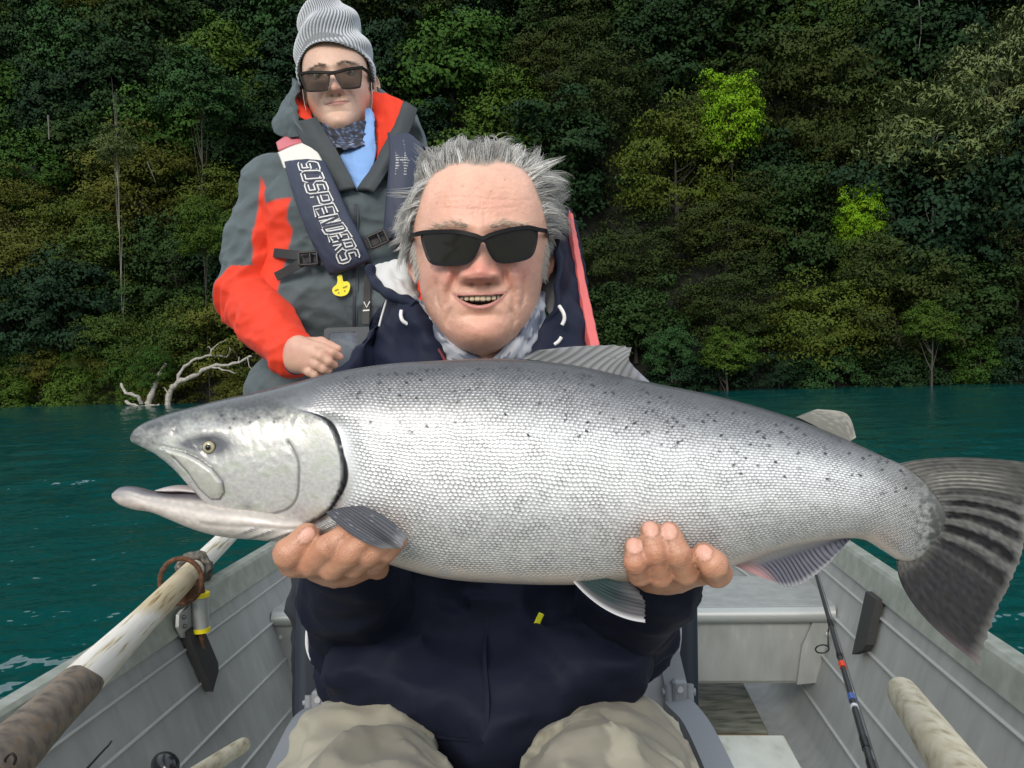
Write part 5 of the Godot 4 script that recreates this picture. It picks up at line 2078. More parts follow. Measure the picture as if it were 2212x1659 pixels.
	for i in 8:
		var tx := (i - 3.5) * 6.1
		var k := 1.0 - pow(tx / 30.0, 2.0)
		var e := MB.new()
		var wide := 6.8 if i in [3, 4] else 5.8
		var ty: float = h.mouth_y + h.smile * pow(tx / 27.0, 2.0) + h.mouth_tilt * tx + h.open * 0.42 * k - 1.2
		var turn := Basis.from_euler(Vector3(-0.08, tx * 0.022, rng.randf_range(-0.04, 0.04)))
		e.box(Transform3D(head.basis.orthonormalized() * turn, head * Vector3(tx, ty, 90.5 - 0.014 * tx * tx)), Vector3(wide * 0.96, rng.randf_range(7.0, 8.6), 4.0) * 0.001, 0.0012)
		cpart(man, "tooth", e, tm)
	front_glasses(man, head)
	front_hair(man, head, h)
	front_clothes(man, sl, sr, el, er, wl, wr, kl, kr)


func front_scalp(p: Vector3) -> float:    # 1 where hair grows (millimetres)
	var hair_line := curve1([-90.0, -72.0, -58.0, -40.0, -22.0, -6.0, 10.0, 26.0, 44.0, 60.0, 75.0, 90.0], [-16.0, 40.0, 74.0, 86.0, 92.0, 88.0, 88.0, 93.0, 89.0, 78.0, 38.0, -16.0], p.x) if p.z > -40.0 else -60.0
	var front := sstep(hair_line - 3.0, hair_line + 5.0, p.y + maxf(0.0, 30.0 - p.z) * 0.75)
	return clampf(front, 0.0, 1.0) * sstep(-70.0, -50.0, p.y)


func front_glasses(man: Node3D, head: Transform3D) -> void:
	var frame := mat(L(0.008, 0.008, 0.009), 0.4)
	frame.metallic_specular = 0.25
	var lens := mat(L(0.010, 0.009, 0.006), 0.06)
	lens.metallic_specular = 0.32
	var outlines := [
		[Vector2(912, 506), Vector2(940, 501), Vector2(985, 502), Vector2(1022, 508), Vector2(1036, 516), Vector2(1035, 528), Vector2(1024, 553), Vector2(1008, 567), Vector2(985, 571), Vector2(950, 571), Vector2(931, 566), Vector2(921, 548)],
		[Vector2(1050, 520), Vector2(1066, 508), Vector2(1095, 499), Vector2(1130, 494), Vector2(1152, 494), Vector2(1159, 502), Vector2(1158, 522), Vector2(1151, 546), Vector2(1137, 558), Vector2(1105, 565), Vector2(1078, 565), Vector2(1063, 553)]]
	var g := Node3D.new()
	g.name = "sunglasses"
	man.add_child(g)
	bases[g] = bases[man]
	var wrap := func(q: Vector2) -> Vector3:
		var u := (q.x - 1040.0) / 130.0
		return C(q.x, q.y, 0.979 + 0.026 * u * u + 0.00006 * (q.y - 530.0))
	for o in outlines:
		var loop := []
		for q in spline(o, 5, true):
			loop.append(wrap.call(q))
		var mb := MB.new()
		var mid := Vector3.ZERO
		for p in loop:
			mid += p / loop.size()
		var cm := Vector2.ZERO
		var flatl := spline(o, 5, true)
		for q in flatl:
			cm += q / flatl.size()
		for r in 6:
			for q in flatl:
				mb.add(wrap.call(cm.lerp(q, r / 5.0)) + Vector3(0, 0, 0.0008))
		mb.net(0, 6, loop.size(), true)
		cpart(g, "lens", mb, lens)
		mb = MB.new()
		band(mb, loop, 0.0030, 0.0032, Vector3(0, 0, 1), Color.WHITE, true)
		cpart(g, "rim", mb, frame)
	var mb := MB.new()
	var top := []
	for q in spline([Vector2(900, 506), Vector2(925, 502), Vector2(985, 501), Vector2(1025, 509), Vector2(1043, 515), Vector2(1062, 507), Vector2(1100, 497), Vector2(1140, 492), Vector2(1164, 497)], 6):
		top.append(wrap.call(q) + Vector3(0, 0, 0.0005))
	band(mb, top, 0.0046, 0.004, Vector3(0, 0, 1))
	cpart(g, "brow_bar", mb, frame)
	mb = MB.new()
	band(mb, spline([wrap.call(Vector2(1034, 521)), wrap.call(Vector2(1043, 517)), wrap.call(Vector2(1052, 521))], 5), 0.006, 0.0035, Vector3(0, 0, 1))
	cpart(g, "bridge", mb, frame)
	for s in [-1.0, 1.0]:
		var a: Vector3 = wrap.call(Vector2(903, 506)) if s < 0 else wrap.call(Vector2(1163, 496))
		var b := C(890, 511, 1.03) if s < 0 else C(1181, 503, 1.03)
		var c := C(889, 530, 1.12) if s < 0 else C(1184, 522, 1.12)
		mb = MB.new()
		band(mb, spline([a, a.lerp(b, 0.35) + Vector3(s * 0.0035, 0, 0), b, c, c + Vector3(0, -0.012, -0.02)], 5), 0.0045, 0.003, Vector3(s, 0, 0.15))
		cpart(g, "temple", mb, frame)


func strand(mb: MB, p: Vector3, d: Vector3, bend: Vector3, ln: float, r: float, col: Color, curl: float, seed_k: float, pull := Vector3.ZERO) -> void:
	var first := mb.v.size()
	var n := 7
	var q := p
	var dir := d.normalized()
	for i in n:
		var k := float(i) / (n - 1)
		var side := dir.cross(Vector3(0.3, 0.2, 1.0)).normalized()
		var o := side.cross(dir)
		var rad := r * (1.0 - 0.85 * k * k)
		for j in 3:
			var a := TAU * j / 3.0
			mb.add(q + side * cos(a) * rad + o * sin(a) * rad, col)
		q += dir * ln / (n - 1) + pull * (0.75 / (n - 1))
		dir = (dir + bend * (1.0 / (n - 1)) + Vector3(sin(seed_k + k * 5.0), cos(seed_k * 1.7 + k * 4.0), sin(seed_k * 0.6 + k * 3.0)) * curl).normalized()
	mb.net(first, n, 3, true)


func skull(y: float, th: float, h: Dictionary) -> Vector3:
	var s := sin(th)
	var co := cos(th)
	return Vector3(curve1(HEAD_Y, h.hw, y) * signf(s) * pow(absf(s), 0.88), y, curve1(HEAD_Y, h.zf, y) * pow(co, 0.84) if co > 0 else -curve1(HEAD_Y, h.zb, y) * pow(-co, 0.9))


func front_hair(man: Node3D, head: Transform3D, h: Dictionary) -> void:
	rng.seed = 91
	var mb := MB.new()
	var made := 0
	while made < 520:
		var y := rng.randf_range(-55.0, 115.0)
		var th := rng.randf_range(-PI, PI)
		var p := skull(y, th, h)
		if rng.randf() > front_scalp(p) or (p.z < -60.0 and rng.randf() < 0.5):
			continue
		made += 1
		var nor := (Vector3(p.x / 80.0, (p.y - 10.0) / 105.0, p.z / 95.0)).normalized()
		var up := sstep(35.0, 85.0, p.y)
		# the top is combed up and back over the skull, the sides lie back and sweep outward in the wind
		var flow := (Vector3(0.006 * p.x + 0.08, 0.98, -0.70) * up + Vector3(signf(p.x) * 0.30, -0.45, -0.60) * (1.0 - up)).normalized()
		if p.x < -45.0 and p.y > -20.0 and p.y < 75.0:
			flow = (Vector3(-0.70, -0.62, -0.15)).normalized()
		if p.x > 45.0 and p.y > 15.0 and p.y < 85.0:
			flow = (Vector3(0.72, 0.25, -0.35)).normalized()
		flow = (flow + Vector3(rng.randfn(), rng.randfn(), rng.randfn()) * lerpf(0.20, 0.11, up)).normalized()
		var d := nor * rng.randf_range(0.35, 0.70) * (1.0 + 0.5 * up) + flow
		var bend := flow * 1.0 - nor * 1.6 + Vector3(0, -0.45, -0.5 * up)
		var ln := rng.randf_range(0.034, 0.055) * lerpf(0.72, 1.05, up)
		if absf(p.x) > 55.0 and p.y > 0.0 and rng.randf() < 0.14:   # loose ends curl away
			bend = flow * 0.6 + Vector3(signf(p.x) * 0.6, rng.randf_range(-0.9, 0.6), 0)
			ln *= 0.85
		if p.y < 0.0 and p.z > -20.0:
			ln *= 0.5
		var tone := rng.randf_range(0.55, 1.25)
		var pale := rng.randf() < 0.22
		var sd := rng.randf() * 50.0
		for k in 26:
			var q := skull(y + rng.randfn() * 4.5, th + rng.randfn() * 0.055, h)
			if rng.randf() > front_scalp(q) + 0.02:
				continue
			var col := (L(0.68, 0.67, 0.64) if pale else L(0.45, 0.44, 0.415)) * tone * rng.randf_range(0.7, 1.3)
			strand(mb, head * q, d + Vector3(rng.randfn(), rng.randfn(), rng.randfn()) * 0.07, bend, ln * rng.randf_range(0.75, 1.1), rng.randf_range(0.00022, 0.00040), col, 0.07, sd + rng.randf() * 1.5, head.basis * (p - q))
	# white sideburns and eyebrows
	for i in 420:
		var s := -1.0 if i % 2 else 1.0
		var p := Vector3(s * rng.randf_range(75.0, 79.0), rng.randf_range(-32.0, 8.0), rng.randf_range(14.0, 42.0))
		var hw := curve1(HEAD_Y, h.hw, p.y)
		var zf := curve1(HEAD_Y, h.zf, p.y)
		var co := p.z / zf
		p.x = s * hw * pow(1.0 - co * co, 0.44)
		strand(mb, head * p, Vector3(s * 0.35, -0.8, -0.3), Vector3(0, -0.2, -0.3), rng.randf_range(0.008, 0.016), 0.0004, L(0.6, 0.57, 0.52) * rng.randf_range(0.7, 1.1), 0.08, rng.randf() * 50.0)
	for i in 170:
		var s := -1.0 if i % 2 else 1.0
		var ax := rng.randf_range(12.0, 56.0)
		var y: float = h.brow_y - 1.0 + 4.0 * (1.0 - pow((ax - 32.0) / 24.0, 2.0)) + rng.randfn() * 2.2
		var hw := curve1(HEAD_Y, h.hw, y)
		var zf := curve1(HEAD_Y, h.zf, y)
		var sx := pow(ax / hw, 1.0 / 0.88)
		var z := zf * pow(sqrt(1.0 - sx * sx), 0.84) + head_shape(ax, y, h)
		strand(mb, head * Vector3(s * ax, y, z), Vector3(s * 0.8, 0.35 + rng.randfn() * 0.2, 0.45), Vector3(s * 0.3, -0.6, -0.2), rng.randf_range(0.006, 0.012), 0.00028, L(0.52, 0.45, 0.36) * rng.randf_range(0.6, 1.15), 0.06, rng.randf() * 50.0)
	var hm := mat(Color.WHITE, 0.5, 0.0, true)
	hm.metallic_specular = 0.4
	var o := cpart(man, "hair", mb, hm)
	o.set_meta("kind", "stuff")


func front_clothes(man: Node3D, sl: Vector3, sr: Vector3, el: Vector3, er: Vector3, wl: Vector3, wr: Vector3, kl: Vector3, kr: Vector3) -> void:
	var navy := cloth_mat(L(0.0085, 0.0105, 0.0215), 0.62, 0.014)
	navy.metallic_specular = 0.22
	# ---- jacket
	var f := Field.new()
	f.cap(C(960, 985, 1.20), C(1120, 985, 1.20), 0.125, 0.125, 0.07)
	f.cap(C(950, 1150, 1.17), C(1140, 1150, 1.17), 0.125, 0.125, 0.07)
	f.cap(C(925, 1370, 1.145), C(1160, 1370, 1.145), 0.128, 0.128, 0.07)
	f.cap(C(950, 1478, 1.10), C(1140, 1478, 1.10), 0.122, 0.122, 0.06)
	f.cap(C(1000, 1560, 1.06), C(1105, 1560, 1.06), 0.085, 0.085, 0.05)
	f.cap(C(800, 1435, 0.975), C(1040, 1555, 0.95), 0.046, 0.046, 0.05)
	f.cap(C(1320, 1410, 0.975), C(1072, 1555, 0.95), 0.046, 0.046, 0.05)
	var trunk := f
	var mb := MB.new()
	f.mesh(mb, 0.007, null, func(p: Vector3) -> float:
		var e := folds(p) * 1.5
		if p.y > -0.06 and Vector2(p.x + 0.036, p.z + 1.13).length() < 0.085:
			return 0.12
		return e, 0.017)
	cpart(man, "jacket", mb, navy)
	for s in 2:
		var sh := sl if s == 0 else sr
		var e := el if s == 0 else er
		var w := wl if s == 0 else wr
		f = Field.new()
		f.chain([C(960 if s == 0 else 1110, 850, 1.17), sh, C(765 if s == 0 else 1330, 1110, 1.14), e], [0.06, 0.078 if s == 0 else 0.074, 0.072, 0.066], 0.03)
		f.chain([e, e.lerp(w, 0.5), w + Vector3(0, -0.006, -0.004)], [0.066, 0.054, 0.043], 0.02)
		mb = MB.new()
		var ax := (w - e).normalized()
		f.mesh(mb, 0.006, null, func(p: Vector3) -> float:
			var t := (p - e).dot(ax)
			return folds(p) * 1.1 + 0.0035 * sin(t * 150.0 + 25.0 * p.x) * exp(-pow((t - 0.02) / 0.07, 2.0)), 0.014)
		cpart(man, "sleeve", mb, navy)
	# seam of the front and zip flap
	mb = MB.new()
	var seam := []
	for y in range(1262, 1625, 24):
		seam.append(trunk.hit(C(1050 + 3.0 * sin(y * 0.03), y, 1.0), 0.006))
	band(mb, spline(seam, 3), 0.004, 0.004, Vector3(0, 0, 1))
	cpart(man, "zip", mb, navy)
	mb = MB.new()
	seam = []
	for x in range(800, 1300, 25):
		seam.append(trunk.hit(C(x, 1590.0 - 0.0007 * pow(x - 1050.0, 2.0) + 8.0, 1.0), 0.002))
	band(mb, spline(seam, 2), 0.003, 0.004, Vector3(0, 0, 1))
	cpart(man, "hem", mb, navy)
	# yellow pull tab
	mb = MB.new()
	mb.box(Transform3D(Basis.from_euler(Vector3(0, 0, -0.42)), trunk.hit(C(1163, 1340, 1.0), 0.013)), Vector3(0.0065, 0.017, 0.003), 0.001)
	cpart(man, "pull_tab", mb, mat(L(0.70, 0.68, 0.01), 0.4))
	# ---- collar and hood: sheets of cloth round the neck
	var shell := cloth_mat(L(0.0105, 0.0138, 0.030), 0.6, 0.010)
	shell.metallic_specular = 0.25
	var lining := cloth_mat(L(0.55, 0.55, 0.54), 0.6, 0.008)
	var G := func(pts: Array) -> Array:
		var o := []
		for q in pts:
			o.append(C(q[0], q[1], q[2]))
		return o
	# left of the head: hood edge turned over, pale lining showing
	mb = MB.new()
	sheet(mb, [G.call([[884, 535, 1.17], [870, 552, 1.16], [845, 562, 1.16], [803, 577, 1.15]]), G.call([[895, 575, 1.15], [872, 588, 1.13], [845, 592, 1.13], [815, 598, 1.13]]), G.call([[902, 612, 1.14], [880, 618, 1.11], [858, 618, 1.105], [834, 626, 1.10]]), G.call([[908, 642, 1.13], [893, 645, 1.09], [875, 643, 1.085], [850, 648, 1.08]])], 6, 7, 0.003, null, 0.004, 26.0)
	cpart(man, "hood_lining", mb, lining)
	mb = MB.new()
	mb.tube(spline(G.call([[800, 574, 1.148], [804, 600, 1.135], [820, 622, 1.105], [850, 641, 1.075], [880, 650, 1.06], [898, 660, 1.05]]), 6), [0.004] + range(29).map(func(i: int) -> float: return 0.0065 + 0.001 * sin(i * 0.9)) + [0.006], 10)
	cpart(man, "hood_edge", mb, shell)
	# collar flap to the left, running down from the hood to the chest
	mb = MB.new()
	sheet(mb, [G.call([[846, 636, 1.13], [868, 646, 1.08], [896, 655, 1.055], [908, 662, 1.06]]), G.call([[826, 690, 1.13], [866, 690, 1.065], [905, 690, 1.045], [930, 705, 1.06]]), G.call([[800, 745, 1.13], [866, 745, 1.06], [925, 748, 1.04], [962, 758, 1.06]]), G.call([[770, 810, 1.12], [870, 815, 1.05], [945, 815, 1.04], [990, 815, 1.05]])], 7, 7, 0.006, null, 0.006, 18.0)
	cpart(man, "collar", mb, shell)
	mb = MB.new()
	sheet(mb, [G.call([[832, 664, 1.14], [820, 688, 1.12], [808, 706, 1.12]]), G.call([[822, 745, 1.13], [785, 762, 1.08], [744, 784, 1.07]]), G.call([[820, 850, 1.12], [752, 850, 1.06], [682, 840, 1.06]])], 8, 10, 0.008, null, 0.008, 14.0)
	cpart(man, "shoulder", mb, shell)
	mb = MB.new()   # pale piping down the shoulder
	mb.tube(spline(G.call([[838, 640, 1.10], [833, 655, 1.10], [824, 685, 1.097], [819, 705, 1.09]]), 6), 0.0014, 8)
	cpart(man, "piping", mb, lining)
	for q in [[[867, 671, 1.048], [866, 682, 1.045], [870, 693, 1.044], [880, 700, 1.046]], [[1208, 661, 1.06], [1217, 676, 1.055], [1219, 690, 1.055], [1214, 702, 1.055]], [[1213, 728, 1.055], [1206, 738, 1.055], [1197, 744, 1.055]]]:
		mb = MB.new()
		mb.tube(spline(G.call(q), 5), 0.0023, 8)
		cpart(man, "drawcord", mb, mat(L(0.68, 0.68, 0.67), 0.6))
	# right of the head: hood, its pale inside, and the tall flap with the coral edge
	mb = MB.new()
	sheet(mb, [G.call([[1188, 535, 1.16], [1205, 560, 1.16], [1212, 590, 1.16]]), G.call([[1180, 600, 1.13], [1198, 625, 1.12], [1208, 650, 1.12]]), G.call([[1165, 650, 1.12], [1185, 680, 1.10], [1198, 700, 1.10]])], 6, 6, 0.003, null, 0.003, 26.0)
	cpart(man, "hood_lining", mb, cloth_mat(L(0.24, 0.245, 0.25), 0.6, 0.008))
	mb = MB.new()
	sheet(mb, [G.call([[1192, 545, 1.10], [1207, 480, 1.16], [1222, 455, 1.20], [1232, 470, 1.23]]), G.call([[1206, 600, 1.08], [1220, 580, 1.13], [1240, 570, 1.16], [1252, 575, 1.19]]), G.call([[1195, 660, 1.07], [1218, 655, 1.09], [1250, 655, 1.12], [1268, 660, 1.15]]), G.call([[1150, 740, 1.06], [1200, 735, 1.06], [1255, 735, 1.09], [1284, 745, 1.12]]), G.call([[1120, 830, 1.06], [1200, 830, 1.05], [1270, 830, 1.07], [1310, 840, 1.10]])], 7, 7, 0.007, null, 0.007, 15.0)
	cpart(man, "hood", mb, shell)
	mb = MB.new()
	sheet(mb, [G.call([[1223, 458, 1.185], [1230, 466, 1.19]]), G.call([[1234, 540, 1.158], [1246, 545, 1.162]]), G.call([[1250, 640, 1.122], [1268, 645, 1.126]]), G.call([[1268, 740, 1.088], [1290, 745, 1.092]]), G.call([[1280, 800, 1.072], [1300, 810, 1.076]])], 10, 6, 0.010, null, 0.002, 40.0)
	cpart(man, "coral_edge", mb, cloth_mat(L(0.62, 0.13, 0.125), 0.6, 0.012))
	# ---- plaid shirt collar
	var plaid := func(p: Vector3, uv: Vector2) -> Color:
		var a := nz.get_noise_2d(uv.x * 90.0, uv.y * 120.0)
		var c := L(0.36, 0.37, 0.41).lerp(L(0.085, 0.10, 0.145), sstep(-0.05, 0.12, sin(uv.y * 16.0 + uv.x * 3.0) * 0.5 + a))
		return c.lerp(L(0.16, 0.18, 0.22), 0.5 * sstep(0.2, 0.6, sin(uv.x * 15.0)))
	var shirt := cloth_mat(Color.WHITE, 0.85, 0.012, true)
	mb = MB.new()
	sheet(mb, [G.call([[900, 640, 1.10], [908, 648, 1.085], [920, 655, 1.075]]), G.call([[912, 690, 1.075], [928, 690, 1.058], [944, 690, 1.055]]), G.call([[938, 745, 1.06], [958, 740, 1.045], [976, 736, 1.045]]), G.call([[975, 795, 1.05], [1005, 785, 1.04], [1025, 768, 1.05]]), G.call([[1010, 830, 1.05], [1040, 810, 1.045], [1050, 780, 1.06]])], 9, 9, 0.004, plaid, 0.004, 30.0)
	cpart(man, "shirt_collar", mb, shirt)
	mb = MB.new()
	sheet(mb, [G.call([[1150, 640, 1.08], [1162, 634, 1.09], [1174, 632, 1.10]]), G.call([[1140, 675, 1.06], [1156, 672, 1.06], [1174, 675, 1.075]]), G.call([[1108, 730, 1.045], [1130, 732, 1.045], [1158, 730, 1.06]]), G.call([[1070, 772, 1.045], [1095, 780, 1.04], [1125, 790, 1.05]]), G.call([[1045, 790, 1.055], [1060, 810, 1.045], [1085, 830, 1.05]])], 9, 9, 0.004, plaid, 0.004, 30.0)
	cpart(man, "shirt_collar", mb, shirt)
	mb = MB.new()   # red edge of the jacket lining
	mb.tube(spline(G.call([[912, 690, 1.052], [926, 720, 1.045], [945, 752, 1.040], [965, 785, 1.038]]), 5), 0.0022, 8)
	cpart(man, "lining_edge", mb, cloth_mat(L(0.13, 0.008, 0.012), 0.6))
	# ---- trousers
	var khaki := cloth_mat(Color.WHITE, 0.85, 0.014, true)
	f = Field.new()
	f.cap(C(940, 1610, 1.25), C(1140, 1610, 1.25), 0.105, 0.105, 0.06)
	f.chain([C(955, 1610, 1.22), C(788, 1715, 0.95), kl, C(815, 2100, 0.86), C(825, 2420, 0.92)], [0.105, 0.088, 0.074, 0.07, 0.065], 0.03)
	f.chain([C(1125, 1610, 1.22), C(1302, 1702, 0.95), kr, C(1275, 2100, 0.86), C(1262, 2420, 0.92)], [0.105, 0.088, 0.074, 0.07, 0.065], 0.03)
	mb = MB.new()
	f.mesh(mb, 0.006, func(p: Vector3) -> Color:
		var n := nz.get_noise_3dv(p * 120.0)
		var c := L(0.30, 0.282, 0.218) * (1.0 + 0.12 * n)
		var wet := sstep(0.05, 0.14, nz.get_noise_3dv(p * 75.0 + Vector3(3, 1, 7)) + 0.25 * nz.get_noise_3dv(p * 420.0) - 0.05)
		return c.lerp(L(0.165, 0.155, 0.125), 0.8 * wet), func(p: Vector3) -> float: return folds(p * 0.9) * 1.7, 0.018)
	cpart(man, "trousers", mb, khaki)
	var boots := mat(L(0.03, 0.028, 0.025), 0.6)
	for s in [-1.0, 1.0]:
		f = Field.new()
		var a := C(825, 2440, 0.92) if s < 0 else C(1262, 2440, 0.92)
		a.y = -0.86
		f.chain([a, a + Vector3(0, -0.045, 0.0), a + Vector3(s * 0.02, -0.055, 0.15)], [0.055, 0.045, 0.038], 0.03)
		mb = MB.new()
		f.mesh(mb, 0.008)
		cpart(man, "shoe", mb, boots)


func build_back() -> void:
	var h := {
		"hw": [4.0, 14.0, 26.0, 36.0, 46.0, 56.0, 63.0, 69.5, 72.0, 74.0, 75.0, 75.0, 73.0, 66.0, 53.0, 36.0, 20.0, 5.0],
		"zf": [50.0, 62.0, 77.0, 88.0, 91.0, 91.0, 92.0, 91.0, 90.0, 91.0, 95.0, 94.0, 89.0, 77.0, 59.0, 37.0, 16.0, -6.0],
		"zb": [-42.0, -30.0, -10.0, 8.0, 30.0, 52.0, 70.0, 82.0, 92.0, 97.0, 99.0, 99.0, 97.0, 90.0, 77.0, 59.0, 38.0, 17.0],
		"cheek": 4.0, "hollow": 1.5, "nose": 21.0, "nose_w": 0.95, "fold": 1.2, "jowl": 0.6, "lines": 0.15, "age": 0.12, "socket": 8.0, "eye_k": 0.6, "brow_y": 15.0, "mouth_y": -66.0, "smile": 1.5, "mouth_w": 25.0, "mouth_tilt": 0.03, "open": 0.0, "lip": 6.5, "brow_tilt": 0.04,
		"skin": L(0.60, 0.40, 0.30), "flush": L(0.56, 0.28, 0.21), "ruddy": 0.6, "lips": L(0.46, 0.22, 0.19), "brow": L(0.085, 0.06, 0.045), "brow_k": 0.85, "hair": L(0.085, 0.07, 0.055),
		"spots": [Vector2(-30, -70), Vector2(40, -50)],
		"ear": {"x": 70.0, "y": -6.0, "z": 4.0, "flare": 0.75},
	}
	h.scalp = func(p: Vector3) -> float: return sstep(-14.0, -4.0, p.y) * sstep(46.0, 36.0, p.z + maxf(0.0, p.y - 10.0) * 0.1)
	var basis := Basis.from_euler(Vector3(-0.03, 0.06, 0.125))
	var hc := C(719, 157, 1.88) - basis.z * 0.09
	var head := Transform3D(basis * 0.00098, hc)
	var man := thing("person", "standing person in grey knitted hat, sunglasses and grey and orange jacket", "person", cam_t * Vector3(-0.38, -0.95, -1.97))
	var body := MB.new()
	add_head(body, head, h)
	var skin: Color = h.skin
	var D := 1.97
	var sl := C(592, 404, 1.97)
	var sr := C(888, 398, 1.97)
	var el := C(528, 640, 1.90)
	var er := C(955, 640, 1.93)
	var wl := C(632, 768, 1.735)
	var wr := C(860, 800, 1.76)
	var f := Field.new()
	f.cap(C(738, 345, 1.97), head * Vector3(0, -55, -5), 0.060, 0.058, 0.03)
	f.cap(C(742, 320, 1.935), head * Vector3(0, -95, 45), 0.035, 0.035, 0.03)
	f.cap(C(670, 470, D + 0.01), C(795, 470, D + 0.01), 0.075, 0.075, 0.05)
	f.cap(C(728, 470, D + 0.01), C(728, 860, D + 0.01), 0.085, 0.085, 0.05)
	f.chain([C(690, 380, D), sl, el, wl], [0.05, 0.05, 0.036, 0.026], 0.03)
	f.chain([C(770, 380, D), sr, er, wr], [0.05, 0.05, 0.036, 0.026], 0.03)
	f.chain([C(700, 900, D), C(698, 1300, D - 0.03), C(698, 1700, D + 0.02)], [0.07, 0.048, 0.035], 0.03)
	f.chain([C(790, 900, D), C(800, 1300, D - 0.03), C(805, 1700, D + 0.02)], [0.07, 0.048, 0.035], 0.03)
	f.mesh(body, 0.009, func(p: Vector3) -> Color: return (skin * (1.0 + 0.08 * nz.get_noise_3dv(p * 500.0))).lerp(h.flush, 0.3))
	var g := Field.new()
	g.cap(wl, C(648, 768, 1.71), 0.027, 0.027, 0.02)
	g.cap(C(645, 752, 1.70), C(678, 760, 1.69), 0.024, 0.018, 0.02)
	g.cap(C(640, 782, 1.70), C(668, 788, 1.69), 0.020, 0.017, 0.02)
	g.chain([C(660, 744, 1.70), C(694, 752, 1.678), C(718, 762, 1.675), C(734, 771, 1.685)], [0.0125, 0.0100, 0.0088, 0.0075], 0.003)
	g.chain([C(662, 760, 1.695), C(692, 770, 1.672), C(709, 781, 1.672), C(722, 788, 1.685)], [0.0125, 0.0100, 0.0090, 0.0078], 0.003)
	g.chain([C(660, 776, 1.695), C(684, 788, 1.674), C(699, 797, 1.675), C(710, 802, 1.685)], [0.012, 0.0096, 0.0086, 0.0075], 0.003)
	g.chain([C(652, 792, 1.70), C(668, 803, 1.68), C(680, 810, 1.68), C(690, 814, 1.69)], [0.011, 0.0088, 0.0078, 0.0068], 0.003)
	g.chain([C(664, 742, 1.715), C(694, 740, 1.72), C(712, 748, 1.715), C(729, 754, 1.71)], [0.013, 0.0110, 0.0100, 0.0085], 0.004)
	g.mesh(body, 0.0025, func(p: Vector3) -> Color: return (L(0.54, 0.33, 0.24) * (1.0 + 0.10 * nz.get_noise_3dv(p * 900.0))).lerp(L(0.5, 0.22, 0.17), clampf(0.2 + 0.6 * nz.get_noise_3dv(p * 500.0), 0.0, 0.6)))
	# the other hand hangs behind the seated person
	g = Field.new()
	g.cap(wr, wr + Vector3(-0.03, -0.05, 0.04), 0.026, 0.024, 0.02)
	for i in 4:
		var a := wr + Vector3(-0.045 + 0.017 * i, -0.06 - 0.004 * i, 0.05)
		g.chain([a, a + Vector3(-0.012, -0.03, 0.006), a + Vector3(-0.022, -0.05, -0.004)], [0.0095, 0.0088, 0.0075], 0.003)
	g.chain([wr + Vector3(-0.03, -0.03, 0.05), wr + Vector3(-0.06, -0.04, 0.06), wr + Vector3(-0.075, -0.06, 0.06)], [0.012, 0.0105, 0.009], 0.004)
	g.mesh(body, 0.003, func(p: Vector3) -> Color: return L(0.54, 0.33, 0.24))
	cpart(man, "body", body, skin_mat())
	for s in [-1.0, 1.0]:
		var e := MB.new()
		e.ball(head * Vector3(s * 33.0, 1, 72.5), Vector3.ONE * 0.0118, L(0.5, 0.47, 0.43), 14, 18)
		for i in e.v.size():
			var q: Vector3 = (basis.inverse() * (e.v[i] - head * Vector3(s * 33.0, 1, 72.5)))
			if q.z > 0.0 and Vector2(q.x, q.y).length() < 0.0058:
				e.c[i] = L(0.03, 0.02, 0.015)
		cpart(man, "eye", e, mat(Color.WHITE, 0.15, 0.0, true))
	back_glasses(man, head)
	back_hat(man, head, h)
	back_hair(man, head, h)
	back_clothes(man, head, sl, sr, el, er, wl, wr)
	back_vest(man)


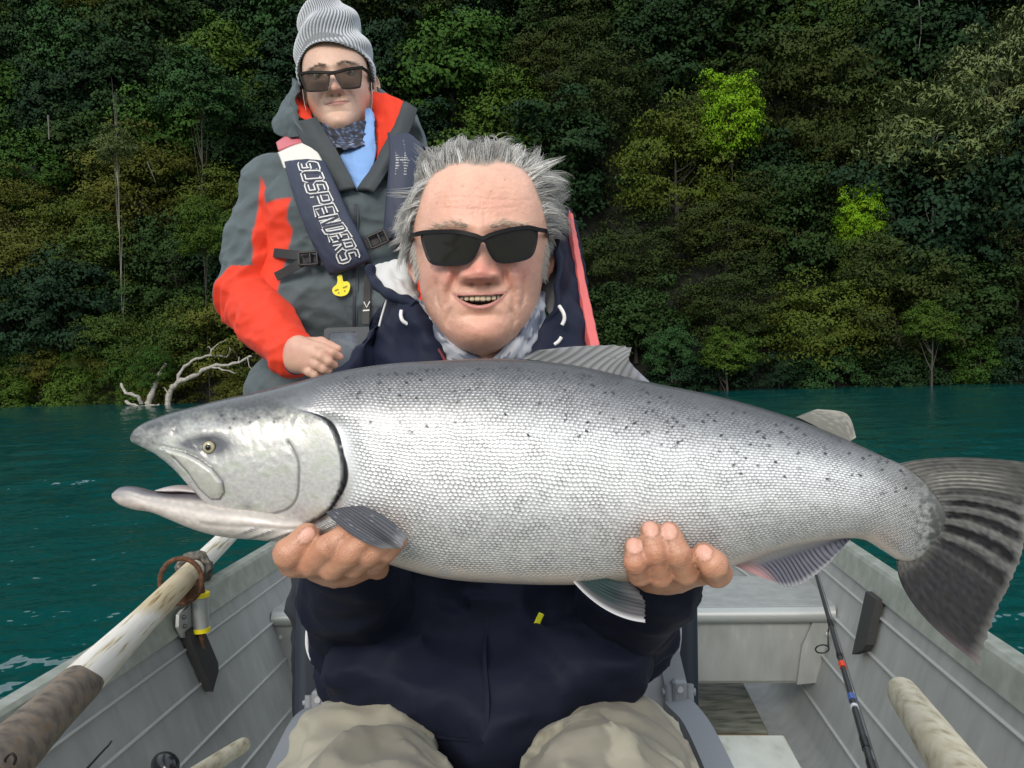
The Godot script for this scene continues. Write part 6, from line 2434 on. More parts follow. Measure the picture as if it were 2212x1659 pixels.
func back_glasses(man: Node3D, head: Transform3D) -> void:
	var frame := mat(L(0.010, 0.009, 0.008), 0.45)
	frame.metallic_specular = 0.25
	var lens := mat(L(0.020, 0.015, 0.010), 0.08)
	lens.transparency = BaseMaterial3D.TRANSPARENCY_ALPHA
	lens.albedo_color.a = 0.86
	lens.metallic_specular = 0.2
	var outlines := [
		[Vector2(649, 161), Vector2(670, 157), Vector2(708, 156), Vector2(712, 160), Vector2(708, 188), Vector2(702, 195), Vector2(667, 197), Vector2(659, 190)],
		[Vector2(723, 158), Vector2(745, 152), Vector2(777, 147), Vector2(781, 151), Vector2(779, 181), Vector2(773, 189), Vector2(744, 191), Vector2(735, 184)]]
	var o := Node3D.new()
	o.name = "sunglasses"
	man.add_child(o)
	bases[o] = bases[man]
	var fwd := head.basis.z.normalized()
	var wrap := func(q: Vector2) -> Vector3:
		var u := (q.x - 716.0) / 75.0
		return C(q.x, q.y, 1.850 + 0.022 * u * u + 0.0004 * (176.0 - q.y) * 0.5)
	for line in outlines:
		var loop := []
		for q in spline(line, 4, true):
			loop.append(wrap.call(q))
		var mid := Vector3.ZERO
		for p in loop:
			mid += p / loop.size()
		var mb := MB.new()
		var first := mb.add(mid)
		for p in loop:
			mb.add(p)
		for i in loop.size():
			mb.tri(first, first + 1 + (i + 1) % loop.size(), first + 1 + i)
		cpart(o, "lens", mb, lens)
		mb = MB.new()
		band(mb, loop, 0.0026, 0.0035, Vector3(0, 0, 1), Color.WHITE, true)
		cpart(o, "rim", mb, frame)
	var mb := MB.new()
	band(mb, [wrap.call(Vector2(708, 161)), wrap.call(Vector2(717, 160)) + Vector3(0, 0, 0.003), wrap.call(Vector2(725, 159))], 0.005, 0.003, Vector3(0, 0, 1))
	cpart(o, "bridge", mb, frame)
	mb = MB.new()
	var bar := []
	for q in [Vector2(645, 161), Vector2(670, 156.5), Vector2(712, 157), Vector2(726, 156), Vector2(750, 150), Vector2(784, 145.5)]:
		bar.append(wrap.call(q) + Vector3(0, 0, 0.0008))
	band(mb, spline(bar, 4), 0.0055, 0.004, Vector3(0, 0, 1))
	cpart(o, "brow_bar", mb, frame)
	for s in [-1.0, 1.0]:
		var a: Vector3 = wrap.call(Vector2(646, 162)) if s < 0 else wrap.call(Vector2(783, 147))
		mb = MB.new()
		band(mb, spline([a, head * Vector3(s * 74.0, 2, 66), head * Vector3(s * 77.0, 3, 10), head * Vector3(s * 76.0, -8, -10)], 5), 0.006, 0.003, Vector3(s, 0, 0.2))
		cpart(o, "temple", mb, frame)
		mb = MB.new()   # the thin cord that hangs from the temple behind the neck
		mb.tube(spline([head * Vector3(s * 77.0, -6, 30), head * Vector3(s * 74.0, -50, 42), head * Vector3(s * 66.0, -95, 36), head * Vector3(s * 62.0, -130, 0)], 6), 0.0006, 6)
		cpart(o, "cord", mb, mat(L(0.5, 0.42, 0.40), 0.5))


func back_hat(man: Node3D, head: Transform3D, h: Dictionary) -> void:
	var mb := MB.new()
	var cols := 720
	var rows := 90
	for r in rows:
		var k := float(r) / (rows - 1)
		for i in cols:
			var a := TAU * i / cols      # 0 in front
			var ca := cos(a)
			var sa := sin(a)
			# edge of the hat: high over the brow, low over the ears
			var edge := lerpf(8.0, 60.0, sstep(-0.1, 0.85, ca)) - 30.0 * sstep(0.0, -0.7, ca) + 7.0 * gauss(a if a < PI else a - TAU, 0, -0.35, 0, 0.45, 1) - 9.0 * gauss(a if a < PI else a - TAU, 0, 0.65, 0, 0.4, 1)
			var top := 218.0
			var y := lerpf(edge, top, pow(k, 0.92))
			var yy := clampf((y - 10.0) / 208.0, 0.0, 1.0)
			var rad := lerpf(87.0, 79.0, sstep(0.15, 0.5, yy)) * sqrt(maxf(0.0, 1.0 - pow(yy, 2.7))) * lerpf(0.93, 1.0, sstep(5.0, 40.0, y)) + 1.0
			var dep := lerpf(104.0, 92.0, sstep(0.15, 0.5, yy)) * sqrt(maxf(0.0, 1.0 - pow(yy, 2.6))) + 1.0
			var x := rad * sa - 6.0 * yy
			var z := dep * ca - 12.0 * yy
			# slanting folds where the knit bunches up
			var fold := sin((y - 104.0 - 34.0 * sin(a * 1.0 + 0.3) + 8.0 * sin(a * 3.0)) * 0.085)
			var bulge := 7.0 * fold * sstep(30.0, 70.0, y) * sstep(216.0, 190.0, y)
			bulge += 4.0 * exp(-pow((y - edge) / 7.0, 2.0)) * sstep(0.0, 0.02, k)
			var twist := a + 0.10 * sin((y - 60.0) * 0.05) + 0.06 * sin(y * 0.03 + a * 2.0)
			var rib := cos(twist * 66.0)
			bulge += 1.7 * rib
			var c := L(0.45, 0.47, 0.49).lerp(L(0.16, 0.18, 0.20), sstep(0.35, -0.65, rib))
			c = c * (1.0 + 0.25 * nz.get_noise_3d(x * 3.0, y * 5.0, z * 3.0))
			var n := Vector3(sa, 0.15, ca)
			mb.add(head * (Vector3(x, y, z) + n * bulge), c)
	mb.net(0, rows, cols, true)
	var e := mb.v.size()      # inside of the edge
	for r in 4:
		for i in cols:
			var p: Vector3 = mb.v[i]
			var mid := head * Vector3(0, 20, 0)
			mb.add(p + (mid - p).normalized() * 0.003 * r + head.basis.y.normalized() * 0.003 * r * r, L(0.2, 0.21, 0.22))
	for r in 3:
		for i in cols:
			var a := e + r * cols + i
			var b := e + r * cols + (i + 1) % cols
			mb.quad(a, a + cols, b + cols, b)
	var wool := mat(Color.WHITE, 0.9, 0.0, true)
	wool.rim_enabled = true
	wool.rim = 0.3
	cpart(man, "knitted_hat", mb, wool)


func back_hair(man: Node3D, head: Transform3D, h: Dictionary) -> void:
	rng.seed = 17
	var mb := MB.new()
	for i in 900:
		var s := -1.0 if i % 3 == 0 else 1.0
		var y := rng.randf_range(-14.0, 42.0)
		var z := rng.randf_range(16.0, 50.0)
		var hw := curve1(HEAD_Y, h.hw, y)
		var zf := curve1(HEAD_Y, h.zf, y)
		var co := z / zf
		var x := s * (hw * pow(maxf(0.0, 1.0 - co * co), 0.44) + 0.6)
		strand(mb, head * Vector3(x, y, z), Vector3(s * 0.15, -0.9, -0.35), Vector3(0, -0.2, -0.4), rng.randf_range(0.01, 0.02), 0.0005, L(0.13, 0.11, 0.09) * rng.randf_range(0.5, 1.5), 0.06, rng.randf() * 40.0)
	for i in 170:
		var s := -1.0 if i % 2 else 1.0
		var ax := rng.randf_range(11.0, 56.0)
		var y: float = 15.0 + 4.0 * (1.0 - pow((ax - 32.0) / 24.0, 2.0)) + rng.randfn() * 2.0 + h.brow_tilt * s * ax
		var sx := pow(ax / curve1(HEAD_Y, h.hw, y), 1.0 / 0.88)
		var z := curve1(HEAD_Y, h.zf, y) * pow(sqrt(1.0 - sx * sx), 0.84) + head_shape(ax, y, h)
		strand(mb, head * Vector3(s * ax, y, z), Vector3(s * 0.9, 0.25 + rng.randfn() * 0.2, 0.25), Vector3(s * 0.3, -0.5, -0.3), rng.randf_range(0.006, 0.011), 0.0003, L(0.10, 0.075, 0.055) * rng.randf_range(0.6, 1.3), 0.05, rng.randf() * 40.0)
	var o := cpart(man, "hair", mb, mat(Color.WHITE, 0.5, 0.0, true))
	o.set_meta("kind", "stuff")


# a length on the front of the jacket, laid flat as on the tailor's table: places in the view at the chest's distance
func flat(pts: Array, d: float) -> PackedVector2Array:
	var o := PackedVector2Array()
	for q in pts:
		var p := C(q.x, q.y, d)
		o.append(Vector2(p.x, p.y))
	return o


func edge_of(p: Vector2, poly: PackedVector2Array) -> float:   # distance to the outline, negative inside
	var ring := Array(poly)
	ring.append(poly[0])
	var d := seg_dist(p, ring)
	return -d if inside(p, poly) else d


func back_clothes(man: Node3D, head: Transform3D, sl: Vector3, sr: Vector3, el: Vector3, er: Vector3, wl: Vector3, wr: Vector3) -> void:
	var D := 1.97
	var grey := L(0.070, 0.093, 0.101)
	var orange := L(0.64, 0.032, 0.006)
	var f := Field.new()
	f.cap(C(668, 470, D), C(800, 470, D), 0.116, 0.116, 0.06)
	f.cap(C(650, 640, D - 0.01), C(810, 640, D - 0.01), 0.115, 0.115, 0.06)
	f.cap(C(650, 860, D - 0.01), C(810, 860, D - 0.01), 0.12, 0.12, 0.06)
	f.cap(C(690, 352, D), C(780, 352, D), 0.075, 0.075, 0.05)
	var panel := flat([Vector2(558, 376), Vector2(568, 402), Vector2(573, 440), Vector2(600, 434), Vector2(636, 433), Vector2(630, 455), Vector2(625, 478), Vector2(637, 500), Vector2(627, 540), Vector2(613, 612), Vector2(600, 680), Vector2(560, 690), Vector2(553, 590), Vector2(547, 515), Vector2(554, 436)], 1.88)
	var axis := (wl - el).normalized()
	var cloth := cloth_mat(Color.WHITE, 0.75, 0.012, true)
	var mb := MB.new()
	var neck := C(740, 300, D)
	var body := f
	f.mesh(mb, 0.0042, func(p: Vector3) -> Color:
		var c := grey * (1.0 + 0.06 * nz.get_noise_3dv(p * 700.0))
		if p.z > -1.99:
			c = c.lerp(orange, sstep(0.0022, -0.0022, edge_of(Vector2(p.x, p.y), panel)))
		return c, func(p: Vector3) -> float:
			if Vector2(p.x - neck.x, (p.z + D - 0.02) * 0.9).length() < 0.075 and p.y > C(740, 372, 1.9).y:
				return 0.2
			return folds(p * 1.1) * 0.8, 0.016)
	cpart(man, "jacket", mb, cloth)
	for s in 2:
		var sh := sl if s == 0 else sr
		var e := el if s == 0 else er
		var w := wl if s == 0 else wr
		f = Field.new()
		f.chain([C(670 if s == 0 else 790, 380, D), sh, C(556 if s == 0 else 925, 520, 1.95), e], [0.060, 0.064, 0.064, 0.057], 0.03)
		f.chain([e, e.lerp(w, 0.5), w + Vector3(-0.006, 0.004, -0.008)], [0.060, 0.056, 0.047], 0.012)
		var ax := (w - e).normalized()
		mb = MB.new()
		f.mesh(mb, 0.0042, func(p: Vector3) -> Color:
			var t := (p - e).dot(ax)
			var c := grey * (1.0 + 0.06 * nz.get_noise_3dv(p * 700.0))
			if p.z > -1.99 and s == 0:
				c = c.lerp(orange, sstep(0.0022, -0.0022, edge_of(Vector2(p.x, p.y), panel)))
			if p.y < e.y + 0.06:
				c = c.lerp(orange, sstep(-0.0025, 0.0025, t + 0.020 + 0.25 * (p.x - e.x)))
			return c, func(p: Vector3) -> float:
				var t := (p - e).dot(ax)
				return folds(p * 1.1) * 0.8 + 0.0045 * sin(t * 170.0 + 40.0 * p.x) * exp(-pow((t + 0.005) / 0.05, 2.0)), 0.016)
		cpart(man, "sleeve", mb, cloth)
	var gm := cloth_mat(grey, 0.75, 0.012)
	var dark := cloth_mat(L(0.035, 0.043, 0.047), 0.75, 0.012)
	var om := cloth_mat(orange, 0.8, 0.016)
	var G := func(pts: Array) -> Array:
		var o := []
		for q in pts:
			o.append(C(q[0], q[1], q[2]))
		return o
	# cuff: the loose edge of the sleeve
	mb = MB.new()
	var cu := []
	var u1 := axis.cross(Vector3(0, 0, 1)).normalized()
	var u2 := u1.cross(axis)
	for i in 25:
		var a := TAU * i / 24
		cu.append(wl + axis * (-0.004 + 0.006 * sin(a * 2.0)) + u1 * cos(a) * 0.047 + u2 * sin(a) * 0.044 + Vector3(-0.004, 0.003, -0.006))
	mb.tube(cu, 0.0045, 8)
	cpart(man, "cuff", mb, om)
	mb = MB.new()
	f = Field.new()
	f.cap(wl - axis * 0.03, wl + axis * 0.012, 0.036, 0.034, 0.01)
	f.mesh(mb, 0.004)
	cpart(man, "shirt_cuff", mb, cloth_mat(L(0.05, 0.07, 0.14), 0.8))
	# hood lying behind the neck, and the collar: outside grey, inside orange
	mb = MB.new()
	sheet(mb, [G.call([[640, 172, 1.98], [614, 222, 2.0], [588, 276, 1.99], [620, 300, 1.94]]), G.call([[640, 186, 1.93], [626, 218, 1.93], [618, 262, 1.92], [646, 296, 1.90]]), G.call([[634, 206, 1.90], [634, 232, 1.895], [642, 262, 1.885], [672, 300, 1.875]])], 7, 8, 0.010, null, 0.006, 16.0)
	cpart(man, "hood", mb, gm)
	mb = MB.new()
	sheet(mb, [G.call([[812, 190, 1.99], [840, 205, 2.0], [880, 228, 1.99]]), G.call([[850, 300, 2.0], [880, 270, 2.0], [905, 262, 1.98]]), G.call([[880, 340, 1.98], [905, 320, 1.97], [925, 325, 1.96]])], 6, 6, 0.010, null, 0.005, 16.0)
	cpart(man, "hood", mb, gm)
	mb = MB.new()
	sheet(mb, [G.call([[636, 196, 1.96], [634, 212, 1.925], [640, 244, 1.905]]), G.call([[650, 215, 1.96], [652, 232, 1.92], [656, 258, 1.90]]), G.call([[672, 240, 1.95], [676, 256, 1.91], [682, 262, 1.90]])], 6, 6, 0.004, null, 0.003, 24.0)
	cpart(man, "collar_lining", mb, om)
	mb = MB.new()
	sheet(mb, [G.call([[641, 262, 1.895], [660, 262, 1.885], [684, 258, 1.89]]), G.call([[652, 300, 1.885], [680, 295, 1.868], [704, 288, 1.872]]), G.call([[685, 350, 1.865], [712, 345, 1.85], [738, 345, 1.85]]), G.call([[725, 420, 1.85], [745, 412, 1.838], [770, 408, 1.838]])], 7, 7, 0.009, null, 0.003, 20.0)
	cpart(man, "collar", mb, dark, "left half of the dark grey stand-up collar")
	mb = MB.new()
	sheet(mb, [G.call([[806, 198, 1.96], [840, 206, 1.95], [874, 222, 1.93]]), G.call([[806, 240, 1.95], [836, 250, 1.93], [862, 262, 1.91]]), G.call([[806, 290, 1.93], [824, 296, 1.915], [840, 302, 1.895]]), G.call([[804, 345, 1.91], [812, 346, 1.895], [818, 344, 1.885]])], 8, 8, 0.005, null, 0.004, 22.0)
	cpart(man, "collar_lining", mb, om)
	mb = MB.new()
	sheet(mb, [G.call([[872, 220, 1.925], [884, 226, 1.922], [900, 238, 1.93]]), G.call([[858, 262, 1.905], [870, 268, 1.90], [886, 278, 1.91]]), G.call([[818, 344, 1.878], [836, 340, 1.868], [852, 345, 1.875]]), G.call([[775, 412, 1.848], [790, 410, 1.838], [806, 418, 1.842]])], 8, 7, 0.009, null, 0.003, 20.0)
	cpart(man, "collar", mb, dark, "right half of the dark grey collar, turned open")
	# light blue shirt and patterned neck gaiter
	mb = MB.new()
	sheet(mb, [G.call([[790, 238, 1.92], [800, 236, 1.92], [807, 250, 1.92]]), G.call([[786, 275, 1.91], [798, 280, 1.90], [808, 290, 1.90]]), G.call([[735, 340, 1.885], [775, 345, 1.872], [812, 330, 1.89]]), G.call([[750, 375, 1.87], [775, 380, 1.858], [800, 375, 1.868]]), G.call([[768, 410, 1.855], [776, 412, 1.85], [784, 408, 1.855]])], 8, 7, 0.004, null, 0.003, 30.0)
	cpart(man, "shirt", mb, cloth_mat(L(0.19, 0.34, 0.64), 0.8))
	mb = MB.new()
	var gait := []
	for r in 5:
		var line := []
		for i in 7:
			var a := lerpf(-1.75, 1.75, i / 6.0)
			var cx := 752.0 + 2.0 * r
			line.append(C(cx, 278 + r * 15.0, 1.955) + Vector3(sin(a) * (0.064 + 0.002 * r), 0.016 * absf(sin(a)) - 0.012 * cos(a) + 0.004 * sin(r * 2.0), cos(a) * (0.062 + 0.006 * r)))
		gait.append(line)
	sheet(mb, gait, 6, 9, 0.004, func(p: Vector3, uv: Vector2) -> Color:
		var a := nz.get_noise_2d(uv.x * 340.0, uv.y * 300.0)
		var c := L(0.012, 0.014, 0.022).lerp(L(0.09, 0.14, 0.28), sstep(0.12, 0.35, a))
		return c.lerp(L(0.32, 0.34, 0.40), sstep(0.25, 0.4, nz.get_noise_2d(uv.x * 420.0 + 90.0, uv.y * 160.0)) * sstep(0.55, 0.7, uv.y)), 0.004, 40.0)
	cpart(man, "neck_gaiter", mb, cloth_mat(Color.WHITE, 0.7, 0.01, true))
	# zip and storm flap
	var front := func(x: float, y: float) -> Vector3: return C(x, y, 1.842 if y < 560.0 else 1.846)
	mb = MB.new()
	var zp := []
	for y in range(425, 850, 25):
		zp.append(body.hit(C(764.0 - 0.012 * (y - 425), y, 1.0), 0.002))
	band(mb, spline(zp, 2), 0.022, 0.006, Vector3(0, 0, 1))
	cpart(man, "storm_flap", mb, gm)
	mb = MB.new()
	zp = []
	for y in range(440, 850, 25):
		zp.append(body.hit(C(768.0 - 0.012 * (y - 425), y, 1.0), 0.006))
	band(mb, spline(zp, 2), 0.006, 0.004, Vector3(0, 0, 1))
	cpart(man, "zip", mb, cloth_mat(L(0.03, 0.034, 0.05), 0.6))
	# trousers and boots, out of sight behind the seated person
	f = Field.new()
	f.cap(C(680, 880, D), C(775, 880, D), 0.11, 0.11, 0.05)
	f.chain([C(702, 920, D), C(700, 1300, D - 0.03), C(700, 1665, D + 0.02)], [0.092, 0.070, 0.06], 0.03)
	f.chain([C(788, 920, D), C(800, 1300, D - 0.03), C(805, 1665, D + 0.02)], [0.092, 0.070, 0.06], 0.03)
	mb = MB.new()
	f.mesh(mb, 0.012, null, func(p: Vector3) -> float: return folds(p), 0.012)
	cpart(man, "trousers", mb, cloth_mat(L(0.012, 0.016, 0.024), 0.8))
	for x in [700.0, 805.0]:
		f = Field.new()
		var a := C(x, 1660, D + 0.02)
		a.y = -0.83
		f.chain([a, a + Vector3(0, -0.05, 0), a + Vector3(0, -0.06, 0.15)], [0.062, 0.05, 0.042], 0.03)
		mb = MB.new()
		f.mesh(mb, 0.01)
		cpart(man, "boot", mb, mat(L(0.02, 0.02, 0.02), 0.6))


const LETTERS := {
	"S": [[Vector2(1, 0.95), Vector2(0.85, 1), Vector2(0.1, 1), Vector2(0, 0.88), Vector2(0, 0.58), Vector2(0.1, 0.5), Vector2(0.9, 0.5), Vector2(1, 0.42), Vector2(1, 0.12), Vector2(0.9, 0), Vector2(0.15, 0), Vector2(0, 0.05)]],
	"O": [[Vector2(0.1, 1), Vector2(0.9, 1), Vector2(1, 0.88), Vector2(1, 0.12), Vector2(0.9, 0), Vector2(0.1, 0), Vector2(0, 0.12), Vector2(0, 0.88), Vector2(0.1, 1)]],
	"P": [[Vector2(0, 0), Vector2(0, 1), Vector2(0.9, 1), Vector2(1, 0.9), Vector2(1, 0.6), Vector2(0.9, 0.48), Vector2(0.15, 0.48)]],
	"E": [[Vector2(1, 1), Vector2(0, 1), Vector2(0, 0), Vector2(1, 0)], [Vector2(0.1, 0.5), Vector2(0.85, 0.5)]],
	"N": [[Vector2(0, 0), Vector2(0, 1), Vector2(0.2, 1), Vector2(0.8, 0), Vector2(1, 0), Vector2(1, 1)]],
	"D": [[Vector2(0, 0), Vector2(0, 1), Vector2(0.8, 1), Vector2(1, 0.82), Vector2(1, 0.18), Vector2(0.8, 0), Vector2(0, 0)]],
	"R": [[Vector2(0, 0), Vector2(0, 1), Vector2(0.9, 1), Vector2(1, 0.9), Vector2(1, 0.6), Vector2(0.9, 0.48), Vector2(0.15, 0.48)], [Vector2(0.5, 0.48), Vector2(1, 0)]],
}


func back_vest(man: Node3D) -> void:
	var navy := cloth_mat(L(0.022, 0.030, 0.058), 0.65, 0.010)
	var black := mat(L(0.010, 0.010, 0.011), 0.6)
	var white := mat(L(0.66, 0.66, 0.64), 0.6)
	var vest := Node3D.new()
	vest.name = "life_vest"
	man.add_child(vest)
	bases[vest] = bases[man]
	var G := func(pts: Array) -> Array:
		var o := []
		for q in pts:
			o.append(C(q[0], q[1], q[2]))
		return o
	# left panel
	var rows := [[[618, 352, 1.872], [660, 348, 1.856], [702, 352, 1.858]], [[634, 412, 1.846], [680, 406, 1.832], [726, 402, 1.836]], [[661, 486, 1.830], [706, 476, 1.816], [756, 466, 1.820]], [[686, 540, 1.828], [735, 524, 1.812], [783, 518, 1.816]], [[716, 594, 1.832], [758, 582, 1.818], [800, 562, 1.824]]]
	var net := []
	for r in rows:
		net.append(G.call(r))
	var mb := MB.new()
	sheet(mb, net, 9, 16, 0.014, null, 0.0015, 30.0, 0.010)
	cpart(vest, "panel", mb, navy, "navy front panel with outlined white lettering")
	var surf := func(u: float, v: float, lift: float) -> Vector3:
		var line := []
		for r in net:
			var sp := spline(r, 8)
			var fi := u * (sp.size() - 1)
			var i0 := mini(int(fi), sp.size() - 2)
			line.append(sp[i0].lerp(sp[i0 + 1], fi - i0))
		var sp := spline(line, 8)
		var fi := v * (sp.size() - 1)
		var i0 := mini(int(fi), sp.size() - 2)
		var uu := 2.0 * u - 1.0
		var vv := 2.0 * v - 1.0
		var pf := 0.010 * sqrt(maxf(0.0, (1.0 - pow(uu, 4.0)) * (1.0 - pow(vv, 6.0))))
		return sp[i0].lerp(sp[i0 + 1], fi - i0) + Vector3(0.02, 0.02, 1.0) * (0.007 + pf + lift)
	# the word down the panel: white outline, navy inside
	var word := "SOSPENDERS"
	var inner := mat(L(0.018, 0.024, 0.048), 0.65)
	for i in word.length():
		var v0 := 0.055 + i * 0.0885
		for pass_no in 2:
			mb = MB.new()
			for stroke in LETTERS[word[i]]:
				var pts := []
				for q in stroke:
					# letters are turned a quarter clockwise: their top points to the right
					pts.append(surf.call(0.37 + 0.38 * q.y, v0 + 0.064 * q.x, 0.0030 + 0.0012 * pass_no + (0.0002 if pts.size() == 0 else 0.0)))
				band(mb, pts, 0.0098 if pass_no == 0 else 0.0042, 0.0008, Vector3(0, 0, 1))
			cpart(vest, "letter" if pass_no == 0 else "letter_inside", mb, white if pass_no == 0 else inner)
	# pink and white shoulder piece
	mb = MB.new()
	sheet(mb, [G.call([[600, 312, 1.955], [625, 296, 1.945], [652, 292, 1.93]]), G.call([[604, 330, 1.905], [640, 316, 1.892], [672, 308, 1.89]])], 6, 7, 0.012)
	cpart(vest, "shoulder_piece", mb, cloth_mat(L(0.50, 0.125, 0.15), 0.6), "faded pink shoulder piece")
	mb = MB.new()
	sheet(mb, [G.call([[604, 334, 1.900], [640, 318, 1.886], [678, 308, 1.884]]), G.call([[611, 352, 1.880], [648, 340, 1.866], [690, 334, 1.862]]), G.call([[617, 368, 1.866], [656, 362, 1.848], [702, 359, 1.848]])], 6, 7, 0.014)
	cpart(vest, "shoulder_piece", mb, cloth_mat(L(0.60, 0.59, 0.55), 0.6), "white shoulder piece")
	# right panel with its block of small print
	rows = [[[838, 292, 1.905], [872, 292, 1.905], [905, 318, 1.92]], [[842, 350, 1.868], [880, 350, 1.865], [918, 358, 1.885]], [[836, 430, 1.85], [875, 430, 1.845], [915, 430, 1.865]], [[830, 520, 1.85], [868, 520, 1.84], [905, 515, 1.86]]]
	net = []
	for r in rows:
		net.append(G.call(r))
	mb = MB.new()
	sheet(mb, net, 8, 12, 0.014, null, 0.0015, 30.0, 0.008)
	cpart(vest, "panel", mb, navy, "navy front panel with a block of fine print")
	mb = MB.new()
	rng.seed = 5
	for r in 15:
		var v := 0.10 + r * 0.026
		var u := 0.12 if r > 4 else 0.30
		while u < 0.86:
			var w := rng.randf_range(0.04, 0.13)
			var line := []
			var a := net
			var fa: float = v * 3.0
			var i0 := mini(int(fa), 2)
			var at := func(uu: float) -> Vector3:
				var q0: Vector3 = a[i0][0].lerp(a[i0][2], uu).lerp(a[i0][1], 1.0 - absf(2.0 * uu - 1.0))
				var q1: Vector3 = a[i0 + 1][0].lerp(a[i0 + 1][2], uu).lerp(a[i0 + 1][1], 1.0 - absf(2.0 * uu - 1.0))
				return q0.lerp(q1, fa - i0) + Vector3(0, 0, 0.0215)
			band(mb, [at.call(u), at.call(minf(u + w, 0.88))], 0.0028, 0.0006, Vector3(0, 0, 1))
			u += w + 0.025
	var print_o := cpart(vest, "small_print", mb, mat(L(0.42, 0.43, 0.44), 0.7))
	print_o.set_meta("kind", "stuff")
	# straps and buckles
	var strap := func(pts: Array, w: float) -> void:
		var b := MB.new()
		band(b, spline(G.call(pts), 5), w, 0.003, Vector3(0, 0, 1))
		cpart(vest, "strap", b, black)
	strap.call([[592, 546, 1.862], [620, 549, 1.842], [655, 553, 1.832], [694, 566, 1.826]], 0.019)
	strap.call([[660, 562, 1.826], [640, 574, 1.826], [615, 588, 1.832], [596, 598, 1.836]], 0.018)
	strap.call([[786, 530, 1.826], [812, 519, 1.826], [838, 506, 1.832], [872, 486, 1.842]], 0.018)
	strap.call([[797, 566, 1.836], [794, 610, 1.838], [792, 650, 1.838], [790, 700, 1.830]], 0.014)
	for q in [[666, 558, 1.818, 0.06], [816, 517, 1.818, 0.42]]:
		var c := C(q[0], q[1], q[2])
		var b := Basis(Vector3(0, 0, 1), q[3])
		mb = MB.new()
		for e in [-1.0, 1.0]:
			mb.box(Transform3D(b, c + b * Vector3(0, e * 0.0125, 0)), Vector3(0.040, 0.005, 0.008), 0.0015)
			mb.box(Transform3D(b, c + b * Vector3(e * 0.0185, 0, 0.001)), Vector3(0.005, 0.028, 0.008), 0.0015)
		mb.box(Transform3D(b, c + b * Vector3(0.004, 0, 0.0005)), Vector3(0.005, 0.022, 0.007), 0.0015)
		cpart(vest, "buckle", mb, mat(L(0.014, 0.014, 0.015), 0.35))
	# white bar and chevron woven into the hanging strap
	mb = MB.new()
	band(mb, [C(784, 671, 1.832), C(798, 670, 1.832)], 0.003, 0.0012, Vector3(0, 0, 1))
	band(mb, [C(786, 652, 1.833), C(792, 664, 1.833), C(799, 651, 1.833)], 0.0022, 0.0012, Vector3(0, 0, 1))
	cpart(vest, "strap_mark", mb, white)
	# yellow pull handle
	var yel := mat(L(0.76, 0.66, 0.01), 0.4)
	var edge := []
	for q in spline([Vector2(729, 596), Vector2(729, 606), Vector2(727, 614), Vector2(719, 622), Vector2(718, 630), Vector2(724, 637), Vector2(737, 640), Vector2(749, 636), Vector2(755, 626), Vector2(756, 614), Vector2(750, 608), Vector2(742, 608), Vector2(740, 602), Vector2(738, 594)], 4, true):
		edge.append(q)
	mb = MB.new()
	var fr := []
	var bk := []
	for q in edge:
		fr.append(C(q.x, q.y, 1.826))
		bk.append(C(q.x, q.y, 1.830))
	var ids := Geometry2D.triangulate_polygon(PackedVector2Array(edge))
	var b0 := mb.v.size()
	for p in fr:
		mb.add(p)
	var b1 := mb.v.size()
	for p in bk:
		mb.add(p)
	for i in range(0, ids.size(), 3):
		mb.tri(b0 + ids[i], b0 + ids[i + 1], b0 + ids[i + 2])
		mb.tri(b1 + ids[i], b1 + ids[i + 2], b1 + ids[i + 1])
	for i in fr.size():
		var j := (i + 1) % fr.size()
		mb.face([fr[i], fr[j], bk[j], bk[i]])
	var handle := cpart(vest, "pull_handle", mb, yel, "bright yellow pull handle")
	mb = MB.new()
	for q in [[723, 628, 731, 625], [741, 622, 750, 618], [730, 633, 733, 632], [743, 629, 746, 628]]:
		band(mb, [C(q[0], q[1], 1.8255), C(q[2], q[3], 1.8255)], 0.003, 0.0006, Vector3(0, 0, 1))
	cpart(handle, "print", mb, mat(L(0.25, 0.2, 0.01), 0.6))
	mb = MB.new()
	band(mb, [C(735, 602, 1.8255), C(739, 622, 1.8255)], 0.0035, 0.0012, Vector3(0, 0, 1))
	cpart(handle, "ridge", mb, yel)
	# ---- waterproof pouch that hangs from the strap: a thing of its own
	var pouch := thing("phone_pouch", "grey framed waterproof phone pouch with clear window, held at the standing person's waist", "phone pouch", P(760, 770, 1.79))
	var o2 := [Vector2(700, 712), Vector2(708, 708), Vector2(818, 705), Vector2(826, 712), Vector2(828, 800), Vector2(700, 804)]
	var i2 := [Vector2(711, 722), Vector2(716, 718), Vector2(768, 716), Vector2(772, 721), Vector2(773, 792), Vector2(712, 794)]
	mb = MB.new()
	var lo := []
	var li := []
	for k in o2.size():
		lo.append(o2[k])
		li.append(i2[k])
	for z in 2:
		for k in lo.size():
			var j := (k + 1) % lo.size()
			var dd := 1.788 + 0.006 * z
			var q := [C(lo[k].x, lo[k].y, dd), C(lo[j].x, lo[j].y, dd), C(li[j].x, li[j].y, dd), C(li[k].x, li[k].y, dd)]
			if z == 1:
				q.reverse()
			mb.face(q)
	for ring in [lo, li]:
		for k in ring.size():
			var j: int = (k + 1) % ring.size()
			mb.face([C(ring[k].x, ring[k].y, 1.788), C(ring[k].x, ring[k].y, 1.794), C(ring[j].x, ring[j].y, 1.794), C(ring[j].x, ring[j].y, 1.788)])
	cpart(pouch, "frame", mb, mat(L(0.045, 0.055, 0.062), 0.5))
	mb = MB.new()
	var win := []
	for q in li:
		win.append(C(q.x, q.y, 1.791))
	mb.face(win)
	var clear := mat(L(0.5, 0.6, 0.8), 0.06)
	clear.transparency = BaseMaterial3D.TRANSPARENCY_ALPHA
	clear.albedo_color.a = 0.10
	cpart(pouch, "window", mb, clear)
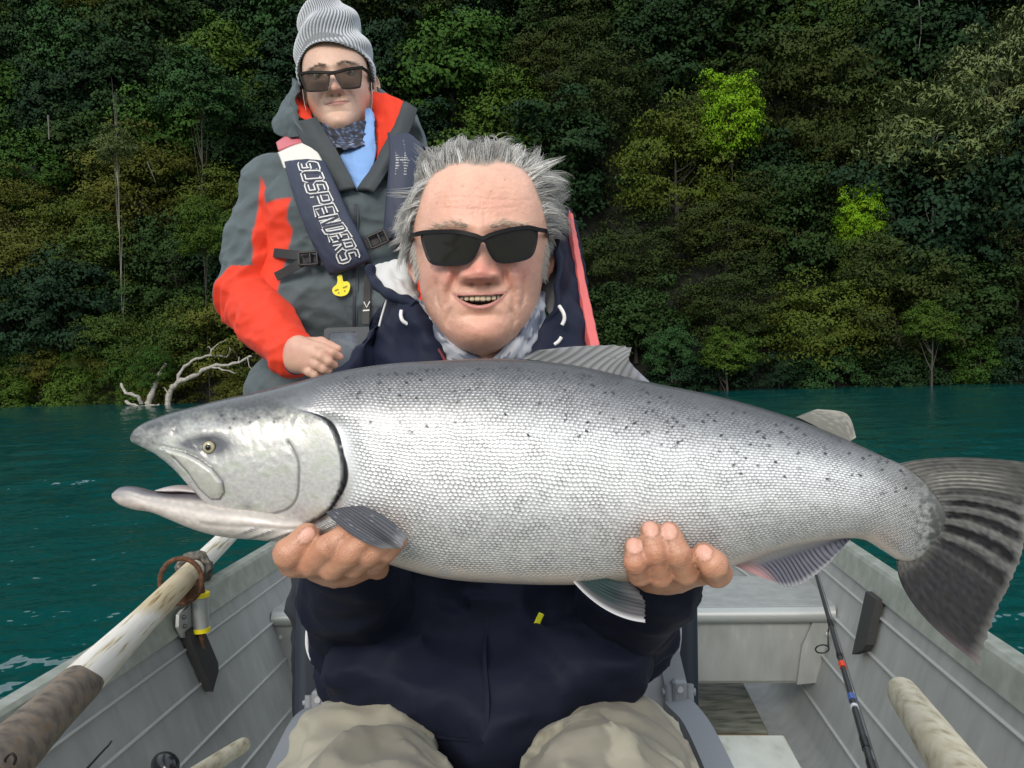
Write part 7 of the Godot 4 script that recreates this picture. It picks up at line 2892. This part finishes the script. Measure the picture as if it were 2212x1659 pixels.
	mb = MB.new()
	mb.face([C(773, 716, 1.795), C(826, 708, 1.795), C(828, 800, 1.795), C(773, 800, 1.795)])
	cpart(pouch, "backing", mb, mat(L(0.06, 0.085, 0.14), 0.5))


func _ready() -> void:
	var t0 := Time.get_ticks_msec()
	# ---- camera
	var cam := Camera3D.new()
	cam.name = "camera"
	cam.fov = rad_to_deg(2.0 * atan(829.5 / F))
	cam.near = 0.05
	cam.far = 400.0
	cam.transform = Transform3D(Basis.from_euler(Vector3(deg_to_rad(-1.33), 0.0, deg_to_rad(-1.7))), Vector3(0, EYE, 0))
	cam_t = cam.transform
	add_child(cam)
	cam.current = true
	# ---- overcast sky
	var sky := ProceduralSkyMaterial.new()
	sky.sky_top_color = Color(0.82, 0.85, 0.89)
	sky.sky_horizon_color = Color(0.90, 0.92, 0.94)
	sky.sky_curve = 0.25
	sky.ground_bottom_color = Color(0.10, 0.14, 0.14)
	sky.ground_horizon_color = Color(0.25, 0.30, 0.30)
	var env := Environment.new()
	env.background_mode = Environment.BG_SKY
	env.sky = Sky.new()
	env.sky.sky_material = sky
	env.tonemap_mode = Environment.TONE_MAPPER_LINEAR
	env.tonemap_exposure = 1.68
	env.sdfgi_enabled = true
	env.ssao_enabled = true
	env.ssil_enabled = true
	var we := WorldEnvironment.new()
	we.name = "world"
	we.environment = env
	add_child(we)
	# ---- the sun behind cloud, over the photographer's left shoulder
	var sun := DirectionalLight3D.new()
	sun.name = "sun"
	sun.light_energy = 0.5
	sun.light_angular_distance = 22.0
	sun.light_color = Color(1.0, 0.97, 0.93)
	sun.shadow_enabled = true
	sun.rotation_degrees = Vector3(-31, -16, 0)
	add_child(sun)
	nz.noise_type = FastNoiseLite.TYPE_SIMPLEX_SMOOTH
	nz.frequency = 0.05
	nf.noise_type = FastNoiseLite.TYPE_SIMPLEX_SMOOTH
	nf.fractal_type = FastNoiseLite.FRACTAL_RIDGED
	nf.fractal_octaves = 2
	nf.frequency = 1.0
	for job in [ build_setting, build_boat, build_fish, build_front, build_back,]:
		t0 = Time.get_ticks_msec()
		job.call()
		print(job, " ", Time.get_ticks_msec() - t0)
